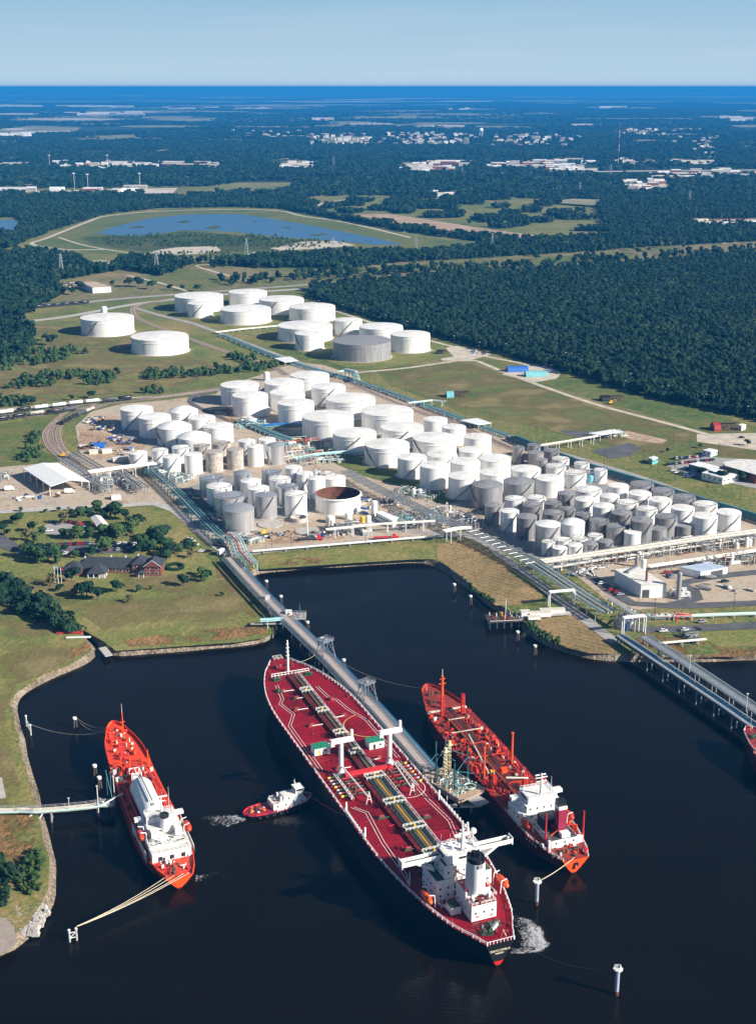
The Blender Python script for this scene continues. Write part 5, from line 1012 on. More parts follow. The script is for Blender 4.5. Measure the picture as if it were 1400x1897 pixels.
MB().box(52, 6.4, 7, 28, .5, 2.6, ORANGED).build('tank_coaming', t3); MB().box(52, -5.4, 7, 28, .5, 2.6, ORANGED).build('tank_coaming', t3)
pipes(t3, [([(40, y, 8.0), (86, y, 8.4)], .25, m) for y, m in ((7.3, DRED), (-6.6, ORANGED), (-7.4, RED))])
clutter(t3, 42, 66, -8.2, -6, 7, 14, [ORANGE, RED, PIPEC], 'deck_fitting', 43); clutter(t3, 42, 66, 6.6, 8.4, 7, 16, [DRED, ORANGED, ORANGE], 'deck_fitting', 44, .3, 1.4, 2.4)
a1 = block(t3, 25.5, 0, 6.4, 20, 15.5, 4.2, SHIPW, 'accommodation_block', STAINY, (1.8,)); a2 = block(t3, 28.5, 0, 10.7, 10, 12.5, 2.4, SHIPW, 'tower_block', STAINY, (1.1,)); wh = MB().box(30.8, 0, 13.16, 5.5, 11.5, 2.3, SHIPW).box(30.8, 0, 15.47, 5.1, 11.1, .08, STAINY).build('wheelhouse', t3)
MB().box(33.6, 0, 14.0, .08, 11, 1.0, GLASS).build('window', wh)
for s in (-1, 1): MB().box(30.8, s * 5.78, 14.0, 4, .06, .9, GLASS).build('window', wh); MB().box(32.2, s * 7.6, 13.1, 2.2, 4, 1.2, SHIPW).build('bridge_wing', t3); lifeboat(t3, 24, s * 9.2, 10.2, 7, ORANGED, s)
rail_rect(wh, 28.3, 33.3, -5.5, 5.5, 15.55, SHIPW, 1, .12); rail_rect(a1, 16.1, 23, -7.4, 7.4, 10.7, SHIPW, 1, .12)
mast(t3, 31.5, -1, 15.5, 22.5, SHIPW, 'radar_mast', ((20, 3), (21.8, 4.6)), .45); mast(t3, 31, -4, 15.5, 26, SHIPW, 'antenna', (), .1); MB().box(31.2, -1, 22.2, .3, 5, .4, SHIPW).build('radar_scanner', t3)
f3 = MB().lathe(0, 0, [(1.9, 0), (1.8, 5.6)], SHIPW, 20).lathe(0, 0, [(1.82, 5.6), (1.8, 6.4), (1.5, 6.2), (.1, 6.2)], HULLB, 20).build('funnel', t3, 40, (24.6, -.6, 11.9)); f3.scale = (1.25, 1, 1)
for y in (4.4, -4.9): MB().box(21.5, y, 10.7, 3.4, 2.6, 3.2, SHIPW).build('casing_house', t3)
MB().box(13.5, 0, 6.2, 4, 15, 3.8, SHIPW).box(13.5, 0, 10, 4.2, 15.4, .15, STAINY).build('stern_house', t3); rail_rect(t3, 11.6, 15.4, -7.4, 7.4, 10.2, SHIPW, 1, .14)
for y in (4.4, 0, -4.4): MB().box(11.42, y, 6.7, .1, 1.6, 1.7, GLASS).build('doorway', t3)
for y in (3.2, -5.6): MB().tube((17.5, y, 10.6), (13, y + .3, 13.2), .2, DSTEEL, 6).build('derrick', t3)
clutter(t3, 8, 12, -6, 6, 6.4, 16, [SHIPW, SHIPW, DSTEEL, RED], 'deck_fitting', 45, .4, 1.2, 1.6); clutter(t3, 2, 8, -5.5, 5.5, 6.2, 18, [DRED, DSTEEL, RED, SHIPW], 'deck_fitting', 46, .4, 1.3, 1.3); clutter(t3, 16, 20, -7, 7, 10.7, 14, [SHIPW, STEEL, SHIPW], 'deck_fitting', 47, .4, 1.3, 1.2)
# ---------------------------------------------------------------- red ship cut by the right edge
p0 = G(1381, 1352, 9); h4 = R(111); L4 = 140
t4 = thing('moored_tanker', 'red decked ship bow cut off by the right edge of the picture', 'tanker ship', (p0.x - L4 * math.cos(h4), p0.y - L4 * math.sin(h4), 0), h4)
S4 = [(0, 6, .1, 7, 1), (20, 10.6, 9, 7, 0), (112, 10.8, 10.4, 7.4, 0), (121, 9.8, 8.4, 7.6, 0), (122, 9.7, 8.4, 9.8, 0), (131, 7.4, 4.6, 9.9, 0), (137, 4.2, 1.4, 10, -1), (140, .5, .05, 10, -2.5)]
FS4 = hull(t4, S4, HULLR, HULLR, 1.2, DRED)
for s in (1, -1): edge_rail(t4, FS4, s, 122, 140, SHIPW, 1.1, 1.6, .18, solid=RED); edge_rail(t4, FS4, s, 20, 121, PIPEC, 1.1, 1.8, .18, solid=RED)
mast(t4, 137, 0, 10, 16, SHIPW, 'jackstaff', (), .12); mast(t4, 126, -5, 9.8, 24, SHIPW, 'foremast', ((20, 3),), .5); MB().box(121, 0, 9.8, .8, 18, .8, PIPEC).build('forecastle_break', t4)
for x, y, a in ((131, 2.6, .3), (131, -2.6, -.3)): winch(t4, x, y, 10, DGREEN, a, .9)
clutter(t4, 100, 134, -7, 7, 8.2, 50, [RED, DRED, DGREEN, ORANGED, DSTEEL], 'deck_fitting', 51, .4, 1.6, 1.6)
# ---------------------------------------------------------------- tug
a = G(452, 1514, 0); b = G(572, 1484, 0); rz5 = math.atan2(b.y - a.y, b.x - a.x)
t5 = thing('harbour_tug', 'tug with white deckhouse and low red stern pushing at the crimson tanker', 'tug boat', a, rz5)
S5 = [(0, 1.0, .3, 1.4, .3), (1.5, 3.3, 2.4, 1.4, 0), (4, 4.4, 3.8, 1.4, 0), (9, 4.9, 4.6, 1.4, 0), (21, 4.9, 4.5, 1.8, 0), (26, 4.2, 3.2, 2.3, 0), (28.5, 2.6, 1.4, 2.6, -.4), (30, .5, .05, 2.8, -1)]
FS5 = hull(t5, S5, HULLB, HULLB, .5, MAROON)
for s in (1, -1):
    edge_rail(t5, FS5, s, 0, 12, RED, .5, 2, .2, solid=RED); edge_rail(t5, FS5, s, 12, 30, SHIPW, .8, 2, .16)
    for k in range(7): MB().lathe(5 + 3 * k, s * (interp(S5, 5 + 3 * k)[1] + .15), [(.55, .5), (.55, 1.1)], HOSE, 8, True, True).build('tyre_fender', t5)
block(t5, 19, 0, 1.7, 14.5, 6.8, 2.3, SHIPW, 'deckhouse', STAINY, (1.0,)); block(t5, 21, 0, 4.06, 8.5, 5.2, 2.0, SHIPW, 'upper_deckhouse', STAINY, (.8,)); w5 = MB().box(24, 0, 6.12, 3.6, 4.2, 2.1, SHIPW).box(24, 0, 8.23, 4, 4.6, .15, SHIPW).build('wheelhouse', t5)
for s in (-1, 1): MB().box(24, s * 2.13, 7.1, 3, .06, .9, GLASS).build('window', w5)
MB().box(25.84, 0, 7.1, .06, 3.6, .9, GLASS).build('window', w5); MB().box(22.16, 0, 7.1, .06, 3.6, .9, GLASS).build('window', w5)
mast(t5, 22.6, 0, 8.2, 12, SHIPW, 'mast', ((10.5, 1.6),), .16); rail_rect(t5, 12.2, 16.4, -3, 3, 4.1, SHIPW, .9, .12); clutter(t5, 12.5, 16, -2.6, 2.6, 4.1, 8, [SHIPW, DSTEEL, RED], 'deck_gear', 62, .3, .8, .8)
for s in (-1, 1): MB().lathe(15.6, s * 1.9, [(.55, 4.0), (.5, 6.4), (.1, 6.4)], SHIPW, 10).build('funnel', t5)
winch(t5, 7.5, 0, 1.8, DSTEEL, 1.57, .6); clutter(t5, 3, 9, -3, 3, 1.8, 14, [YEL, YEL, RED, SHIPW, DSTEEL], 'deck_gear', 61, .3, 1, .8)
# ---------------------------------------------------------------- foam and mooring lines
def foam_mat():
    m, t, n, b, l = nodes('foam'); b.inputs['Base Color'].default_value = (.42, .42, .44, 1); b.inputs['Roughness'].default_value = .8
    g = n.new('ShaderNodeNewGeometry'); z = n.new('ShaderNodeTexNoise'); z.inputs['Scale'].default_value = .55; z.inputs['Detail'].default_value = 9; z.inputs['Roughness'].default_value = .7; z.inputs['Distortion'].default_value = 1.6
    l.new(g.outputs['Position'], z.inputs[0]); at = n.new('ShaderNodeAttribute'); at.attribute_name = 'edge'
    a = n.new('ShaderNodeMath'); a.operation = 'MULTIPLY_ADD'; a.inputs[1].default_value = .34; a.inputs[2].default_value = -.17; l.new(at.outputs['Fac'], a.inputs[0])
    s = n.new('ShaderNodeMath'); s.operation = 'ADD'; l.new(z.outputs[0], s.inputs[0]); l.new(a.outputs[0], s.inputs[1])
    mr = n.new('ShaderNodeMapRange'); mr.inputs[1].default_value = .50; mr.inputs[2].default_value = .72; l.new(s.outputs[0], mr.inputs[0]); l.new(mr.outputs[0], b.inputs['Alpha']); MATS['foam'] = m; return m
FOAM = foam_mat()
def foam(name, label, rim, core, z=.05):
    """patch between an outer rim and inner core line, densest where edge = 1"""
    n = len(rim); V = []; E = []; F = []; K = 6
    for (rx, ry, re), (cx, cy, ce) in zip(rim, core):
        A, B = G(rx, ry, z), G(cx, cy, z)
        for k in range(K + 1): t = k / K; V.append(A.lerp(B, t)); E.append((re + (ce - re) * t) * min(1, 6 * min(t + .02, 1.02 - t)))
    for i in range(n - 1):
        for k in range(K): F.append((i * (K + 1) + k, (i + 1) * (K + 1) + k, (i + 1) * (K + 1) + k + 1, i * (K + 1) + k + 1))
    me = bpy.data.meshes.new(name); me.from_pydata([tuple(v) for v in V], [], F); me.materials.append(FOAM); at = me.attributes.new('edge', 'FLOAT', 'POINT'); at.data.foreach_set('value', E); me.update()
    o = bpy.data.objects.new(name, me); scene.collection.objects.link(o); tag(o, label, 'foam', kind='stuff')
foam('propeller_wash', 'white foam swirl on the water beside the stern of the crimson tanker', [(950, 1690, .3), (985, 1702, .8), (1008, 1720, 1.2), (1012, 1738, 1.3), (1022, 1752, 1.2), (1005, 1764, .9), (970, 1768, .9), (946, 1768, .7)], [(942, 1708, .2), (952, 1722, .35), (958, 1732, .55), (960, 1740, .6), (962, 1746, .6), (960, 1750, .5), (952, 1752, .4), (944, 1756, .3)])
foam('tug_wash', 'thin foam streaks behind the tug', [(360, 1516, .2), (390, 1510, .6), (420, 1508, .8), (455, 1509, .9)], [(362, 1526, .1), (390, 1532, .2), (420, 1534, .5), (455, 1522, .7)])
foam('stern_ripple', 'small foam patch beside the orange stern', [(362, 1620, .8), (385, 1618, .5), (408, 1610, .4)], [(362, 1634, .5), (385, 1632, .1), (406, 1618, .2)])
def rope(p, q, label, sag=1.5, r=.11, m=ROPE):
    P = [Vector(p).lerp(Vector(q), k / 12) - Vector((0, 0, sag * 4 * (k / 12) * (1 - k / 12))) for k in range(13)]; mb = MB()
    for a, b in zip(P, P[1:]): mb.tube(a, b, r, m, 5, cap=False)
    tag(mb.build('mooring_line'), label, 'rope', 'mooring lines')
def ts(t, l, w_, z): return t.matrix_basis @ Vector((l, w_, z))
for k, (l, w_, lab) in enumerate(((.6, 4.8, 'left rope of the bundle from the orange stern to the timber dolphin'), (.3, 2, 'second rope of the bundle from the orange stern to the dolphin'), (.1, -1.5, 'third rope of the bundle from the orange stern to the dolphin'), (0, -3.6, 'rightmost rope of the bundle from the orange stern to the dolphin'))):
    rope(ts(t3, l, w_, 6.6), G(142 + k * .8, 1716, 4.5), lab, 1.2)
rope(ts(t2, .3, .5, 7.5), G(1002, 1630, 8.6), 'pale rope from the orange stern of the slim tanker to the column dolphin', .6, .14)
rope(ts(t3, 120, 3, 10.5), G(142, 1330, 5), 'rope from the orange bow to the dark pile dolphin', 2, .07); rope(ts(t3, 119, 4, 10.5), G(143, 1333, 4.6), 'lower rope from the orange bow to the dark pile dolphin', 3, .07); rope(ts(t3, 117, 5, 10.3), G(58, 1342, 4), 'long rope from the orange bow to the leaning mooring frame', 3, .07)
rope(ts(t1, 92, 19.6, 12), ts(t5, 28, 0, 4), 'orange towline between the tug bow and the crimson tanker', 1, .1, ORANGED); rope(ts(t1, 233, -7, 14.5), G(585, 1212, 8), 'rope from the crimson bow to the first trestle gantry', 1, .08); rope(ts(t2, 150, 2, 10.6), G(622, 1222, 4), 'long thin rope from the slim tanker bow to the far pile', 3, .06)
rope(ts(t1, 1, -4.5, 11), G(1140, 1796, 10), 'thin rope from the crimson stern to the nearest column dolphin', 4, .03, DSTEEL)
# ================================================================ pipe racks
def rack(name, label, pts, zh, pipe_list, width, every, sm, z0=LAND, legs=True, smooth=True, beam=.35, cat='pipe rack', tt=False):
    P = [G(x, y, z0 + zh) for x, y in pts]; L = smooth_line(P, 15) if smooth else P; o = P[0].copy(); o.z = 0
    t = thing(name, label, cat, o); L = [p - o for p in L]
    for d, r, m in pipe_list:
        q = MB(); Q = offs(L, d)
        for a, b in zip(Q, Q[1:]): q.tube(a + Vector((0, 0, r)), b + Vector((0, 0, r)), r, m, 6, cap=False)
        q.build('pipe', t)
    tot = sum((b - a).length for a, b in zip(L, L[1:])); every = max(every, tot / 95); s = every / 2; acc = 0
    for a, b in zip(L, L[1:]):
        d = (b - a); n = Vector((-d.y, d.x, 0)).normalized()
        while s <= acc + d.length:
            p = a + d * ((s - acc) / d.length); q = MB(); u, v = p + n * width / 2, p - n * width / 2; q.tube(u - Vector((0, 0, .25)), v - Vector((0, 0, .25)), beam, sm, 4)
            if legs:
                for w_ in (u, v): q.tube((w_.x, w_.y, z0 - (0 if z0 > 1 else 2)), w_, beam, sm, 4)
            q.build('support', t); s += every
        acc += d.length
    return t, L
def bundle(n, w_, r, ms): return [(-w_ / 2 + w_ * k / max(1, n - 1), r * (1 + .35 * ((k * 7) % 3 - 1)), ms[k % len(ms)]) for k in range(n)]
rack('pipe_rack', 'long white and teal pipe rack running from the tanks to the right trestle', [(985, 1040), (1030, 1070), (1080, 1104), (1128, 1134)], 6, bundle(11, 11, .28, [PIPEW, STEEL, LTEAL, PIPEW, DSTEEL, PIPEW]), 14, 9, STEEL, smooth=False)
rack('pipe_rack', 'elevated pipe rack between the open topped tank and the packed grey tanks', [(640, 872), (680, 896), (730, 920), (790, 948), (850, 975), (920, 1006), (985, 1040)], 5.5, bundle(10, 10, .24, [PIPEW, STEEL, PIPEW, DSTEEL, PIPEW, STEEL]), 13, 9, STEEL)
rack('pipe_rack', 'broad cream pipe rack along the front of the packed grey tanks', [(1004, 1040), (1100, 1026), (1200, 1012), (1300, 997), (1400, 984), (1520, 968)], 7, bundle(8, 8.5, .24, [PIPEC, PIPEC, PIPEW, STEEL]), 10, 9, STEEL, smooth=False)
rack('pipe_rack', 'lower pipe level under the broad cream rack', [(1010, 1050), (1120, 1032), (1250, 1014), (1400, 992), (1520, 975)], 3.5, bundle(8, 9, .28, [PIPEC, PIPEW, STEEL, DSTEEL]), 10, 12, STEEL, smooth=False)
TP = [TEAL, LTEAL, DTEAL, TEAL, LTEAL]
rack('pipe_corridor', 'low teal pipe corridor beside the long diagonal road', [(410, 620), (450, 637), (500, 657), (560, 678), (640, 700), (700, 720), (800, 756), (880, 786), (940, 808)], 1.6, bundle(6, 7, .32, TP), 9, 16, LTEAL)
rack('pipe_corridor', 'dark teal pipe corridor behind the packed tanks at the right', [(945, 810), (1000, 832), (1080, 862), (1160, 886), (1250, 914), (1330, 938), (1420, 966), (1540, 1008)], 2.0, bundle(9, 11, .5, [DTEAL, DSTEEL, DTEAL, TEAL, DSTEEL]), 12, 12, DTEAL)
rack('pipe_rack', 'teal pipe rack stepping down past the silver tanks', [(272, 862), (300, 885), (335, 918), (370, 955), (400, 985), (420, 1002)], 5, bundle(7, 7, .24, [TEAL, DTEAL, LTEAL, DTEAL]), 9, 8, DTEAL)
rack('pipe_rack', 'dark pipe rack in the shadow of the silver tanks', [(345, 905), (375, 935), (400, 962), (428, 985)], 3, bundle(6, 7, .34, [DTEAL, DSTEEL, DTEAL]), 8, 8, DSTEEL)
rack('pipe_rack', 'arched teal and white pipes over the head of the left trestle', [(418, 990), (430, 992), (440, 1004), (446, 1022), (458, 1036), (468, 1046)], 6, bundle(6, 7, .36, [LTEAL, TEAL, RED, LTEAL, PIPEW]), 8, 7, LTEAL, smooth=False)
rack('pipe_bridge', 'white covered pipe bridge crossing beside the loading shed', [(165, 876), (228, 867), (290, 859)], 8.5, bundle(6, 5, .5, [PIPEW, PIPEC, PIPEW]), 7, 10, PIPEW, smooth=False)
rack('pipe_rack', 'steel pipe rack behind the white loading shed', [(115, 850), (140, 866), (165, 884), (200, 905)], 5, bundle(6, 6, .25, [STEEL, PIPEW, STEEL]), 7, 7, STEEL)
rack('pipe_rack', 'steel pipe rack between the construction yard and the pipe bridge', [(135, 838), (160, 853), (185, 868)], 5, bundle(6, 7, .25, [STEEL, PIPEW, DSTEEL]), 8, 6, STEEL)
rack('pipe_rack', 'steel pipe rack running down from the pipe bridge to the front road', [(218, 868), (240, 885), (266, 905)], 5, bundle(6, 8, .25, [STEEL, PIPEW, DSTEEL]), 8, 6, STEEL)
rack('pipeline', 'single thick white pipe along the grass bank above the basin', [(468, 1023), (600, 1012), (720, 1002), (822, 994)], 1.2, [(0, .7, PIPEW), (1.3, .35, PIPEC)], 2, 14, CONC, smooth=False)
rack('pipe_rack', 'raised white pipes across the pump area in front of the open topped tank', [(604, 982), (700, 972), (806, 966)], 6, bundle(3, 2.4, .3, [PIPEW, PIPEC]), 3, 12, PIPEW, smooth=False)
rack('pipe_rack', 'white pipes on the elevated link from the front road to the rack', [(822, 985), (846, 980), (872, 978)], 8, bundle(5, 4, .4, [PIPEW, PIPEC]), 5, 8, PIPEW, smooth=False)
rack('pipeline', 'pale teal pipeline crossing the grass at the right edge', [(1178, 1140), (1260, 1142), (1330, 1139), (1540, 1132)], 1.5, bundle(4, 3.6, .32, [LTEAL, PIPEW, LTEAL]), 5, 12, CONC, smooth=False)
rack('pipeline', 'white pipe on posts above the brown weeds at the right', [(1218, 1194), (1262, 1190), (1308, 1186)], 2, [(0, .5, PIPEW), (1.2, .4, PIPEC)], 2, 9, CONC, smooth=False)
rack('pipe_rack', 'teal pipe loop across the tanks in the middle farm', [(445, 778), (480, 792), (510, 805), (540, 815)], 2, bundle(7, 9, .4, TP), 10, 8, LTEAL)
rack('pipe_rack', 'blue shaded pipes beside the widest white tank', [(488, 790), (530, 786), (560, 786)], 1.6, bundle(6, 8, .4, [TEAL, DTEAL, BLUE]), 8, 8, DTEAL, smooth=False)
rack('pipe_rack', 'teal rack running from the manifold towards the shadowed front tanks', [(545, 850), (590, 842), (635, 838), (680, 836)], 3, bundle(5, 5, .4, [LTEAL, TEAL]), 6, 8, LTEAL, smooth=False)
rack('pipe_rack', 'white pipe link crossing the corridor to the open canopy', [(1000, 826), (1050, 818), (1108, 808)], 6, bundle(3, 3, .3, [PIPEC, PIPEW]), 3.5, 12, PIPEW, smooth=False)
rack('pipe_rack', 'pipe link across the corridor behind the small back tanks', [(756, 747), (800, 742), (826, 744)], 5, bundle(4, 4, .35, [LTEAL, PIPEC]), 5, 10, LTEAL, smooth=False)
rack('pipe_rack', 'pipes at the foot of the upper farm by the corridor head', [(400, 616), (450, 610), (515, 604)], 2, bundle(5, 6, .4, [PIPEC, LTEAL]), 6, 9, PIPEW, smooth=False)
rack('pipe_rack', 'short arch of teal pipes over the corridor road bend', [(628, 690), (640, 686), (658, 692), (662, 700)], 6, bundle(5, 5, .4, [LTEAL, TEAL]), 6, 7, PIPEW, smooth=False)
rack('pipe_rack', 'row of white pipes between the right hand process plant and the shed', [(1200, 1050), (1255, 1042), (1310, 1034), (1400, 1020), (1500, 1006)], 4, bundle(4, 4, .4, [PIPEW, PIPEC]), 5, 10, STEEL, smooth=False)
for k in range(11):   # cross arms on the central rack
    x, y = 868 + k * 10.5, 985 + k * 5.9; a = G(x, y, LAND + 7); b = G(x + 16, y - 3, LAND + 7); q = MB().tube(a, b, .22, STEEL, 5); q.tube((b.x, b.y, LAND), b, .25, STEEL, 4); tag(q.build('pipe_outrigger'), 'white pipe outrigger arm beside the central rack', 'pipe support', 'outrigger arms beside the central rack')
# the truss between rack and right trestle, and the white goal frames
def goal(pa, pb, h, label, m=PIPEW, th=.9):
    a, b = G(*pa), G(*pb); t = thing('pipe_portal', label, 'pipe portal', a); d = b - a; n = Vector((-d.y, d.x, 0)).normalized() * 1.2
    for p in (Vector((0, 0, 0)), d):
        q = MB()
        for s in (-1, 1): q.tube(p + n * s, p + n * s + Vector((0, 0, h)), th * .45, m, 6)
        q.build('leg', t)
    for s in (-1, 0, 1): MB().tube(n * s + Vector((0, 0, h)), d + n * s + Vector((0, 0, h)), th * .45, m, 6).build('beam', t)
goal((1016, 1124), (1062, 1120), 9, 'white pipe portal over the road beside the small jetty'); goal((1152, 1176), (1192, 1172), 10, 'white pipe portal at the landward end of the right trestle'); goal((1128, 1136), (1178, 1170), 9, 'white pipe bridge leading onto the right trestle'); goal((640, 697), (660, 702), 8, 'white portal where the teal corridor turns')
# ================================================================ trestles and jetties
def trestle(name, label, pts, z, w_, deckm, rails, piles=14, pipesl=(), pile_m=WOOD, th=.7):
    P = [G(x, y, z) for x, y in pts]; o = P[0].copy(); o.z = 0; t = thing(name, label, 'trestle', o); L = [p - o for p in smooth_line(P, 18)]
    q = MB(); A, B = offs(L, w_ / 2), offs(L, -w_ / 2); V = []
    for a, b in zip(A, B): V += [a, b, a - Vector((0, 0, th)), b - Vector((0, 0, th))]
    F = []
    for i in range(len(A) - 1):
        k = 4 * i; F += [(k, k + 1, k + 5, k + 4), (k + 2, k + 6, k + 7, k + 3), (k, k + 4, k + 6, k + 2), (k + 1, k + 3, k + 7, k + 5)]
    q.add(V, F, deckm).build('deck', t)
    for d, r, m, dz in pipesl:
        q = MB(); Q = offs(L, d)
        for a, b in zip(Q, Q[1:]): q.tube(a + Vector((0, 0, dz)), b + Vector((0, 0, dz)), r, m, 6, cap=False)
        q.build('pipe', t)
    for d, m in rails:
        q = MB(); Q = offs(L, d)
        for a, b in zip(Q, Q[1:]):
            for hh in (.55, 1.1): q.tube(a + Vector((0, 0, hh)), b + Vector((0, 0, hh)), .09, m, 4, cap=False)
            n = int((b - a).length / 3) or 1
            for i in range(n): p = a.lerp(b, i / n); q.box(p.x, p.y, p.z, .14, .14, 1.1, m)
        q.build('railing', t)
    tot = sum((b - a).length for a, b in zip(L, L[1:])); s = 3; acc = 0
    for a, b in zip(L, L[1:]):
        d = b - a; n = Vector((-d.y, d.x, 0)).normalized()
        while s <= acc + d.length:
            p = a + d * ((s - acc) / d.length); q = MB(); u, v = p + n * w_ * .55 - Vector((0, 0, th)), p - n * w_ * .55 - Vector((0, 0, th)); q.tube(u, v, .45, pile_m, 5)
            for w2 in (u, (u + v) / 2, v): q.tube((w2.x, w2.y, -2), w2, .38, pile_m, 6)
            q.build('pile_bent', t); s += piles
        acc += d.length
    return t, L, o
TC1 = mat('trestle_concrete', (.36, .31, .29), .9, .1, .3); NAVY = mat('blue_pipe', (.03, .13, .28), .45, .2, .3)
t, L, o_ = trestle('jetty_trestle', 'long narrow concrete trestle road from the lawn corner out beside the crimson tanker', [(424, 1032), (458, 1070), (495, 1109), (540, 1153), (612, 1223), (638, 1251), (702, 1319), (749, 1373), (795, 1427)], 7, 4.6, TC1, ((2.6, STEEL), (-2.6, STEEL), (-3.6, STEEL)), 13,
  [(3.6, .35, NAVY, -1.6), (4.6, .35, TEAL, -1.8), (5.6, .4, NAVY, -2), (-3.2, .3, STEEL, .2), (-4.0, .3, PIPEW, -.2), (-4.8, .3, STEEL, -.4)])
for (x, y), lab in (((603, 1213), 'first grey trapezoid pipe gantry straddling the left trestle, nearer the shore'), ((679, 1293), 'second grey trapezoid pipe gantry straddling the left trestle, nearer the loading platform')):
    p = G(x, y, 7); g = thing('trestle_gantry', lab, 'gantry', (p.x, p.y, 0), R(-47)); GM = mat('gantry_grey', (.17, .19, .22), .5)
    for s in (-1, 1):
        q = MB()
        for u in (-1, 1): q.tube((u * 3.4, s * 4.8, 0), (u * 1.9, s * 2.6, 15), .28, GM, 5)
        q.tube((-3, s * 4.3, 6), (3, s * 4.3, 6), .2, GM, 5); q.tube((-2.9, s * 4.2, 6.4), (2, s * 2.8, 14), .15, GM, 4); q.tube((2.9, s * 4.2, 6.4), (-2, s * 2.8, 14), .15, GM, 4); q.build('side_frame', g)
    MB().box(0, 0, 14.8, 5, 7, .5, GM).build('top_platform', g); MB().box(0, 0, 15.3, 1.4, 1.4, .5, STEEL).build('hatch', g); rail_rect(g, -2.4, 2.4, -3.4, 3.4, 15.3, STEEL)
p = G(494, 1110, 7); g = MB().box(0, 0, 0, 1.6, 3.4, 2.0, mat('shelter_grey', (.3, .31, .33), .6)).box(0, 0, 2, 2, 3.8, .2, CONC).build('shelter', None, None, p, R(-45)); tag(g, 'small grey shelter on the left trestle before the halfway landing', 'shelter')
# halfway landing on the left trestle
p = G(545, 1140, 6); t = thing('small_landing', 'small landing with white hut beside the left trestle', 'landing', (p.x, p.y, 0)); MB().box(0, 0, 5.4, 13, 9, .6, CONC).build('deck', t)
for a, b in ((-6, -4), (6, -4), (-6, 4), (6, 4), (0, -4)): MB().tube((a, b, -2), (a, b, 5.4), .45, WOOD, 8).build('pile', t)
h = MB().box(-3, 0, 6, 3.2, 2.6, 2.8, WHITE).box(-3, 0, 8.8, 3.5, 2.9, .15, STAINY).build('hut', t); MB().box(-3, -1.33, 6.9, .8, .06, 1, GLASS).build('window', h)
q = MB()
for a in (-.6, .6): q.tube((3 + a, 1, 6), (3, 1, 13), .14, DTEAL, 5); q.tube((3, 1 + a, 6), (3, 1, 13), .14, DTEAL, 5)
q.build('derrick', t); clutter(t, -1, 6, -4, 4, 6, 16, [STEEL, PIPEW, LTEAL, RED], 'fitting', 71, .3, 1, 1.3); rail_rect(t, -6.3, 6.3, -4.3, 4.3, 6, STEEL)
t, L = rack('pipe_bridge', 'pale teal pipe bridge from the lawn corner to the left trestle', [(482, 1150), (505, 1149), (524, 1147)], 4, bundle(5, 3.6, .4, [LTEAL, TEAL, LTEAL]), 4, 8, LTEAL, smooth=False)
o = MB().box(0, 0, 0, 22, 1.6, .4, CONC).build('footbridge', None, None, G(502, 1156, 5), R(2)); tag(o, 'flat footbridge from the lawn corner to the left trestle, below the teal pipes', 'footbridge')
# right trestle: pipeway and roadway
rt = bundle(5, 5, .32, [NAVY, PIPEW, STEEL, PIPEW, NAVY])
trestle('pipe_trestle', 'right trestle pipeway with white edged blue pipes over the water', [(1146, 1178), (1200, 1214), (1270, 1261), (1340, 1308), (1400, 1350), (1480, 1404)], 6.5, 5.2, DSTEEL, (), 14, [(2.6, .34, PIPEW, .9)] + [(d, r, m, .5) for d, r, m in ((1.6, .3, NAVY), (.8, .3, DTEAL), (0, .3, NAVY), (-.8, .32, PIPEW), (-1.5, .28, PIPEW), (-2.3, .3, STEEL))], CONCD)
trestle('road_trestle', 'right trestle roadway with handrails and pipes on its far side', [(1192, 1178), (1250, 1214), (1320, 1260), (1380, 1300), (1420, 1327), (1480, 1367)], 7.5, 4.6, STEEL, ((2.4, STEEL), (-2.4, STEEL)), 14, [(-3.1, .3, PIPEW, .2), (-3.9, .3, STEEL, .2), (2.9, .3, LTEAL, .2)], CONCD)
for x, y in ((1276, 1246), (1381, 1318)):
    p = G(x, y, 7); q = MB().tube((0, 0, 0), (0, 0, 9), .14, PIPEW, 6).box(0, 0, 9, 1.2, .5, .25, PIPEW); tag(q.build('lamp_post', None, None, p), 'lamp post on the right trestle, %s' % ('nearer the shore' if x < 1300 else 'nearer the right edge'), 'lamp post', 'lamp posts on the right trestle')
# loading platform between the crimson and slim tankers
p = G(836, 1452, 7); t = thing('loading_platform', 'loading platform crowded with pipes and tall blue arms between the two tankers', 'loading platform', (p.x, p.y, 0), R(-52))
MB().box(0, 0, 6.2, 26, 15, .8, mat('platform_tan', (.38, .27, .19), .9, .15, .4)).build('deck', t); MB().box(16, 0, 6.1, 8, 6, .6, CONC).build('deck_extension', t)
for a in (-12, -4, 4, 12):
    for b in (-6.5, 6.5): MB().tube((a, b, -2), (a, b, 6.2), .55, WOOD, 8).build('pile', t)
rnd2 = random.Random(3)
for k in range(46):
    a, b = rnd2.uniform(-11, 9), rnd2.uniform(-6.5, 6.5); q = MB(); m = rnd2.choice([LTEAL, LTEAL, TEAL, PIPEW, STEEL, DTEAL, PIPEC]); d = rnd2.uniform(1.5, 4.5); z = rnd2.uniform(7.4, 9)
    if rnd2.random() < .5: q.tube((a, b, z), (a + d, b, z), .25, m, 6).tube((a + d, b, z), (a + d, b, 7), .25, m, 6).tube((a, b, z), (a, b, 7), .25, m, 6)
    else: q.tube((a, b, z), (a, b + d * .6, z), .28, m, 6).tube((a, b, z), (a, b, 7), .28, m, 6)
    q.build('pipe', t)
q = MB()
for k in range(14): A = 6.28 * k / 14; B = 6.28 * (k + 1) / 14; q.tube((8 + 2.4 * math.cos(A), 3 + 2.4 * math.sin(A), 8.4), (8 + 2.4 * math.cos(B), 3 + 2.4 * math.sin(B), 8.4), .3, LTEAL, 6)
q.build('hose_reel', t)
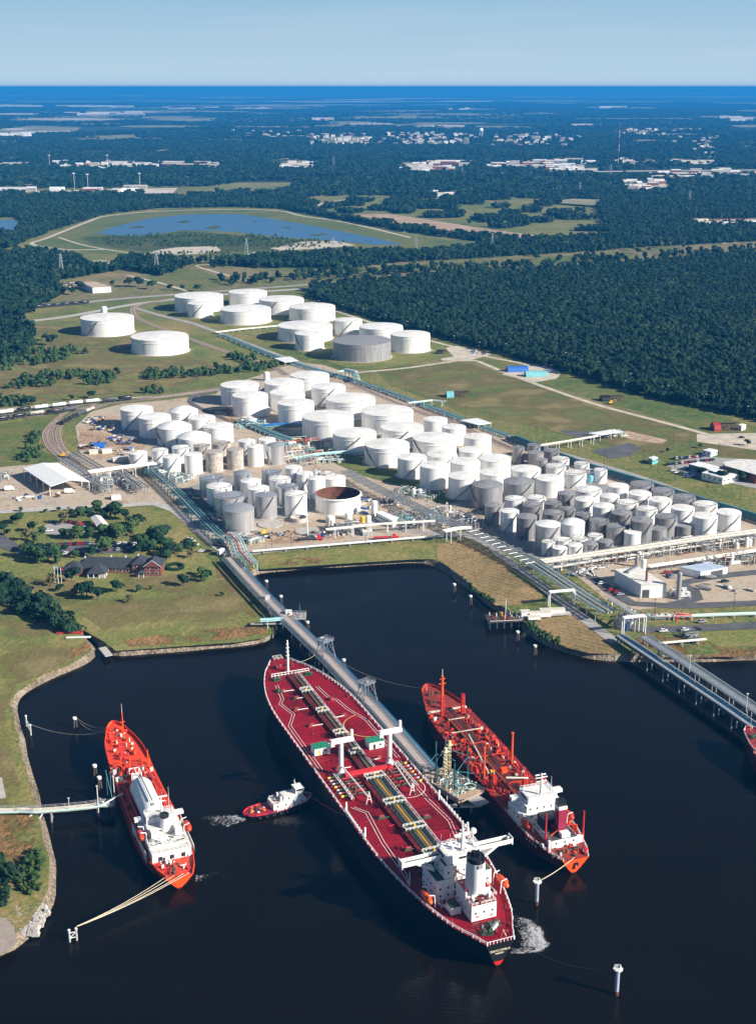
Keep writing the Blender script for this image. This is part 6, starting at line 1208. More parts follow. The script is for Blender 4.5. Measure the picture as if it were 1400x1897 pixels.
for (a, b), h in (((-5, -4.5), 19), ((-6.5, 2), 19), ((3, 6), 17), ((4, -2), 12)):
    q = MB(); q.tube((a, b, 7), (a, b, 7 + h), .28, DTEAL, 8).tube((a + 1, b, 7), (a, b, 7 + h), .16, DTEAL, 5)
    for s in (-1, 1): q.tube((a, b, 7 + h * .7), (a + 2, b + s * 9, 7 + h * .42), .18, DTEAL, 6)
    q.tube((a + 2, b - 9, 7 + h * .42), (a + 2, b - 10, 9), .16, DTEAL, 5); q.build('loading_arm', t)
CRM = mat('tower_cream', (.62, .52, .30), .6)
for a, b, h in ((-8, 5.5, 13), (-3, -1, 14)):
    q = MB()
    for u, v in ((-.5, -.5), (.5, -.5), (.5, .5), (-.5, .5)): q.tube((a + u, b + v, 7), (a + u, b + v, 7 + h), .13, CRM, 5)
    for k in range(8): q.box(a, b, 7 + h * (k + 1) / 8, 1.15, 1.15, .18, CRM)
    q.box(a, b, 7 + h, 2.4, 2.4, .3, CRM).box(a, b, 7 + h + .3, 1, 1, 1.6, CRM); q.build('monitor_tower', t)
for y_ in (-7.2, 7.2): q = MB().box(0, y_, 7, 25, .12, 1.1, STEEL); q.build('railing', t)
p = G(850, 1490, 4); o = MB().box(0, 0, 3, 14, 2.2, .7, PIPEW).tube((-6, 0, -2), (-6, 0, 3), .4, STEEL, 8).tube((5, 0, -2), (5, 0, 3), .4, STEEL, 8).tube((-5, 0, 3.7), (-5, 0, 8), .2, PIPEW, 6).build('mooring_catwalk', None, None, (p.x, p.y, 0), R(4)); tag(o, 'white catwalk just below the loading platform', 'catwalk')
# small left pier with its loading frame
t, L, o_ = trestle('small_pier', 'small pale pier from the left bank to the orange ship', [(-20, 1502), (40, 1500), (66, 1501), (120, 1497), (160, 1493), (197, 1488)], 5, 3.4, PIPEC, ((1.8, STEEL),), 22, [(-1.9, .35, LTEAL, .1)], STEEL)
p = G(196, 1487, 5); t = thing('pier_head', 'small loading pier head with lamp posts at the end of the left pier', 'loading frame', (p.x, p.y, 0)); MB().box(0, 0, 4.6, 7, 6, .5, CONC).build('deck', t)
for a, b, h, m in ((-2.5, -2.6, 11, PIPEW), (3, 3.5, 12, PIPEW), (0, 4.5, 14, DTEAL), (1.5, 5, 13, DTEAL)): MB().tube((a, b, 0), (a, b, 3 + h), .2, m, 6).box(a, b, 3 + h, .7, .7, .3, m).build('post', t)
MB().tube((0, 4.5, 16), (3, 0, 6), .2, DTEAL, 5).build('brace', t); MB().tube((-1, -2.6, 5.4), (7, 1.5, 8.5), .35, PIPEW, 6).build('gangway', t); clutter(t, -3, 3, -2.5, 3, 5.1, 14, [STEEL, LTEAL, PIPEW], 'fitting', 81, .3, .9, 1.2)
for a in (-3, 3): MB().tube((a, -2.5, -2), (a, -2.5, 4.6), .4, WOOD, 8).build('pile', t)
q = MB().tube((0, 0, 0), (0, 0, 5), .12, PIPEW, 6).box(0, 0, 5, .8, .4, .2, PIPEW); tag(q.build('lamp_post', None, None, G(129, 1499, 5)), 'lamp post halfway along the small left pier', 'lamp post')
t = thing('bank_stairs', 'steel stair landing where the small pier meets the bank', 'stairs', G(48, 1508, 3)); MB().box(0, 0, 1.4, 7, 3, .3, STEEL).build('landing', t); MB().tube((2, -2, 0), (6, 1, 2), .3, PIPEW, 5).build('stringer', t); MB().tube((5, -3, -2.5), (8, 0, 2), .3, PIPEW, 5).build('stringer', t); rail_rect(t, -3.4, 3.4, -1.5, 1.5, 1.7, STEEL)
# small jetty on the right side of the basin
p = G(940, 1144, 4); t = thing('small_jetty', 'cluttered timber jetty with small sheds on the right side of the basin', 'jetty', (p.x, p.y, 0), R(6)); MB().box(-2, 0, 3.4, 20, 11, .7, WOOD).build('deck', t); MB().box(22, 2, 4.0, 28, 4.4, .5, CONC).build('approach_deck', t)
for a in range(-11, 9, 4):
    for b in (-5, 5): MB().tube((a, b, -2), (a, b, 5), .4, WOOD, 7).build('pile', t)
for x, y, sx, sy, sz in ((10, 1, 5, 4, 3), (18, 0, 12, 3.4, 2.4), (26, 4, 14, 3.2, 2.4), (14, -3.6, 7, 3, 1.6)): MB().box(x, y, 4.1, sx, sy, sz, WHITE).box(x, y, 4.1 + sz, sx + .3, sy + .3, .14, PIPEC).build('shed', t)
MB().tube((-2, -3, 4), (-2, -3, 16), .22, WHITE, 6).box(-2, -3, 12, .3, 2, .3, WHITE).build('mast', t); clutter(t, -10, 8, -5, 5, 4.1, 40, [STEEL, PIPEW, RED, DSTEEL, WHITE, RUST, YEL], 'fitting', 91, .3, 1.4, 2.2); MB().tube((-11, -5.7, 4.6), (7, -5.7, 4.6), .18, PIPEW, 5).build('fender_rail', t)
# dolphins and piles
def column(x, yt, yb, label, m=STEEL, r=.72, cap=1.6):
    a, h = solve(x, yt, yb, 0); t = thing('mooring_column', label, 'mooring dolphin', a); MB().lathe(0, 0, [(r, -2), (r, h)], mat('column_steel', (.30, .33, .42), .5, .3, 1, streak=1), 16).build('column', t, 40); MB().lathe(0, 0, [(r, -.1), (r + .04, -.1), (r + .04, 1.6), (r, 1.6)], RUST, 16).build('rust_band', t)
    MB().lathe(0, 0, [(.1, h), (cap, h), (cap, h + .4)], WHITE, 8, cap1=True).build('cap_platform', t); MB().tube((.4, .3, h + .4), (.4, .3, h + 1.2), .3, DSTEEL, 8).build('bollard', t); rail_rect(t, -cap * .6, cap * .6, -cap * .6, cap * .6, h + .4, WHITE, .8)
    return t
column(993, 1634, 1676, 'blue grey mooring column with white cap between the two tanker sterns'); column(1141, 1796, 1843, 'mooring column with white cap nearest the camera at lower right')
def pile(x, yt, yb, label, n=3, m=WOOD, group='timber pile clusters in the basin'):
    a, h = solve(x, yt, yb, 0); t = thing('pile_dolphin', label, 'pile dolphin', a, 0, group)
    for k in range(n): A = 6.28 * k / n; MB().tube((1.0 * math.cos(A), 1.0 * math.sin(A), -2), (.35 * math.cos(A), .35 * math.sin(A), h), .42, m, 7).build('pile', t)
    MB().lathe(0, 0, [(.95, h - .6), (.95, h + .3)], WHITE, 10, cap1=True).build('pile_cap', t)
for x, a, b, lab in ((494, 1076, 1090, 'pile cluster beside the left trestle, nearest the shore'), (521, 1104, 1122, 'pile cluster beside the left trestle just before the landing'), (570, 1152, 1166, 'pile cluster just past the landing on the left trestle'), (597, 1182, 1198, 'pile cluster above the first trestle gantry'), (637, 1222, 1238, 'pile cluster right of the first trestle gantry'),
  (841, 1082, 1097, 'leftmost pile cluster off the brown mown bank'), (871, 1104, 1120, 'pile cluster between the leftmost one and the small jetty'), (958, 1170, 1186, 'pile cluster just below the small jetty'), (990, 1196, 1213, 'pile cluster off the bank, lowest right of the basin'), (140, 1330, 1347, 'pile cluster holding the ropes from the orange bow'), (178, 1418, 1450, 'dark pile cluster beside the orange ship'), (187, 1440, 1478, 'dark pile cluster by the pier end')): pile(x, a, b, lab)
for nm, (xa, ya), (xb, yb), h, lab in (('gate_dolphin', (130, 1745), (143, 1742), 4.5, 'white timber gate frame dolphin at the end of the rope bundle'), ('gate_dolphin', (50, 1345), (58, 1362), 5, 'thin leaning mooring frame off the left bank')):
    a, b = G(xa, ya, 0), G(xb, yb, 0); t = thing(nm, lab, 'mooring dolphin', a); d = b - a
    for p in (Vector((0, 0, 0)), d): MB().tube(p - Vector((0, 0, 2)), p + Vector((0, 0, h)), .35, mat('pale_pile', (.42, .42, .42), .8, .25, 1), 8).lathe(p.x, p.y, [(.5, h), (.5, h + .5)], WHITE, 8, cap1=True).build('pile', t)
    for z1, z2 in ((1.5, 3.6), (3.6, 3.6), (1.5, 1.5)): MB().tube((0, 0, z1), (d.x, d.y, z2), .16, WHITE, 5).build('cross_brace', t)
# ================================================================ process plant clutter
def unit(pts, label, seed, n=60, hmax=5, ms=None, vess=4):
    P = [G(x, y) for x, y in pts]; o = P[0]; t = thing('process_unit', label, 'process plant', o, 0); r = random.Random(seed); ms = ms or [PIPEW, PIPEC, STEEL, LTEAL, DSTEEL, STEEL]
    e1, e2 = P[1] - P[0], P[3] - P[0]; u = e1.normalized(); v = Vector((-u.y, u.x, 0)); v = v if v.dot(e2) > 0 else -v; A, B = e1.length, abs(e2.dot(v))
    pt = lambda a, b, z: Vector((u.x * a + v.x * b, u.y * a + v.y * b, z))
    for k in range(n):
        a, b = r.uniform(0, A), r.uniform(0, B); z = r.choice([.8, 1.2, 2, 3, hmax * .8, hmax]); m = r.choice(ms); d = r.uniform(3, 14); q = MB(); rr = r.uniform(.16, .38)
        if r.random() < .5: e = (min(A, a + d), b)
        else: e = (a, min(B, b + d))
        q.tube(pt(a, b, z), pt(e[0], e[1], z), rr, m, 6).tube(pt(a, b, 0), pt(a, b, z), rr, m, 6).tube(pt(e[0], e[1], 0), pt(e[0], e[1], z), rr * .8, m, 5); q.build('pipe', t)
    for k in range(max(2, n // 12)):
        a, b = r.uniform(0, A * .85), r.uniform(0, B * .8); q = MB(); w_, l_, h = r.uniform(3, 6), r.uniform(3, 8), r.uniform(3, hmax + 2)
        for x in (0, w_):
            for y in (0, l_): q.tube(pt(a + x, b + y, 0), pt(a + x, b + y, h), .16, STEEL, 4)
        for z in (h * .55, h):
            for (x0, y0), (x1, y1) in (((0, 0), (w_, 0)), ((w_, 0), (w_, l_)), ((w_, l_), (0, l_)), ((0, l_), (0, 0))): q.tube(pt(a + x0, b + y0, z), pt(a + x1, b + y1, z), .16, STEEL, 4)
        q.build('steel_frame', t)
    for k in range(vess):
        a, b = r.uniform(A * .1, A * .9), r.uniform(B * .1, B * .9); rr, h = r.uniform(.8, 1.8), r.uniform(2.5, 6); p = pt(a, b, 0)
        if r.random() < .6: MB().lathe(p.x, p.y, [(rr, 0), (rr, h), (rr * .5, h + rr * .4), (.05, h + rr * .5)], r.choice([WHITE, STEEL, WHITE, PIPEC]), 12).build('vessel', t, 40)
        else: MB().tube(pt(a, b, 1.8), pt(min(A, a + 6), b, 1.8), 1.2, r.choice([WHITE, STEEL]), 12).build('drum', t, 40)
    return t
DK = [DSTEEL, STEEL, PIPEC, DSTEEL, RUST, PIPEW, STEEL]
unit([(1095, 1050), (1210, 1034), (1210, 1020), (1100, 1036)], 'tangle of pipes and pumps below the cream rack, left part', 1, 90, 6, DK)
unit([(1215, 1036), (1300, 1022), (1296, 1006), (1215, 1018)], 'tangle of pipes and pumps below the cream rack, middle part', 2, 90, 7, DK, 7)
unit([(1305, 1026), (1450, 1006), (1440, 990), (1300, 1008)], 'tangle of pipes and vessels at the right edge below the cream rack', 3, 90, 7, DK, 8)
unit([(1030, 1060), (1090, 1048), (1080, 1036), (1020, 1048)], 'pipes at the junction of the two main racks', 4, 30, 4)
unit([(500, 850), (640, 838), (600, 812), (480, 822)], 'teal and white pump manifold between the silver tanks and the widest tank', 5, 95, 4, [LTEAL, PIPEW, TEAL, PIPEC, STEEL, LTEAL, RED], 6)
unit([(540, 866), (640, 858), (640, 846), (530, 856)], 'dense valve manifold just behind the silver tank cluster', 6, 70, 3, [PIPEC, PIPEW, STEEL, LTEAL, RUST], 3)
unit([(440, 796), (500, 790), (480, 776), (430, 780)], 'pale teal pump station at the left end of the middle farm', 7, 40, 3, [LTEAL, TEAL, PIPEW], 2)
unit([(612, 995), (680, 988), (670, 970), (606, 976)], 'white pump skids behind the front road, below the open topped tank', 8, 60, 4, [PIPEW, STEEL, PIPEC, DSTEEL], 6)
unit([(745, 985), (830, 976), (800, 950), (730, 958)], 'pipe skids between the white hall and the elevated rack', 9, 90, 5, [PIPEW, STEEL, PIPEC, DSTEEL, TEAL], 5)
unit([(720, 915), (790, 930), (760, 900), (715, 898)], 'green and white valve cluster at the foot of the front white tanks', 10, 60, 3, [LTEAL, PIPEW, DGREEN, STEEL], 2)
unit([(780, 950), (860, 985), (880, 960), (800, 932)], 'pipe racks and frames left of the large domed grey tanks', 11, 80, 5, [PIPEW, STEEL, DSTEEL, PIPEW], 3)
unit([(172, 915), (212, 912), (180, 890), (155, 893)], 'steel pipe tower cluster at the right end of the loading shed', 12, 60, 6, [STEEL, PIPEW, STEEL], 2)
unit([(236, 912), (262, 908), (245, 888), (215, 890)], 'steel frames and piping under the pipe bridge', 13, 60, 5, [STEEL, PIPEW, DSTEEL], 2)
unit([(255, 880), (325, 900), (330, 880), (270, 862)], 'lattice of steel and teal pipes right of the pipe bridge', 14, 80, 6, [STEEL, DTEAL, TEAL, PIPEW], 2)
unit([(1130, 1165), (1160, 1170), (1150, 1140), (1105, 1130)], 'blue vessel and pipes under the rack before the right trestle', 15, 40, 4, [BLUE, STEEL, PIPEC, PIPEW], 4)
unit([(1180, 1152), (1280, 1150), (1275, 1142), (1180, 1143)], 'red and grey pipes beside the pale teal pipeline', 16, 30, 2, [RED, STEEL, PIPEC], 0)
unit([(540, 612), (580, 618), (560, 596), (515, 600)], 'pump yard between the tanks of the upper farm', 17, 40, 3, [PIPEC, RED, STEEL, PIPEW], 3)
unit([(1275, 1192), (1300, 1188), (1290, 1176), (1272, 1178)], 'small heap of pipes on the weedy bank at the right', 18, 20, 1.5, [STEEL, DSTEEL], 0)
unit([(1250, 1112), (1280, 1110), (1275, 1098), (1250, 1100)], 'white machinery around the foot of the grey stack', 19, 30, 4, [PIPEW, STEEL, WHITE], 4)
unit([(1110, 815), (1165, 808), (1150, 800), (1105, 806)], 'pumps under the open white canopy', 20, 24, 2.5, [TEAL, PIPEW, STEEL], 2)
unit([(0, 556), (44, 553), (40, 540), (0, 542)], 'electrical substation frames at the left edge', 21, 30, 9, [STEEL, PIPEW], 0)
unit([(60, 885), (110, 905), (80, 880), (40, 872)], 'steel steps and arms in the shade of the loading shed', 22, 30, 4, [STEEL, PIPEW], 0)
unit([(5, 895), (22, 893), (20, 880), (0, 884)], 'small pipe stand at the left edge of the truck yard', 23, 18, 6, [STEEL, PIPEW], 1)
def debris(pts, label, seed, n):
    P = [G(x, y) for x, y in pts]; t = thing('material_stack', label, 'building material', P[0]); r = random.Random(seed)
    for k in range(n):
        a, b = r.random(), r.random(); p = P[0].lerp(P[1], a).lerp(P[3].lerp(P[2], a), b) - P[0]; m = r.choice([WHITE, STEEL, RUST, BLUE, PIPEC, DSTEEL, CONC]); z = r.uniform(0, .6)
        MB().box(p.x, p.y, z + .3, r.uniform(2, 8), r.uniform(.5, 2.2), r.uniform(.2, 1.2), m, r.uniform(0, 3)).build('stacked_item', t)
debris([(170, 800), (215, 800), (215, 785), (175, 785)], 'scattered beams and plates in the construction yard', 1, 24); debris([(200, 815), (240, 830), (250, 815), (205, 798)], 'long beams laid beside the white tanks in the construction yard', 2, 30); debris([(150, 838), (215, 836), (210, 820), (150, 822)], 'crates and boards in front of the construction yard', 3, 26)
debris([(470, 1000), (540, 995), (530, 985), (470, 988)], 'machinery parts on the paddock in front of the silver tanks', 4, 16); debris([(1050, 1070), (1100, 1066), (1095, 1058), (1050, 1062)], 'pallets and bins beside the main rack', 5, 14); debris([(620, 905), (640, 915), (700, 935), (690, 925)], 'pipes lying right of the open topped tank', 6, 20); debris([(870, 655), (905, 658), (900, 650), (860, 648)], 'stored pipes on the pale pad beyond the corridor', 7, 12); debris([(1000, 690), (1040, 686), (1030, 678), (1005, 680)], 'yellow and white equipment near the wood edge', 8, 12)

debris([(20, 930), (120, 925), (110, 915), (20, 918)], 'scattered parts on the concrete of the truck yard', 9, 12); debris([(150, 790), (190, 782), (200, 772), (165, 774)], 'plates and pipes at the back of the construction yard', 10, 20); debris([(225, 845), (262, 850), (260, 835), (225, 828)], 'timber and pipes before the small white tanks', 11, 22)
debris([(1290, 1100), (1400, 1095), (1390, 1085), (1300, 1085)], 'odd parts on the sandy yard at the right', 12, 10); debris([(395, 1005), (412, 1018), (425, 1010), (405, 998)], 'parts beside the foot of the teal rack', 13, 12); debris([(560, 1000), (640, 994), (630, 985), (560, 990)], 'boards on the paddock by the crane lorry', 14, 16)
debris([(1000, 846), (1040, 852), (1060, 862), (1000, 854)], 'crates behind the back tank cluster', 15, 10); debris([(610, 935), (680, 960), (700, 945), (650, 925)], 'pipe spools right of the open topped tank', 16, 24)
unit([(268, 868), (300, 860), (290, 845), (262, 850)], 'grey pipe stands behind the head of the teal rack', 24, 40, 4, [STEEL, PIPEC, DSTEEL], 1); unit([(580, 722), (604, 730), (620, 715), (600, 708)], 'pump skid between the back white tanks', 25, 24, 2.5, [PIPEC, STEEL, RED], 1); unit([(430, 1000), (470, 1012), (470, 1000), (440, 990)], 'pipe stands beside the arched teal pipes', 26, 30, 3, [STEEL, LTEAL, PIPEC], 1)
unit([(500, 900), (530, 960), (545, 955), (520, 900)], 'dark pipework between the silver and white tanks', 27, 40, 3, [DSTEEL, STEEL, PIPEC], 1); unit([(1290, 1056), (1400, 1046), (1390, 1036), (1290, 1046)], 'pipework behind the blue grey metal shed', 28, 50, 5, DK, 3); unit([(700, 940), (760, 935), (750, 925), (700, 930)], 'pipework beside the elevated rack', 29, 40, 4, DK, 2)
# ================================================================ buildings
def bldg(name, label, roofpx, h, wm=WHITE, rm=STAINY, cat='building', wins=0, z0=LAND, overhang=0, door=None, posts=False):
    P = [G(x, y, z0 + h) for x, y in roofpx]; c = sum(P, Vector()) / len(P); c.z = z0; t = thing(name, label, cat, c); Q = [(p.x - c.x, p.y - c.y) for p in P]
    if sum(Q[i][0] * Q[(i + 1) % len(Q)][1] - Q[(i + 1) % len(Q)][0] * Q[i][1] for i in range(len(Q))) < 0: Q = Q[::-1]
    RQ = [(x * 1.012, y * 1.012) for x, y in Q]
    if posts:
        for x, y in [(a * .95, b * .95) for a, b in Q] + [((Q[i][0] + Q[(i + 1) % len(Q)][0]) * .475, (Q[i][1] + Q[(i + 1) % len(Q)][1]) * .475) for i in range(len(Q))]: MB().box(x, y, 0, .35, .35, h, WHITE).build('post', t)
    else: w_ = MB().prism(Q, 0, h, wm).build('wall', t)
    MB().prism(RQ, h + .01, h + .35, rm).build('roof', t)
    if wins:
        for i in range(len(Q)):
            a, b = Vector((*Q[i], 0)), Vector((*Q[(i + 1) % len(Q)], 0)); d = b - a; n = Vector((d.y, -d.x, 0)).normalized(); k = int(d.length / wins)
            if n.y > .3: continue
            for j in range(k): p = a + d * ((j + .5) / k) + n * .04; MB().box(p.x, p.y, h * .45, 1.5, .1, 1.2, GLASS, math.atan2(d.y, d.x)).build('window', w_)
    if door:
        i, u, dw, dh = door; a, b = Vector((*Q[i], 0)), Vector((*Q[(i + 1) % len(Q)], 0)); d = b - a; n = Vector((d.y, -d.x, 0)).normalized(); p = a.lerp(b, u) + n * .06; MB().box(p.x, p.y, 0, dw, .12, dh, DSTEEL, math.atan2(d.y, d.x)).build('door', t)
    return t
t = bldg('plant_building', 'white flat roofed plant building with dark doorway beside the rack', [(1138, 1056), (1187, 1084), (1234, 1083), (1183, 1051)], 8, WHITE, STAINY, 'plant building', 0, door=(1, .2, 4, 5)); MB().tube((2, -8, 8), (2, -8, 15), .7, BRICK, 8).build('chimney', t); MB().box(-3, 9, 8.4, 12, 1.5, 1.4, STEEL, .9).build('roof_duct', t)
bldg('metal_shed', 'low blue grey metal shed with open doors behind the plant building', [(1258, 1051), (1297, 1060), (1347, 1051), (1310, 1043)], 4.2, WHITE, mat('blue_grey_roof', (.42, .50, .60), .5), 'shed', 0, door=(1, .6, 9, 3.4))
bldg('office_wing', 'small flat white roofed office wing beside the car park', [(1275, 860), (1297, 856), (1333, 866), (1314, 871)], 5, mat('shade_wall', (.12, .17, .2), .7), WHITE, 'office', 4); bldg('office_wing', 'lower white roofed office wing in front, behind dark bushes', [(1299, 876), (1325, 868), (1368, 879), (1338, 886)], 5, WHITE, WHITE, 'office', 4)  # first wing's wall carries its shade in the dark blue-grey colour
bldg('warehouse', 'large grey roofed warehouse cut off by the right edge', [(1339, 857), (1370, 851), (1425, 854), (1470, 875), (1400, 880), (1342, 863)], 7, BRICK, STAINY, 'warehouse', 5); bldg('site_office', 'small white box office at the back of the car park', [(1300, 834), (1314, 831), (1328, 834), (1316, 838)], 4, WHITE, WHITE, 'office', 3)
bldg('open_canopy', 'open white canopy on posts beside the asphalt patch', [(1089, 803), (1134, 796), (1153, 800), (1111, 807)], 5, WHITE, WHITE, 'canopy', posts=True); bldg('white_hall', 'narrow white hall in front of the pump skids', [(696, 950), (706, 947), (737, 959), (727, 966)], 4.5, WHITE, WHITE, 'hall', 3)
bldg('office_block', 'tan roofed white office block beyond the highway at left', [(149, 523), (177, 522), (206, 531), (172, 533)], 8, WHITE, mat('tan_roof', (.45, .34, .26), .8), 'office', 7); bldg('roof_sheet', 'flat white shelter roof by the teal corridor in the middle', [(852, 779), (884, 775), (910, 784), (886, 788)], 4, WHITE, WHITE, 'canopy', posts=True)
bldg('roof_sheet', 'flat pale pipe shelter by the teal corridor near the upper farm', [(508, 664), (538, 661), (552, 668), (528, 672)], 3, WHITE, WHITE, 'canopy', posts=True); bldg('long_shed', 'long pale shed far left beyond the woods', [(-40, 350), (-40, 347), (48, 347), (50, 350)], 10, WHITE, WHITE, 'shed'); bldg('gatehouse', 'small blue gatehouse beside the diagonal road', [(1200, 848), (1210, 845), (1219, 848), (1208, 852)], 4, TEAL, WHITE, 'gatehouse', 3)
for px_, lab in (([(165, 833), (181, 832), (182, 835), (166, 836)], 'white container in front of the construction yard, left of the tan one'), ([(188, 832), (206, 830), (208, 833), (190, 835)], 'tan container in the construction yard'), ([(208, 848), (236, 844), (238, 848), (210, 852)], 'long white container near the small white tanks'), ([(205, 917), (222, 915), (224, 918), (207, 920)], 'white container at the end of the truck yard'), ([(446, 773), (466, 771), (478, 776), (458, 778)], 'white equipment cabin at the left of the middle farm'), ([(670, 982), (688, 980), (690, 984), (672, 986)], 'blue grey cabin behind the front road')):
    bldg('container', lab, px_, 2.8, STEEL if 'grey' in lab else (PIPEC if 'tan' in lab else WHITE), STAINY, 'container')
# gabled loading shed
h = 7.5; A0, A1, B0, B1, C0, C1 = G(43, 867, LAND + h), G(94, 901, LAND + h), G(79, 857, LAND + h + 2.2), G(129, 889, LAND + h + 2.2), G(109, 858, LAND + h), G(167, 892, LAND + h)
t = thing('loading_shed', 'big open sided shed with white gable roof over the truck bays', 'loading shed', (A0.x, A0.y, LAND)); o = Vector((A0.x, A0.y, LAND)); q = MB(); V = [p - o for p in (A0, A1, B1, B0, C1, C0)]; V += [v - Vector((0, 0, .4)) for v in V]
q.add(V, [(0, 1, 2, 3), (3, 2, 4, 5), (6, 9, 8, 7), (9, 11, 10, 8), (0, 6, 7, 1), (5, 4, 10, 11), (1, 7, 8, 2), (2, 8, 10, 4), (0, 3, 9, 6), (3, 5, 11, 9)], WHITE).build('roof', t)
for e0, e1 in ((A0, A1), (C0, C1)):
    for k in range(5): p = e0.lerp(e1, .03 + .94 * k / 4) - o; MB().box(p.x, p.y, 0, .5, .5, h - .4, WHITE).build('post', t)
MB().box(*((B0.lerp(B1, .5) - o).xy), 1, 4, 3, 3, WHITE).build('booth', t)
# brick lodge
o = G(216, 1062); t = thing('brick_lodge', 'red brick lodge with dark slate hipped roofs on the lawn', 'house', o, R(-2))
def hip(x0, x1, y0, y1, z, rise, name='roof', over=.7, gable=None):
    x0 -= over; x1 += over; y0 -= over; y1 += over; w_, d = x1 - x0, y1 - y0; q = MB()
    if w_ >= d: m_ = d / 2; a, b = (x0 + (0 if gable == 'x' else m_), (y0 + y1) / 2, z + rise), (x1 - (0 if gable in ('x', 'r') else m_), (y0 + y1) / 2, z + rise); V = [(x0, y0, z), (x1, y0, z), (x1, y1, z), (x0, y1, z), a, b]; F = [(0, 1, 5, 4), (1, 2, 5), (2, 3, 4, 5), (3, 0, 4), (3, 2, 1, 0)]
    else: m_ = w_ / 2; a, b = ((x0 + x1) / 2, y0 + (0 if gable == 'y' else m_), z + rise), ((x0 + x1) / 2, y1 - m_, z + rise); V = [(x0, y0, z), (x1, y0, z), (x1, y1, z), (x0, y1, z), a, b]; F = [(0, 1, 4), (1, 2, 5, 4), (2, 3, 5), (3, 0, 4, 5), (3, 2, 1, 0)]
    q.add(V, F, SLATE); return q.build(name, t)
def wall(x0, x1, y0, y1, h, wn=True, nm='wall'):
    w_ = MB().box((x0 + x1) / 2, (y0 + y1) / 2, 0, x1 - x0, y1 - y0, h, BRICK).build(nm, t)
    for lv in ((1.0,) if h < 5 else (1.0, 4.0)):
        for k in range(int((x1 - x0) / 4)): x = x0 + (k + .5) * (x1 - x0) / int((x1 - x0) / 4); fr = MB().box(x, y0 - .03, lv, 1.9, .1, 1.7, WHITE).build('window', w_); MB().box(x, y0 - .09, lv + .12, 1.6, .04, 1.45, GLASS).build('pane', w_)
    return w_
wall(-24, 13, 0, 12, 3.3); hip(-24, 13, 0, 12, 3.3, 5); wall(-31, -20, -5, 6, 3.3); hip(-31, -20, -5, 6, 3.3, 4.5); wall(10, 18, -1, 11, 6.3); hip(10, 18, -1, 11, 6.3, 3.6); wall(18, 28, -4, 9, 6.0); hip(18, 28, -4, 9, 6.0, 4.2, gable='y')
MB().add([(17.4, -4.72, 6.02), (28.6, -4.72, 6.02), (23, -4.72, 10.1)], [(0, 1, 2)], BRICK).build('gable', t)
for s in (-1, 1): MB().tube((23 + s * 5.6, -4.8, 6.05), (23, -4.8, 10.2), .14, WHITE, 4).build('barge_board', t)
hip(-15, -5, -9, 0, 3.0, 5); 
for x, y in ((-15, -9), (-11.6, -9), (-8.3, -9), (-5, -9), (-15, -4.5), (-5, -4.5)): MB().box(x, y, 0, .4, .4, 3.0, WHITE).build('post', t)
MB().box(-10, -4.5, .02, 10.6, 9.4, .12, CONC).build('terrace', t); hip(15, 18.5, -8, -4.5, 3, 2, over=.5); 
for x in (15.2, 18.3): MB().box(x, -7.8, 0, .3, .3, 3, WHITE).build('post', t)
for x, y, z in ((-20, 6, 7.4), (-4, 6.5, 8), (5, 6, 8), (13, 5, 9.6)): MB().box(x, y, z, .7, .7, 1.2, WHITE).build('roof_vent', t)
P = [G(x, y, LAND + 5) for x, y in ((168, 958), (187, 955), (203, 973), (180, 976))]; o = G(186, 977); t2_ = thing('garden_pavilion', 'small brick pavilion with pale ridged roof behind the lodge', 'pavilion', o); q = MB(); V = [p - o for p in P]; m1, m2 = (V[0] + V[1]) / 2 + Vector((0, 0, 1.2)), (V[2] + V[3]) / 2 + Vector((0, 0, 1.2))
q.add([V[0], m1, m2, V[3], V[1], V[2]], [(0, 3, 2, 1), (1, 2, 5, 4)], STAINY).build('roof', t2_); c = sum(V, Vector()) / 4; MB().box(c.x, c.y, 0, 7, 9, 4.9, BRICK, -.2).build('wall', t2_)
# flagpoles
for k, x in enumerate((103, 109, 115)):
    f = thing('flagpole', '%s of the three white flagpoles left of the lodge' % ('leftmost', 'middle', 'rightmost')[k], 'flagpole', G(x, 1080 + 2 * k), 0, 'flagpoles left of the lodge'); MB().tube((0, 0, 0), (0, 0, 11), .16, WHITE, 6).build('pole', f); MB().box(.8, 0, 9.6, 1.4, .08, .9, (TEAL, BLUE, RED)[k]).build('flag', f)
# arched sheds
def quonset(x, y, w_, ln, rz, m, label, mesh_tail=None):
    t = thing('arched_shed', label, 'arched shed', G(x, y), rz); q = MB(); n = 10; V = []
    for l in (0, ln):
        for i in range(n + 1): a = math.pi * i / n; V.append((l, w_ / 2 * math.cos(a), w_ * .5 * math.sin(a)))
    q.add(V, [(i, i + 1, n + 2 + i, n + 1 + i) for i in range(n)] + [tuple(range(n + 1))[::-1], tuple(range(n + 1, 2 * n + 2))], m).build('arched_roof', t, 40)
    MB().box(-.06, 0, 0, .1, w_ * .4, w_ * .3, HULLB).build('door', t)
    if mesh_tail:
        for k in range(int(mesh_tail / 2)):
            q = MB(); l = ln + 1 + 2 * k
            for i in range(8): a, b = math.pi * i / 8, math.pi * (i + 1) / 8; q.tube((l, w_ * .46 * math.cos(a), w_ * .46 * math.sin(a)), (l, w_ * .46 * math.cos(b), w_ * .46 * math.sin(b)), .22, DRED if k % 2 else WOOD, 5)
            q.build('hoop', t)
        for i in (2, 4, 6): a = math.pi * i / 8; MB().tube((ln, w_ * .46 * math.cos(a), w_ * .46 * math.sin(a)), (ln + mesh_tail, w_ * .46 * math.cos(a), w_ * .46 * math.sin(a)), .5, WOOD, 5).build('purlin', t)
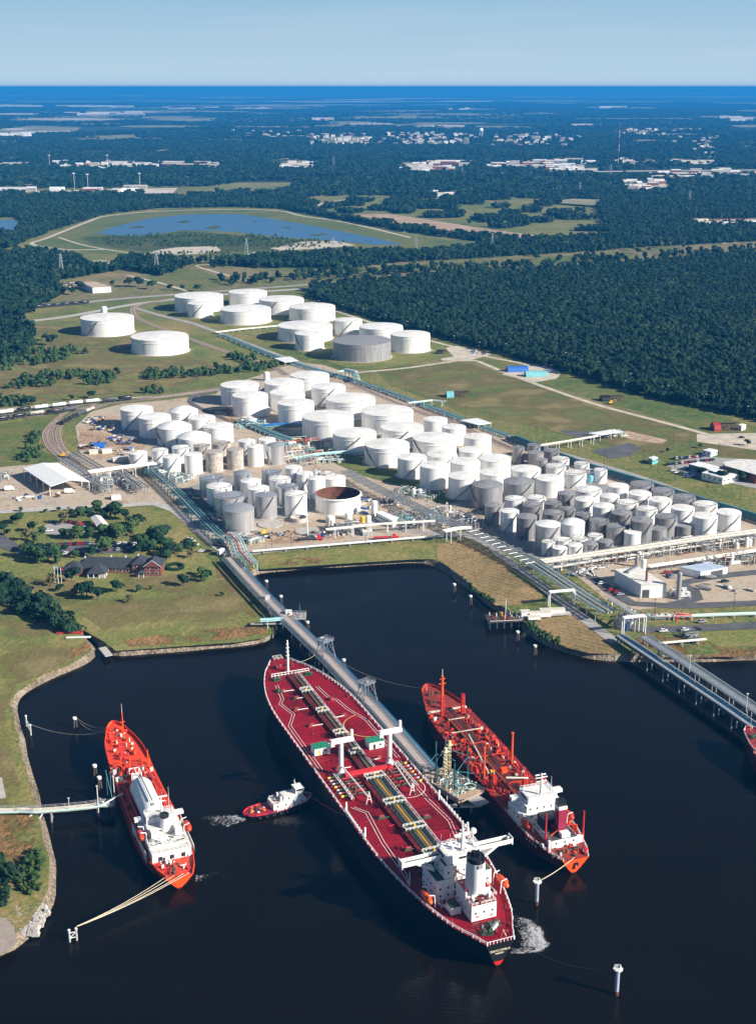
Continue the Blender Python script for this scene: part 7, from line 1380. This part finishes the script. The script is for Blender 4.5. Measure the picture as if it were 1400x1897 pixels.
quonset(938, 688, 11, 22, R(8), BLUE, 'royal blue arched shed on the pale pad near the woods'); quonset(972, 697, 11, 22, R(6), TEAL, 'teal arched shed right of the royal blue one'); quonset(826, 735, 11, 7, R(5), TEAL, 'teal ended arched hut with bare hoops in the field', 15); quonset(1318, 796, 13, 6, R(5), mat('dark_red_shed', (.30, .02, .02), .6), 'dark red arched hut with bare hoops at the right', 16)
quonset(1112, 742, 10, 8, R(8), HULLB, 'black arched hut with bare hoops near the farm track', 14); quonset(808, 655, 9, 6, R(10), HULLB, 'small black arched hut by the upper farm', 6); bldg('store_box', 'small white store box at the end of the dark red hut', [(1366, 787), (1374, 785), (1381, 787), (1373, 790)], 4, WHITE, WHITE, 'store')
quonset(176, 829, 8, 8, R(0), BLUE, 'bright blue tarpaulin tent in the construction yard')
# ================================================================ vehicles
def car_proto(col):
    t = thing('parked_car', 'x', 'car', (0, 0, 0)); m = MATS['car_' + col]; q = MB(); Pf = [(-2.2, .35), (-2.25, .8), (-2.0, .95), (-.6 - .6, 1.0), (1.0, .98), (2.1, .8), (2.25, .5), (2.2, .3)]
    V = [(x, -.88, z) for x, z in Pf] + [(x, .88, z) for x, z in Pf]; n = len(Pf); q.add(V, [(i, (i + 1) % n, n + (i + 1) % n, n + i)[::-1] for i in range(n)] + [tuple(range(n)), tuple(range(2 * n - 1, n - 1, -1))], m).build('body', t)
    q = MB(); B = [(-1.7, .96), (1.1, .96)]; q.add([(-1.75, -.8, .97), (1.05, -.8, .97), (1.05, .8, .97), (-1.75, .8, .97), (-1.3, -.66, 1.42), (.4, -.66, 1.42), (.4, .66, 1.42), (-1.3, .66, 1.42)], [(0, 1, 5, 4), (1, 2, 6, 5), (2, 3, 7, 6), (3, 0, 4, 7)], GLASS).build('windows', t); MB().box(-.45, 0, 1.42, 1.7, 1.3, .05, m).build('car_roof', t)
    for x in (-1.35, 1.35):
        for y in (-.82, .82): MB().tube((x, y - .1, .33), (x, y + .1, .33), .33, HOSE, 10).build('wheel', t)
    return t
PRO = {}
def cars(rowname, P, rz, cols, group):
    cnt = {}
    for (x, y), c in zip(P, cols):
        i = cnt.get(c, 0); cnt[c] = i + 1; lab = '%s %s car from the left, %s' % (ORD[i], c, rowname)
        if c not in PRO: PRO[c] = t = car_proto(c); t.location = G(x, y, LAND + .45); t.rotation_euler.z = rz; t['label'] = lab; t['group'] = group
        else: dup(PRO[c], G(x, y, LAND + .45), rz + rnd.uniform(-.06, .06), 1.1, lab, group)
seq = lambda s: [dict(w='white', r='red', b='blue', k='black', s='silver', t='tan')[c] for c in s]
lin = lambda x0, y0, x1, y1, n: [(x0 + (x1 - x0) * i / (n - 1), y0 + (y1 - y0) * i / (n - 1)) for i in range(n)]
CG = 'cars parked around the brick lodge'; CG2 = 'cars parked on the plant car park'
cars('back row of the lodge car park', lin(88, 1010, 176, 1007, 13), 1.5, seq('kkrbrbrkrrbst'), CG); cars('back right row of the lodge car park', lin(202, 1006, 250, 1009, 6), 1.5, seq('rkwwkw'), CG); cars('front row of the lodge car park', lin(122, 1026, 155, 1026, 4), 1.5, seq('wksk'), CG); cars('front right of the lodge car park', lin(200, 1019, 238, 1018, 3), 1.5, seq('rsb'), CG)
cars('curved row by the round car park', [(128, 967), (134, 968), (140, 969), (146, 971), (151, 973), (155, 976), (158, 979)], 1.0, seq('krkrrbw'), CG); cars('lower curve of the round car park', [(156, 982), (160, 984), (152, 986)], .4, seq('www'), CG); cars('left side of the round car park', [(92, 984), (100, 968), (116, 967)], .4, seq('wkk'), CG)
cars('by the road end above the left trestle', [(374, 1022), (386, 1022), (350, 1000), (356, 1004), (362, 1010)], .1, seq('wkwww'), CG)
cars('back row of the plant car park', lin(1248, 850, 1300, 846, 12), 1.4, seq('kwksbkwrrwkb'), CG2); cars('middle row of the plant car park', lin(1235, 861, 1320, 852, 16), 1.4, seq('kbkskwrkrbwkkrkb'), CG2); cars('front row of the plant car park', [(1246, 872), (1252, 876), (1260, 878), (1268, 880), (1274, 884), (1282, 883), (1276, 870), (1270, 868)], .3, seq('wwkbbbkw'), CG2)
cars('beside the white plant building', [(1114, 1082), (1132, 1094), (1138, 1092), (1143, 1098), (1148, 1102)], .2, seq('wrkrs'), CG2); cars('beside the blue grey metal shed', [(1235, 1062), (1240, 1067), (1246, 1070), (1300, 1071), (1308, 1070), (1318, 1070), (1342, 1078)], .2, seq('rbskssk'), CG2); cars('under the cream rack by the plant road', [(1092, 1057), (1098, 1053), (1112, 1053), (1118, 1051)], .2, seq('wwws'), CG2)
cars('on the lower plant road', [(1228, 1170), (1268, 1168), (1290, 1167), (1300, 1153)], .05, seq('wwks'), CG2); cars('on the pale yard beside the dark red hut', [(1373, 811)], 0, seq('k'), CG2)
cars('far lot beside the tan roofed office block', [p for r_ in range(3) for p in lin(110 + r_ * 3, 527 + r_ * 4, 144 + r_ * 3, 526 + r_ * 4, 8)], 1.5, seq('wksbwwkrwswkkwwsbwkwrsww'), 'cars in the far office lot') if 0 else None
cars('on the highway beyond the woods', [(875, 512), (1056, 501), (1190, 491), (980, 507)], .1, seq('wbws'), 'cars on the far highway')
cnt_ = [0]
for r_ in range(3):
    cars(('back', 'middle', 'front')[r_] + ' row of the far office lot', lin(112 + r_ * 2, 525 + r_ * 4, 146 + r_ * 2, 524 + r_ * 4, 8), 1.5, seq(('wksbwwkr', 'wswkkwws', 'bwkwrsww')[r_]), 'cars in the far office lot')
def truck(x, y, rz, label, bed, cab=RED, boom=False):
    t = thing('flatbed_truck', label, 'truck', G(x, y, LAND + .45), rz); MB().box(-2, 0, 1.1, 12, 2.5, .35, bed).build('flatbed', t); c = MB().add([(4.6, -1.2, .6), (8.6, -1.2, .6), (8.6, 1.2, .6), (4.6, 1.2, .6), (4.6, -1.2, 2.9), (6.6, -1.2, 2.9), (6.6, 1.2, 2.9), (4.6, 1.2, 2.9), (7.2, -1.2, 1.6), (8.6, -1.2, 1.5), (8.6, 1.2, 1.5), (7.2, 1.2, 1.6)], [(4, 5, 6, 7), (5, 8, 11, 6), (8, 9, 10, 11), (9, 1, 2, 10), (0, 3, 2, 1), (0, 4, 7, 3), (0, 1, 9, 8, 5, 4), (3, 7, 6, 11, 10, 2)], cab).build('cab', t)
    MB().add([(6.68, -1, 2.7), (7.18, -1, 1.75), (7.18, 1, 1.75), (6.68, 1, 2.7)], [(0, 1, 2, 3)], GLASS).build('windscreen', c)
    for xx in (-7, -5.8, 3.4, 7.6):
        for yy in (-1.1, 1.1): MB().tube((xx, yy - .2, .5), (xx, yy + .2, .5), .5, HOSE, 10).build('wheel', t)
    if boom: MB().tube((-1, 0, 1.5), (-2, 3, 21), .3, WHITE, 6).build('crane_boom', t); MB().box(-1, 0, 1.45, 2.4, 2.2, 1.6, DSTEEL).build('crane_turret', t)
truck(714, 998, .12, 'red flatbed lorry on the front road right of the paddock', RED); truck(574, 1000, .1, 'crane lorry with raised white boom on the front road', DSTEEL, RED, True)
def van(x, y, rz, label, m=WHITE, L=7.5, h=2.8):
    t = thing('box_van', label, 'van', G(x, y, LAND + .45), rz); MB().box(-.6, 0, .5, L - 2, 2.3, h, m).build('box_body', t); MB().add([(L / 2 - 1.6, -1.1, .5), (L / 2, -1.1, .5), (L / 2, 1.1, .5), (L / 2 - 1.6, 1.1, .5), (L / 2 - 1.6, -1.1, 2.3), (L / 2 - .7, -1.1, 2.2), (L / 2 - .7, 1.1, 2.2), (L / 2 - 1.6, 1.1, 2.3)], [(4, 5, 6, 7), (5, 1, 2, 6), (0, 1, 5, 4), (3, 7, 6, 2), (0, 4, 7, 3)], m).build('cab', t); MB().box(L / 2 - .32, 0, 1.5, .06, 1.9, .6, GLASS).build('windscreen', t)
    for xx in (-L / 3, L / 3):
        for yy in (-1.05, 1.05): MB().tube((xx, yy - .15, .42), (xx, yy + .15, .42), .42, HOSE, 10).build('wheel', t)
van(410, 1026, 1.1, 'white box van parked at the landward end of the left trestle'); van(129, 913, .1, 'white van in front of the loading shed'); van(18, 908, .3, 'small white lorry in the truck yard at the left edge'); van(1212, 855, 0, 'white van beside the blue gatehouse', WHITE, 6, 2); van(1374, 812, .05, 'dark pickup on the pale yard at the right', HULLB, 6, 1.3) if 0 else None
for x, y, rz, lab in ((488, 990, .4, 'yellow excavator beside the large silver domed tank'), (117, 846, 0, 'yellow loader by the end of the rail tracks'), (625, 916, .3, 'orange digger between the pipes right of the open topped tank'), (1130, 748, .2, 'yellow digger beside the black hoop hut')):
    t = thing('excavator', lab, 'excavator', G(x, y, LAND + .45), rz); MB().box(0, 0, .9, 3.4, 2.4, 1.2, YEL).box(.6, .5, 2.1, 1.2, 1.1, 1.3, YEL).build('cab_body', t)
    for s in (-1, 1): MB().box(0, s * 1.1, 0, 4, .6, .85, HOSE).build('track', t)
    MB().tube((1.4, -.3, 1.9), (4, -.3, 4.4), .22, YEL, 6).tube((4, -.3, 4.4), (5.6, -.3, 1.4), .2, YEL, 6).box(5.6, -.3, .7, .9, 1.1, .8, DSTEEL).build('arm', t)
# rail tank cars
def railcar(m, label, loc, rz, group):
    t = thing('rail_tank_car', label, 'tank car', loc, rz, group); q = MB(); n = 16
    for k, (x, r) in enumerate([(-6.6, .4), (-6.3, 1.2), (-5.9, 1.5), (5.9, 1.5), (6.3, 1.2), (6.6, .4)]):
        for i in range(n): a = 6.283 * i / n; q.v.append((x, r * math.cos(a), 2.7 + r * math.sin(a)))
    for k in range(5):
        for i in range(n): q.f.append((k * n + i, k * n + (i + 1) % n, (k + 1) * n + (i + 1) % n, (k + 1) * n + i)[::-1]); q.mi.append(0)
    q.m(m); q.build('tank_barrel', t, 40); MB().tube((0, 0, 4.1), (0, 0, 4.8), .7, DSTEEL, 10).build('dome', t); MB().box(0, 0, 1.0, 13.6, 2.0, .3, DSTEEL).build('underframe', t)
    for x in (-5, 5): MB().box(x, 0, .25, 2.6, 1.9, .7, HOSE).build('bogie', t)
    return t
RC = {}
def rc(c, x, y, rz, lab, group='tank cars on the left sidings'):
    m = dict(k=HULLB, w=WHITE, g=DSTEEL, t=TANKB)[c]
    if c not in RC: RC[c] = railcar(m, lab, G(x, y, LAND + .6), rz, group)
    else: dup(RC[c], G(x, y, LAND + .6), rz, 1, lab, group)
cc = dict(k='black', w='white', g='dark grey', t='brown')
def siding(P, s, name, group='tank cars on the left sidings'):
    cn = {}
    for k, ((x, y), c) in enumerate(zip(P, s)):
        a = G(*P[max(0, k - 1)]); b = G(*P[min(len(P) - 1, k + 1)]); i = cn.get(c, 0); cn[c] = i + 1; rc(c, x, y, math.atan2(b.y - a.y, b.x - a.x), '%s %s tank car from the left on the %s' % (ORD[i], cc[c], name), group)
siding([(-16, 771), (13, 767), (45, 762), (77, 758), (110, 754), (141, 750), (172, 747), (203, 744), (232, 741)], 'wwkwwwwgk', 'back siding'); siding([(-20, 783), (6, 779), (37, 774), (69, 769), (100, 766), (130, 762)], 'kkktkg', 'front siding')
siding([(122, 784), (136, 776), (151, 769), (167, 763)], 'kkgt', 'curved siding'); siding([(72 + 17 * k, 570.5 - 1.6 * k) for k in range(6)], 'kkkkkk', 'far line beyond the meadow', 'black tank cars on the far line')
# poles, pylons, masts
def pole(x, y, h, label, group, lamp=True, m=WOOD, r=.16):
    t = thing('utility_pole', label, 'pole', G(x, y), 0, group); MB().tube((0, 0, 0), (0, 0, h), r, m, 6).build('pole', t); 
    if lamp: MB().box(.5, 0, h, 1.8, .5, .25, WHITE).build('lamp_head', t)
    else: MB().box(0, 0, h - 1, 2.4, .2, .2, m).build('crossarm', t)
for k, (x, y) in enumerate([(590, 572), (634, 580), (672, 588), (715, 600), (753, 612), (793, 622), (840, 640), (887, 652), (936, 655), (1046, 672), (1106, 690), (1166, 712), (1235, 735), (1305, 752), (1382, 775), (1156, 726)]): pole(x, y, 11, 'white lamp on a pole along the wood edge', 'lamp poles along the wood edge')
for k, (x, y) in enumerate([(684, 715), (752, 738), (820, 764), (862, 775), (906, 788), (993, 818), (1070, 842), (1118, 858), (1190, 860), (1204, 870), (1217, 875), (1248, 890), (1310, 905), (1370, 928), (600, 690), (640, 668), (670, 660)]): pole(x, y, 12, 'dark wooden pole beside the long diagonal road', 'wooden poles along the diagonal road', False)
for k, (x, y) in enumerate([(504, 1020), (540, 1020), (677, 1020), (810, 1012), (857, 1012), (930, 1046), (987, 1036), (1011, 800 + 250), (1211, 1142), (1358, 1130), (285, 735), (321, 742), (441, 770), (456, 772), (1246, 826), (1277, 830), (1330, 845), (1075, 1012)]): pole(x, y, 11, 'single wooden pole standing in the plant area', 'wooden poles in the plant area', False)
def pylon(x, y, h, label, group, m=STEEL):
    t = thing('power_pylon', label, 'pylon', G(x, y), 0, group); q = MB(); w0 = h * .11
    for a, b in ((-1, -1), (1, -1), (1, 1), (-1, 1)): q.tube((a * w0, b * w0, 0), (a * .5, b * .5, h), .28, m, 4)
    for k in range(6):
        z0, z1 = h * k / 6, h * (k + 1) / 6; u0, u1 = w0 + (.5 - w0) * k / 6, w0 + (.5 - w0) * (k + 1) / 6; q.tube((-u0, -u0, z0), (u1, -u1, z1), .18, m, 4); q.tube((u0, -u0, z0), (-u1, -u1, z1), .18, m, 4)
    q.build('lattice_tower', t)
    for z in (.66, .8, .94): MB().box(0, 0, h * z, h * .26, .5, .5, m).build('crossarm', t)
for x, y, h in ((115, 511, 34), (291, 503, 34), (457, 474, 30), (617, 472, 30), (770, 470, 30), (911, 462, 30), (1073, 362, 34), (1276, 378, 34), (1170, 358, 34), (856, 330, 36), (1130, 330, 44), (1058, 322, 40), (618, 312, 40)): pylon(x, y, h, 'grey lattice power pylon above the woods', 'power pylons across the woods')
t = thing('radio_mast', 'tall thin red and white lattice mast above the far town', 'radio mast', G(1144, 305)); 
for k in range(6): MB().tube((0, 0, 25 * k), (0, 0, 25 * (k + 1)), 1.0, MAROON if k % 2 else STAINY, 6).build('mast_section', t)
t = thing('water_tower', 'white water tower standing above the far suburb', 'water tower', G(890, 256)); MB().lathe(0, 0, [(.1, 34), (7, 36), (13, 41), (13, 50), (9, 55), (.1, 57)], WHITE, 20).build('tank_bowl', t, 40)
for k in range(6): a = 6.28 * k / 6; MB().tube((10 * math.cos(a), 10 * math.sin(a), 0), (10 * math.cos(a), 10 * math.sin(a), 40), 1.1, WHITE, 6).build('leg', t)
for x, y in ((93, 312), (200, 312), (139, 352), (164, 354), (260, 352)): 
    t = thing('floodlight_mast', 'floodlight mast beside the far rail yard', 'light mast', G(x, y), 0, 'floodlight masts by the far rail yard'); MB().tube((0, 0, 0), (0, 0, 45), .5, WHITE, 6).build('pole', t); MB().box(0, 0, 45, 8, 2, 2.5, WHITE).build('lamp_head', t)
# far buildings: each one an object
fb = random.Random(21); FW = [STAINY, WHITE, PIPEC, CONC, ROADG, BRICK]; GF = 'pale industrial buildings on the far clearings'; mesh_b = {}
def farb(x, y, sx, sy, h, label, group, rz=0, cat='building', m=WHITE, rf=STAINY, z=LAND + 5):
    m = fb.choice(FW) if cat == 'building' else m; rf = fb.choice(FW[:4]) if cat == 'building' else rf; key = (round(sx / 8), round(sy / 8), round(h / 3), m.name, rf.name)
    if key not in mesh_b:
        sx, sy, h = max(4, key[0] * 8), max(4, key[1] * 8), max(3, key[2] * 3); mesh_b[key] = (MB().box(0, 0, -6, sx, sy, h + 6, m).mesh('wall'), MB().add([(-sx * .51, -sy * .51, h + .02), (sx * .51, -sy * .51, h + .02), (sx * .51, sy * .51, h + .02), (-sx * .51, sy * .51, h + .02), (-sx * .51, 0, h + sy * .16), (sx * .51, 0, h + sy * .16)], [(0, 1, 5, 4), (2, 3, 4, 5), (0, 4, 3), (1, 2, 5)], rf).mesh('roof'))
    t = thing('warehouse' if cat == 'building' else 'house', label, cat, G(x, y, z), rz, group)
    for me in mesh_b[key]: o = bpy.data.objects.new(me.name, me); scene.collection.objects.link(o); o.parent = t
for (x0, y0, x1, y1, n, w0, w1) in ((100, 300, 230, 314, 26, 10, 40), (190, 302, 400, 308, 22, 20, 90), (520, 299, 572, 312, 12, 14, 40), (745, 302, 860, 316, 18, 14, 50), (800, 300, 870, 305, 6, 60, 120), (905, 298, 1080, 316, 26, 10, 50), (980, 295, 1320, 302, 16, 20, 110), (1010, 306, 1110, 318, 12, 12, 50), (1160, 334, 1230, 352, 22, 14, 40), (1190, 314, 1400, 330, 22, 14, 60), (50, 348, 260, 356, 10, 16, 50), (1290, 410, 1400, 418, 6, 16, 40), (800, 357, 850, 364, 4, 12, 30), (0, 304, 40, 308, 4, 60, 120)):
    for k in range(n): farb(fb.uniform(x0, x1), fb.uniform(y0, y1), fb.uniform(w0, w1), fb.uniform(10, 22), fb.uniform(4, 7), 'pale warehouse in the far industrial strip beyond the woods', GF, fb.choice((0, .1, -.1)))
for (x0, y0, x1, y1, n, w0, w1, h) in ((0, 197, 230, 199, 9, 200, 700, 14), (130, 209, 260, 214, 12, 60, 200, 10), (300, 199, 500, 203, 10, 60, 240, 10), (560, 221, 610, 223, 3, 60, 120, 16), (1115, 199, 1150, 203, 6, 100, 260, 14), (1315, 219, 1390, 224, 5, 80, 150, 18), (820, 200, 870, 205, 5, 60, 140, 10), (0, 247, 60, 255, 9, 40, 90, 8), (1080, 166, 1130, 170, 2, 300, 600, 60)):
    for k in range(n): farb(fb.uniform(x0, x1), fb.uniform(y0, y1), fb.uniform(w0, w1), fb.uniform(30, 60), h, 'long pale building near the horizon', 'long pale buildings near the horizon', 0)
GH = 'small pale houses of the far suburb'; HC = [PIPEC, PIPEC, STAINY, CONC, BRICK]
for (x0, y0, x1, y1, n) in ((560, 248, 700, 266, 50), (690, 246, 900, 268, 100), (880, 248, 1080, 270, 50), (1140, 238, 1250, 248, 24), (1240, 252, 1390, 285, 22), (430, 240, 560, 256, 14)):
    for k in range(n):
        x = x0 + (x1 - x0) * (fb.random() + fb.random()) / 2; farb(x, fb.uniform(y0, y1), fb.choice((16, 16, 24, 24)), fb.choice((8, 16)), 5, 'small pale house among the trees of the far suburb', GH, fb.uniform(-.4, .4), 'house', fb.choice(HC), fb.choice([STAINY, CONC, PIPEC, ROOFG, CONC]), LAND + 9)
# red steel skeleton at the right
t = thing('steel_skeleton', 'dark red steel building skeleton beyond the highway at the right', 'building frame', G(1285, 416))
for k in range(14):
    q = MB()
    for d in (0, 24): q.tube((k * 12, d, 0), (k * 12, d, 12), .6, BRICK, 4)
    q.tube((k * 12, 0, 12), (k * 12, 24, 12), .6, BRICK, 4); q.tube((k * 12, 0, 12), (k * 12 + 12, 0, 12), .6, BRICK, 4); q.build('portal_frame', t)
# ================================================================ single trees
def tree_proto(seed, mt, wide=1.0, n=170):
    t = thing('broadleaf_tree', 'x', 'tree'); r = random.Random(seed); q = MB(); q.tube((0, 0, 0), (r.uniform(-.03, .03), r.uniform(-.03, .03), .5), .035, BARK, 7, .02)
    for k in range(5): a = r.uniform(0, 6.28); q.tube((0, 0, .25 + .05 * k), (.22 * math.cos(a) * wide, .22 * math.sin(a) * wide, .55 + .04 * k), .016, BARK, 5, .008)
    q.build('trunk', t); me = crown_mesh('crown', mt, seed, n, 1.35, .8); o = bpy.data.objects.new('crown', me); scene.collection.objects.link(o); o.parent = t; o.scale = (1.15 * wide, 1.15 * wide, 1); return t
PR = [tree_proto(101, LEAFN), tree_proto(102, LEAF, 1.1), tree_proto(103, LEAFN, .9), tree_proto(104, LEAF, 1.0), tree_proto(105, leaf_mat('foliage_dry', (.08, .075, .03), (.12, .10, .045), (.16, .13, .06)), .9, 90)]
used = set()
def tree(x, y, h, k, label, group):
    if k not in used: used.add(k); o = PR[k]; o.location = G(x, y, LAND); o.scale = (h, h, h); o['label'] = label; o['group'] = group
    else: dup(PR[k], G(x, y, LAND), rnd.uniform(0, 6.28), (h * rnd.uniform(.9, 1.15), h * rnd.uniform(.9, 1.15), h), label, group)
KN = ['bright green', 'dark green', 'light green', 'deep green', 'dry brownish']
def grove(pts, where, group):
    for x, y, h, k in pts: tree(x, y, h, k, KN[k] + ' tree ' + where, group)
grove([(134, 1078, 10, 3), (162, 1108, 11, 1), (182, 1112, 9, 3), (217, 1097, 8, 1), (259, 1097, 5, 0), (240, 1117, 5, 4), (139, 1106, 6, 4), (341, 1087, 8, 3), (378, 1078, 7, 2), (386, 1072, 6, 3), (95, 1086, 8, 4), (280, 1093, 3, 2), (412, 1105, 3, 3), (372, 1066, 6, 0), (110, 1096, 5, 3)], 'standing on the open lawn in front of the lodge', 'trees on the lawn before the lodge')
G2 = 'trees around the lodge car park'
grove([(52, 1034, 10, 3), (64, 1038, 10, 0), (76, 1044, 11, 2), (90, 1042, 11, 3), (100, 1034, 10, 0), (56, 1022, 8, 1), (108, 1044, 8, 2), (74, 1030, 9, 1)], 'in the clump left of the lodge', 'trees in the clump left of the lodge')
grove([(61, 985, 8, 3), (80, 992, 7, 0), (50, 1002, 8, 4), (66, 1004, 7, 2), (34, 972, 9, 1), (28, 970, 7, 3), (118, 996, 7, 2), (135, 1000, 8, 3), (146, 998, 10, 0), (166, 998, 9, 2), (120, 972, 9, 4), (134, 960, 7, 1), (152, 960, 9, 0), (180, 952, 10, 2), (164, 957, 7, 1), (196, 960, 8, 1), (205, 957, 8, 3), (214, 960, 13, 2), (232, 964, 9, 3), (190, 996, 10, 0), (206, 994, 9, 2), (219, 999, 12, 0), (228, 996, 9, 3), (243, 992, 12, 2), (252, 980, 9, 0), (258, 974, 9, 1), (246, 976, 8, 3), (192, 1026, 12, 0), (170, 1032, 8, 3), (266, 1020, 12, 2), (258, 1026, 8, 3), (284, 1000, 10, 0), (292, 1008, 12, 3), (300, 1004, 12, 1), (298, 1018, 11, 1), (284, 1022, 9, 0), (310, 1020, 9, 2), (330, 1028, 8, 0), (346, 1022, 9, 3), (322, 1022, 7, 4), (308, 1044, 9, 1), (312, 1032, 9, 3), (296, 1060, 5, 3), (354, 1034, 6, 4), (360, 1018, 6, 2), (272, 1002, 6, 4), (120, 1024, 6, 1), (140, 1034, 6, 0)], 'around the lodge car parks', G2)
grove([(4, 988, 7, 1), (14, 992, 5, 3), (40, 948, 4, 2), (110, 948, 4, 3), (128, 946, 3, 4), (200, 944, 4, 2), (84, 950, 3, 3), (160, 944, 3, 1)], 'small along the service road above the lodge lawn', 'young trees along the service road')
q = MB()
for k in range(26):
    a = 6.283 * k / 26
    for rr in (5.0,): q.add([(rr * math.cos(a) + dx, rr * math.sin(a) + dy, dz) for dx, dy, dz in ((-1, -1, 0), (1, -1, 0), (1, 1, 0), (-1, 1, 0), (-.7, -.8, 1.7), (.8, -.7, 1.5), (.7, .8, 1.8), (-.8, .7, 1.6))], [(4, 5, 6, 7), (0, 1, 5, 4), (1, 2, 6, 5), (2, 3, 7, 6), (3, 0, 4, 7)], LEAF)
tag(q.build('round_hedge', None, None, G(324, 1052)), 'round clipped dark hedge ring right of the lodge', 'hedge')
grove([(150, 537, 14, 3), (240, 532, 16, 1), (258, 532, 16, 3), (283, 536, 14, 1), (315, 538, 10, 3), (338, 538, 9, 1), (367, 540, 11, 1), (120, 545, 12, 3), (135, 546, 12, 1), (208, 530, 9, 3), (96, 640, 14, 3), (85, 632, 10, 1), (172, 738, 8, 1), (134, 742, 6, 3), (60, 750, 9, 3), (50, 752, 10, 1)], 'in the meadows left of the upper farm', 'trees in the left meadows')
grove([(1338, 892, 9, 1), (1330, 890, 8, 3), (1316, 888, 7, 1), (1360, 888, 8, 3), (1374, 892, 8, 1), (1296, 880, 7, 3), (1304, 882, 7, 1), (1384, 826, 6, 3), (1296, 830, 4, 1), (1236, 838, 4, 3)], 'beside the plant offices at the right', 'trees beside the plant offices')
rr = random.Random(4)
grove([(rr.uniform(600, 1380), 0, rr.uniform(9, 15), rr.choice((1, 3, 1, 3, 0))) for _ in range(1)][:0], '', '')
L5 = []
for k in range(46):
    x = rr.uniform(560, 1390); y = 521 - (x - 560) * .066 - rr.uniform(2, 26); L5.append((x, y, rr.uniform(8, 14), rr.choice((1, 3, 1, 3, 0))))
grove(L5, 'scattered over the fields beyond the highway', 'trees scattered beyond the highway')
# canal inlet weir and rocks
o = MB().box(0, 0, 0, 14, 2.2, .5, RED).build('footbridge', None, None, G(130, 1172, 3.4), R(2)); tag(o, 'red footbridge over the narrow canal inlet', 'footbridge'); o = MB().box(0, 0, 0, 13, 1.6, .4, WHITE).build('footbridge', None, None, G(146, 1181, 3.3), R(3)); tag(o, 'white footbridge just below the red one on the canal inlet', 'footbridge')
o = MB().box(0, 0, 0, 12, 4, .5, CONC).build('concrete_ramp', None, None, G(196, 1208, 2.4), R(-62)); tag(o, 'concrete ramp at the mouth of the canal inlet', 'ramp')
for k, (x, y, s) in enumerate([(fb.uniform(30, 92), fb.uniform(1680, 1725), fb.uniform(.8, 2.4)) for _ in range(60)]):
    pass
rk = MB(); r3 = random.Random(8)
for k in range(160):
    x, y = r3.uniform(24, 92), r3.uniform(1678, 1728)
    if x > 92 - (y - 1680) * .45 + 4: continue
    p = G(x, y, 2.2); s = r3.uniform(.4, 1.3); rk.add([(p.x + s * dx + r3.uniform(-.2, .2), p.y + s * dy + r3.uniform(-.2, .2), p.z + s * dz) for dx, dy, dz in ((-1, -1, -1), (1, -1, -1), (1, 1, -1), (-1, 1, -1), (-.7, -.6, .6), (.6, -.7, .8), (.7, .6, .5), (-.6, .7, .7))], [(4, 5, 6, 7), (0, 1, 5, 4), (1, 2, 6, 5), (2, 3, 7, 6), (3, 0, 4, 7)], CONC)
tag(rk.build('rubble'), 'heap of broken concrete rubble on the point above the beach', 'rubble', kind='stuff')
for x, y in ((8, 1655),): pass
bldg('bank_hut', 'small pale flat roof at the left edge below the pier', [(-12, 1598), (8, 1597), (8, 1604), (-12, 1605)], 3, WHITE, WHITE, 'hut'); patch('concrete_pad', [(-20, 1440), (4, 1440), (12, 1478), (-20, 1482)], CONC, 4)
# ================================================================ air between the camera and the far land
hz = bpy.data.materials.new('haze_air'); hz.use_nodes = True; _n = hz.node_tree.nodes; _n.clear()
_o = _n.new('ShaderNodeOutputMaterial'); _v = _n.new('ShaderNodeVolumePrincipled'); _v.inputs['Color'].default_value = (.03, .30, .76, 1)
_v.inputs['Density'].default_value = 6.8e-5; _v.inputs['Anisotropy'].default_value = 0; hz.node_tree.links.new(_v.outputs[0], _o.inputs['Volume'])
_b = MB().box(0, 79000, -2.5, 170000, 162000, CAMH + 14, hz).build('haze'); tag(_b, kind='stuff', label='thin blue air over the land', cat='haze')
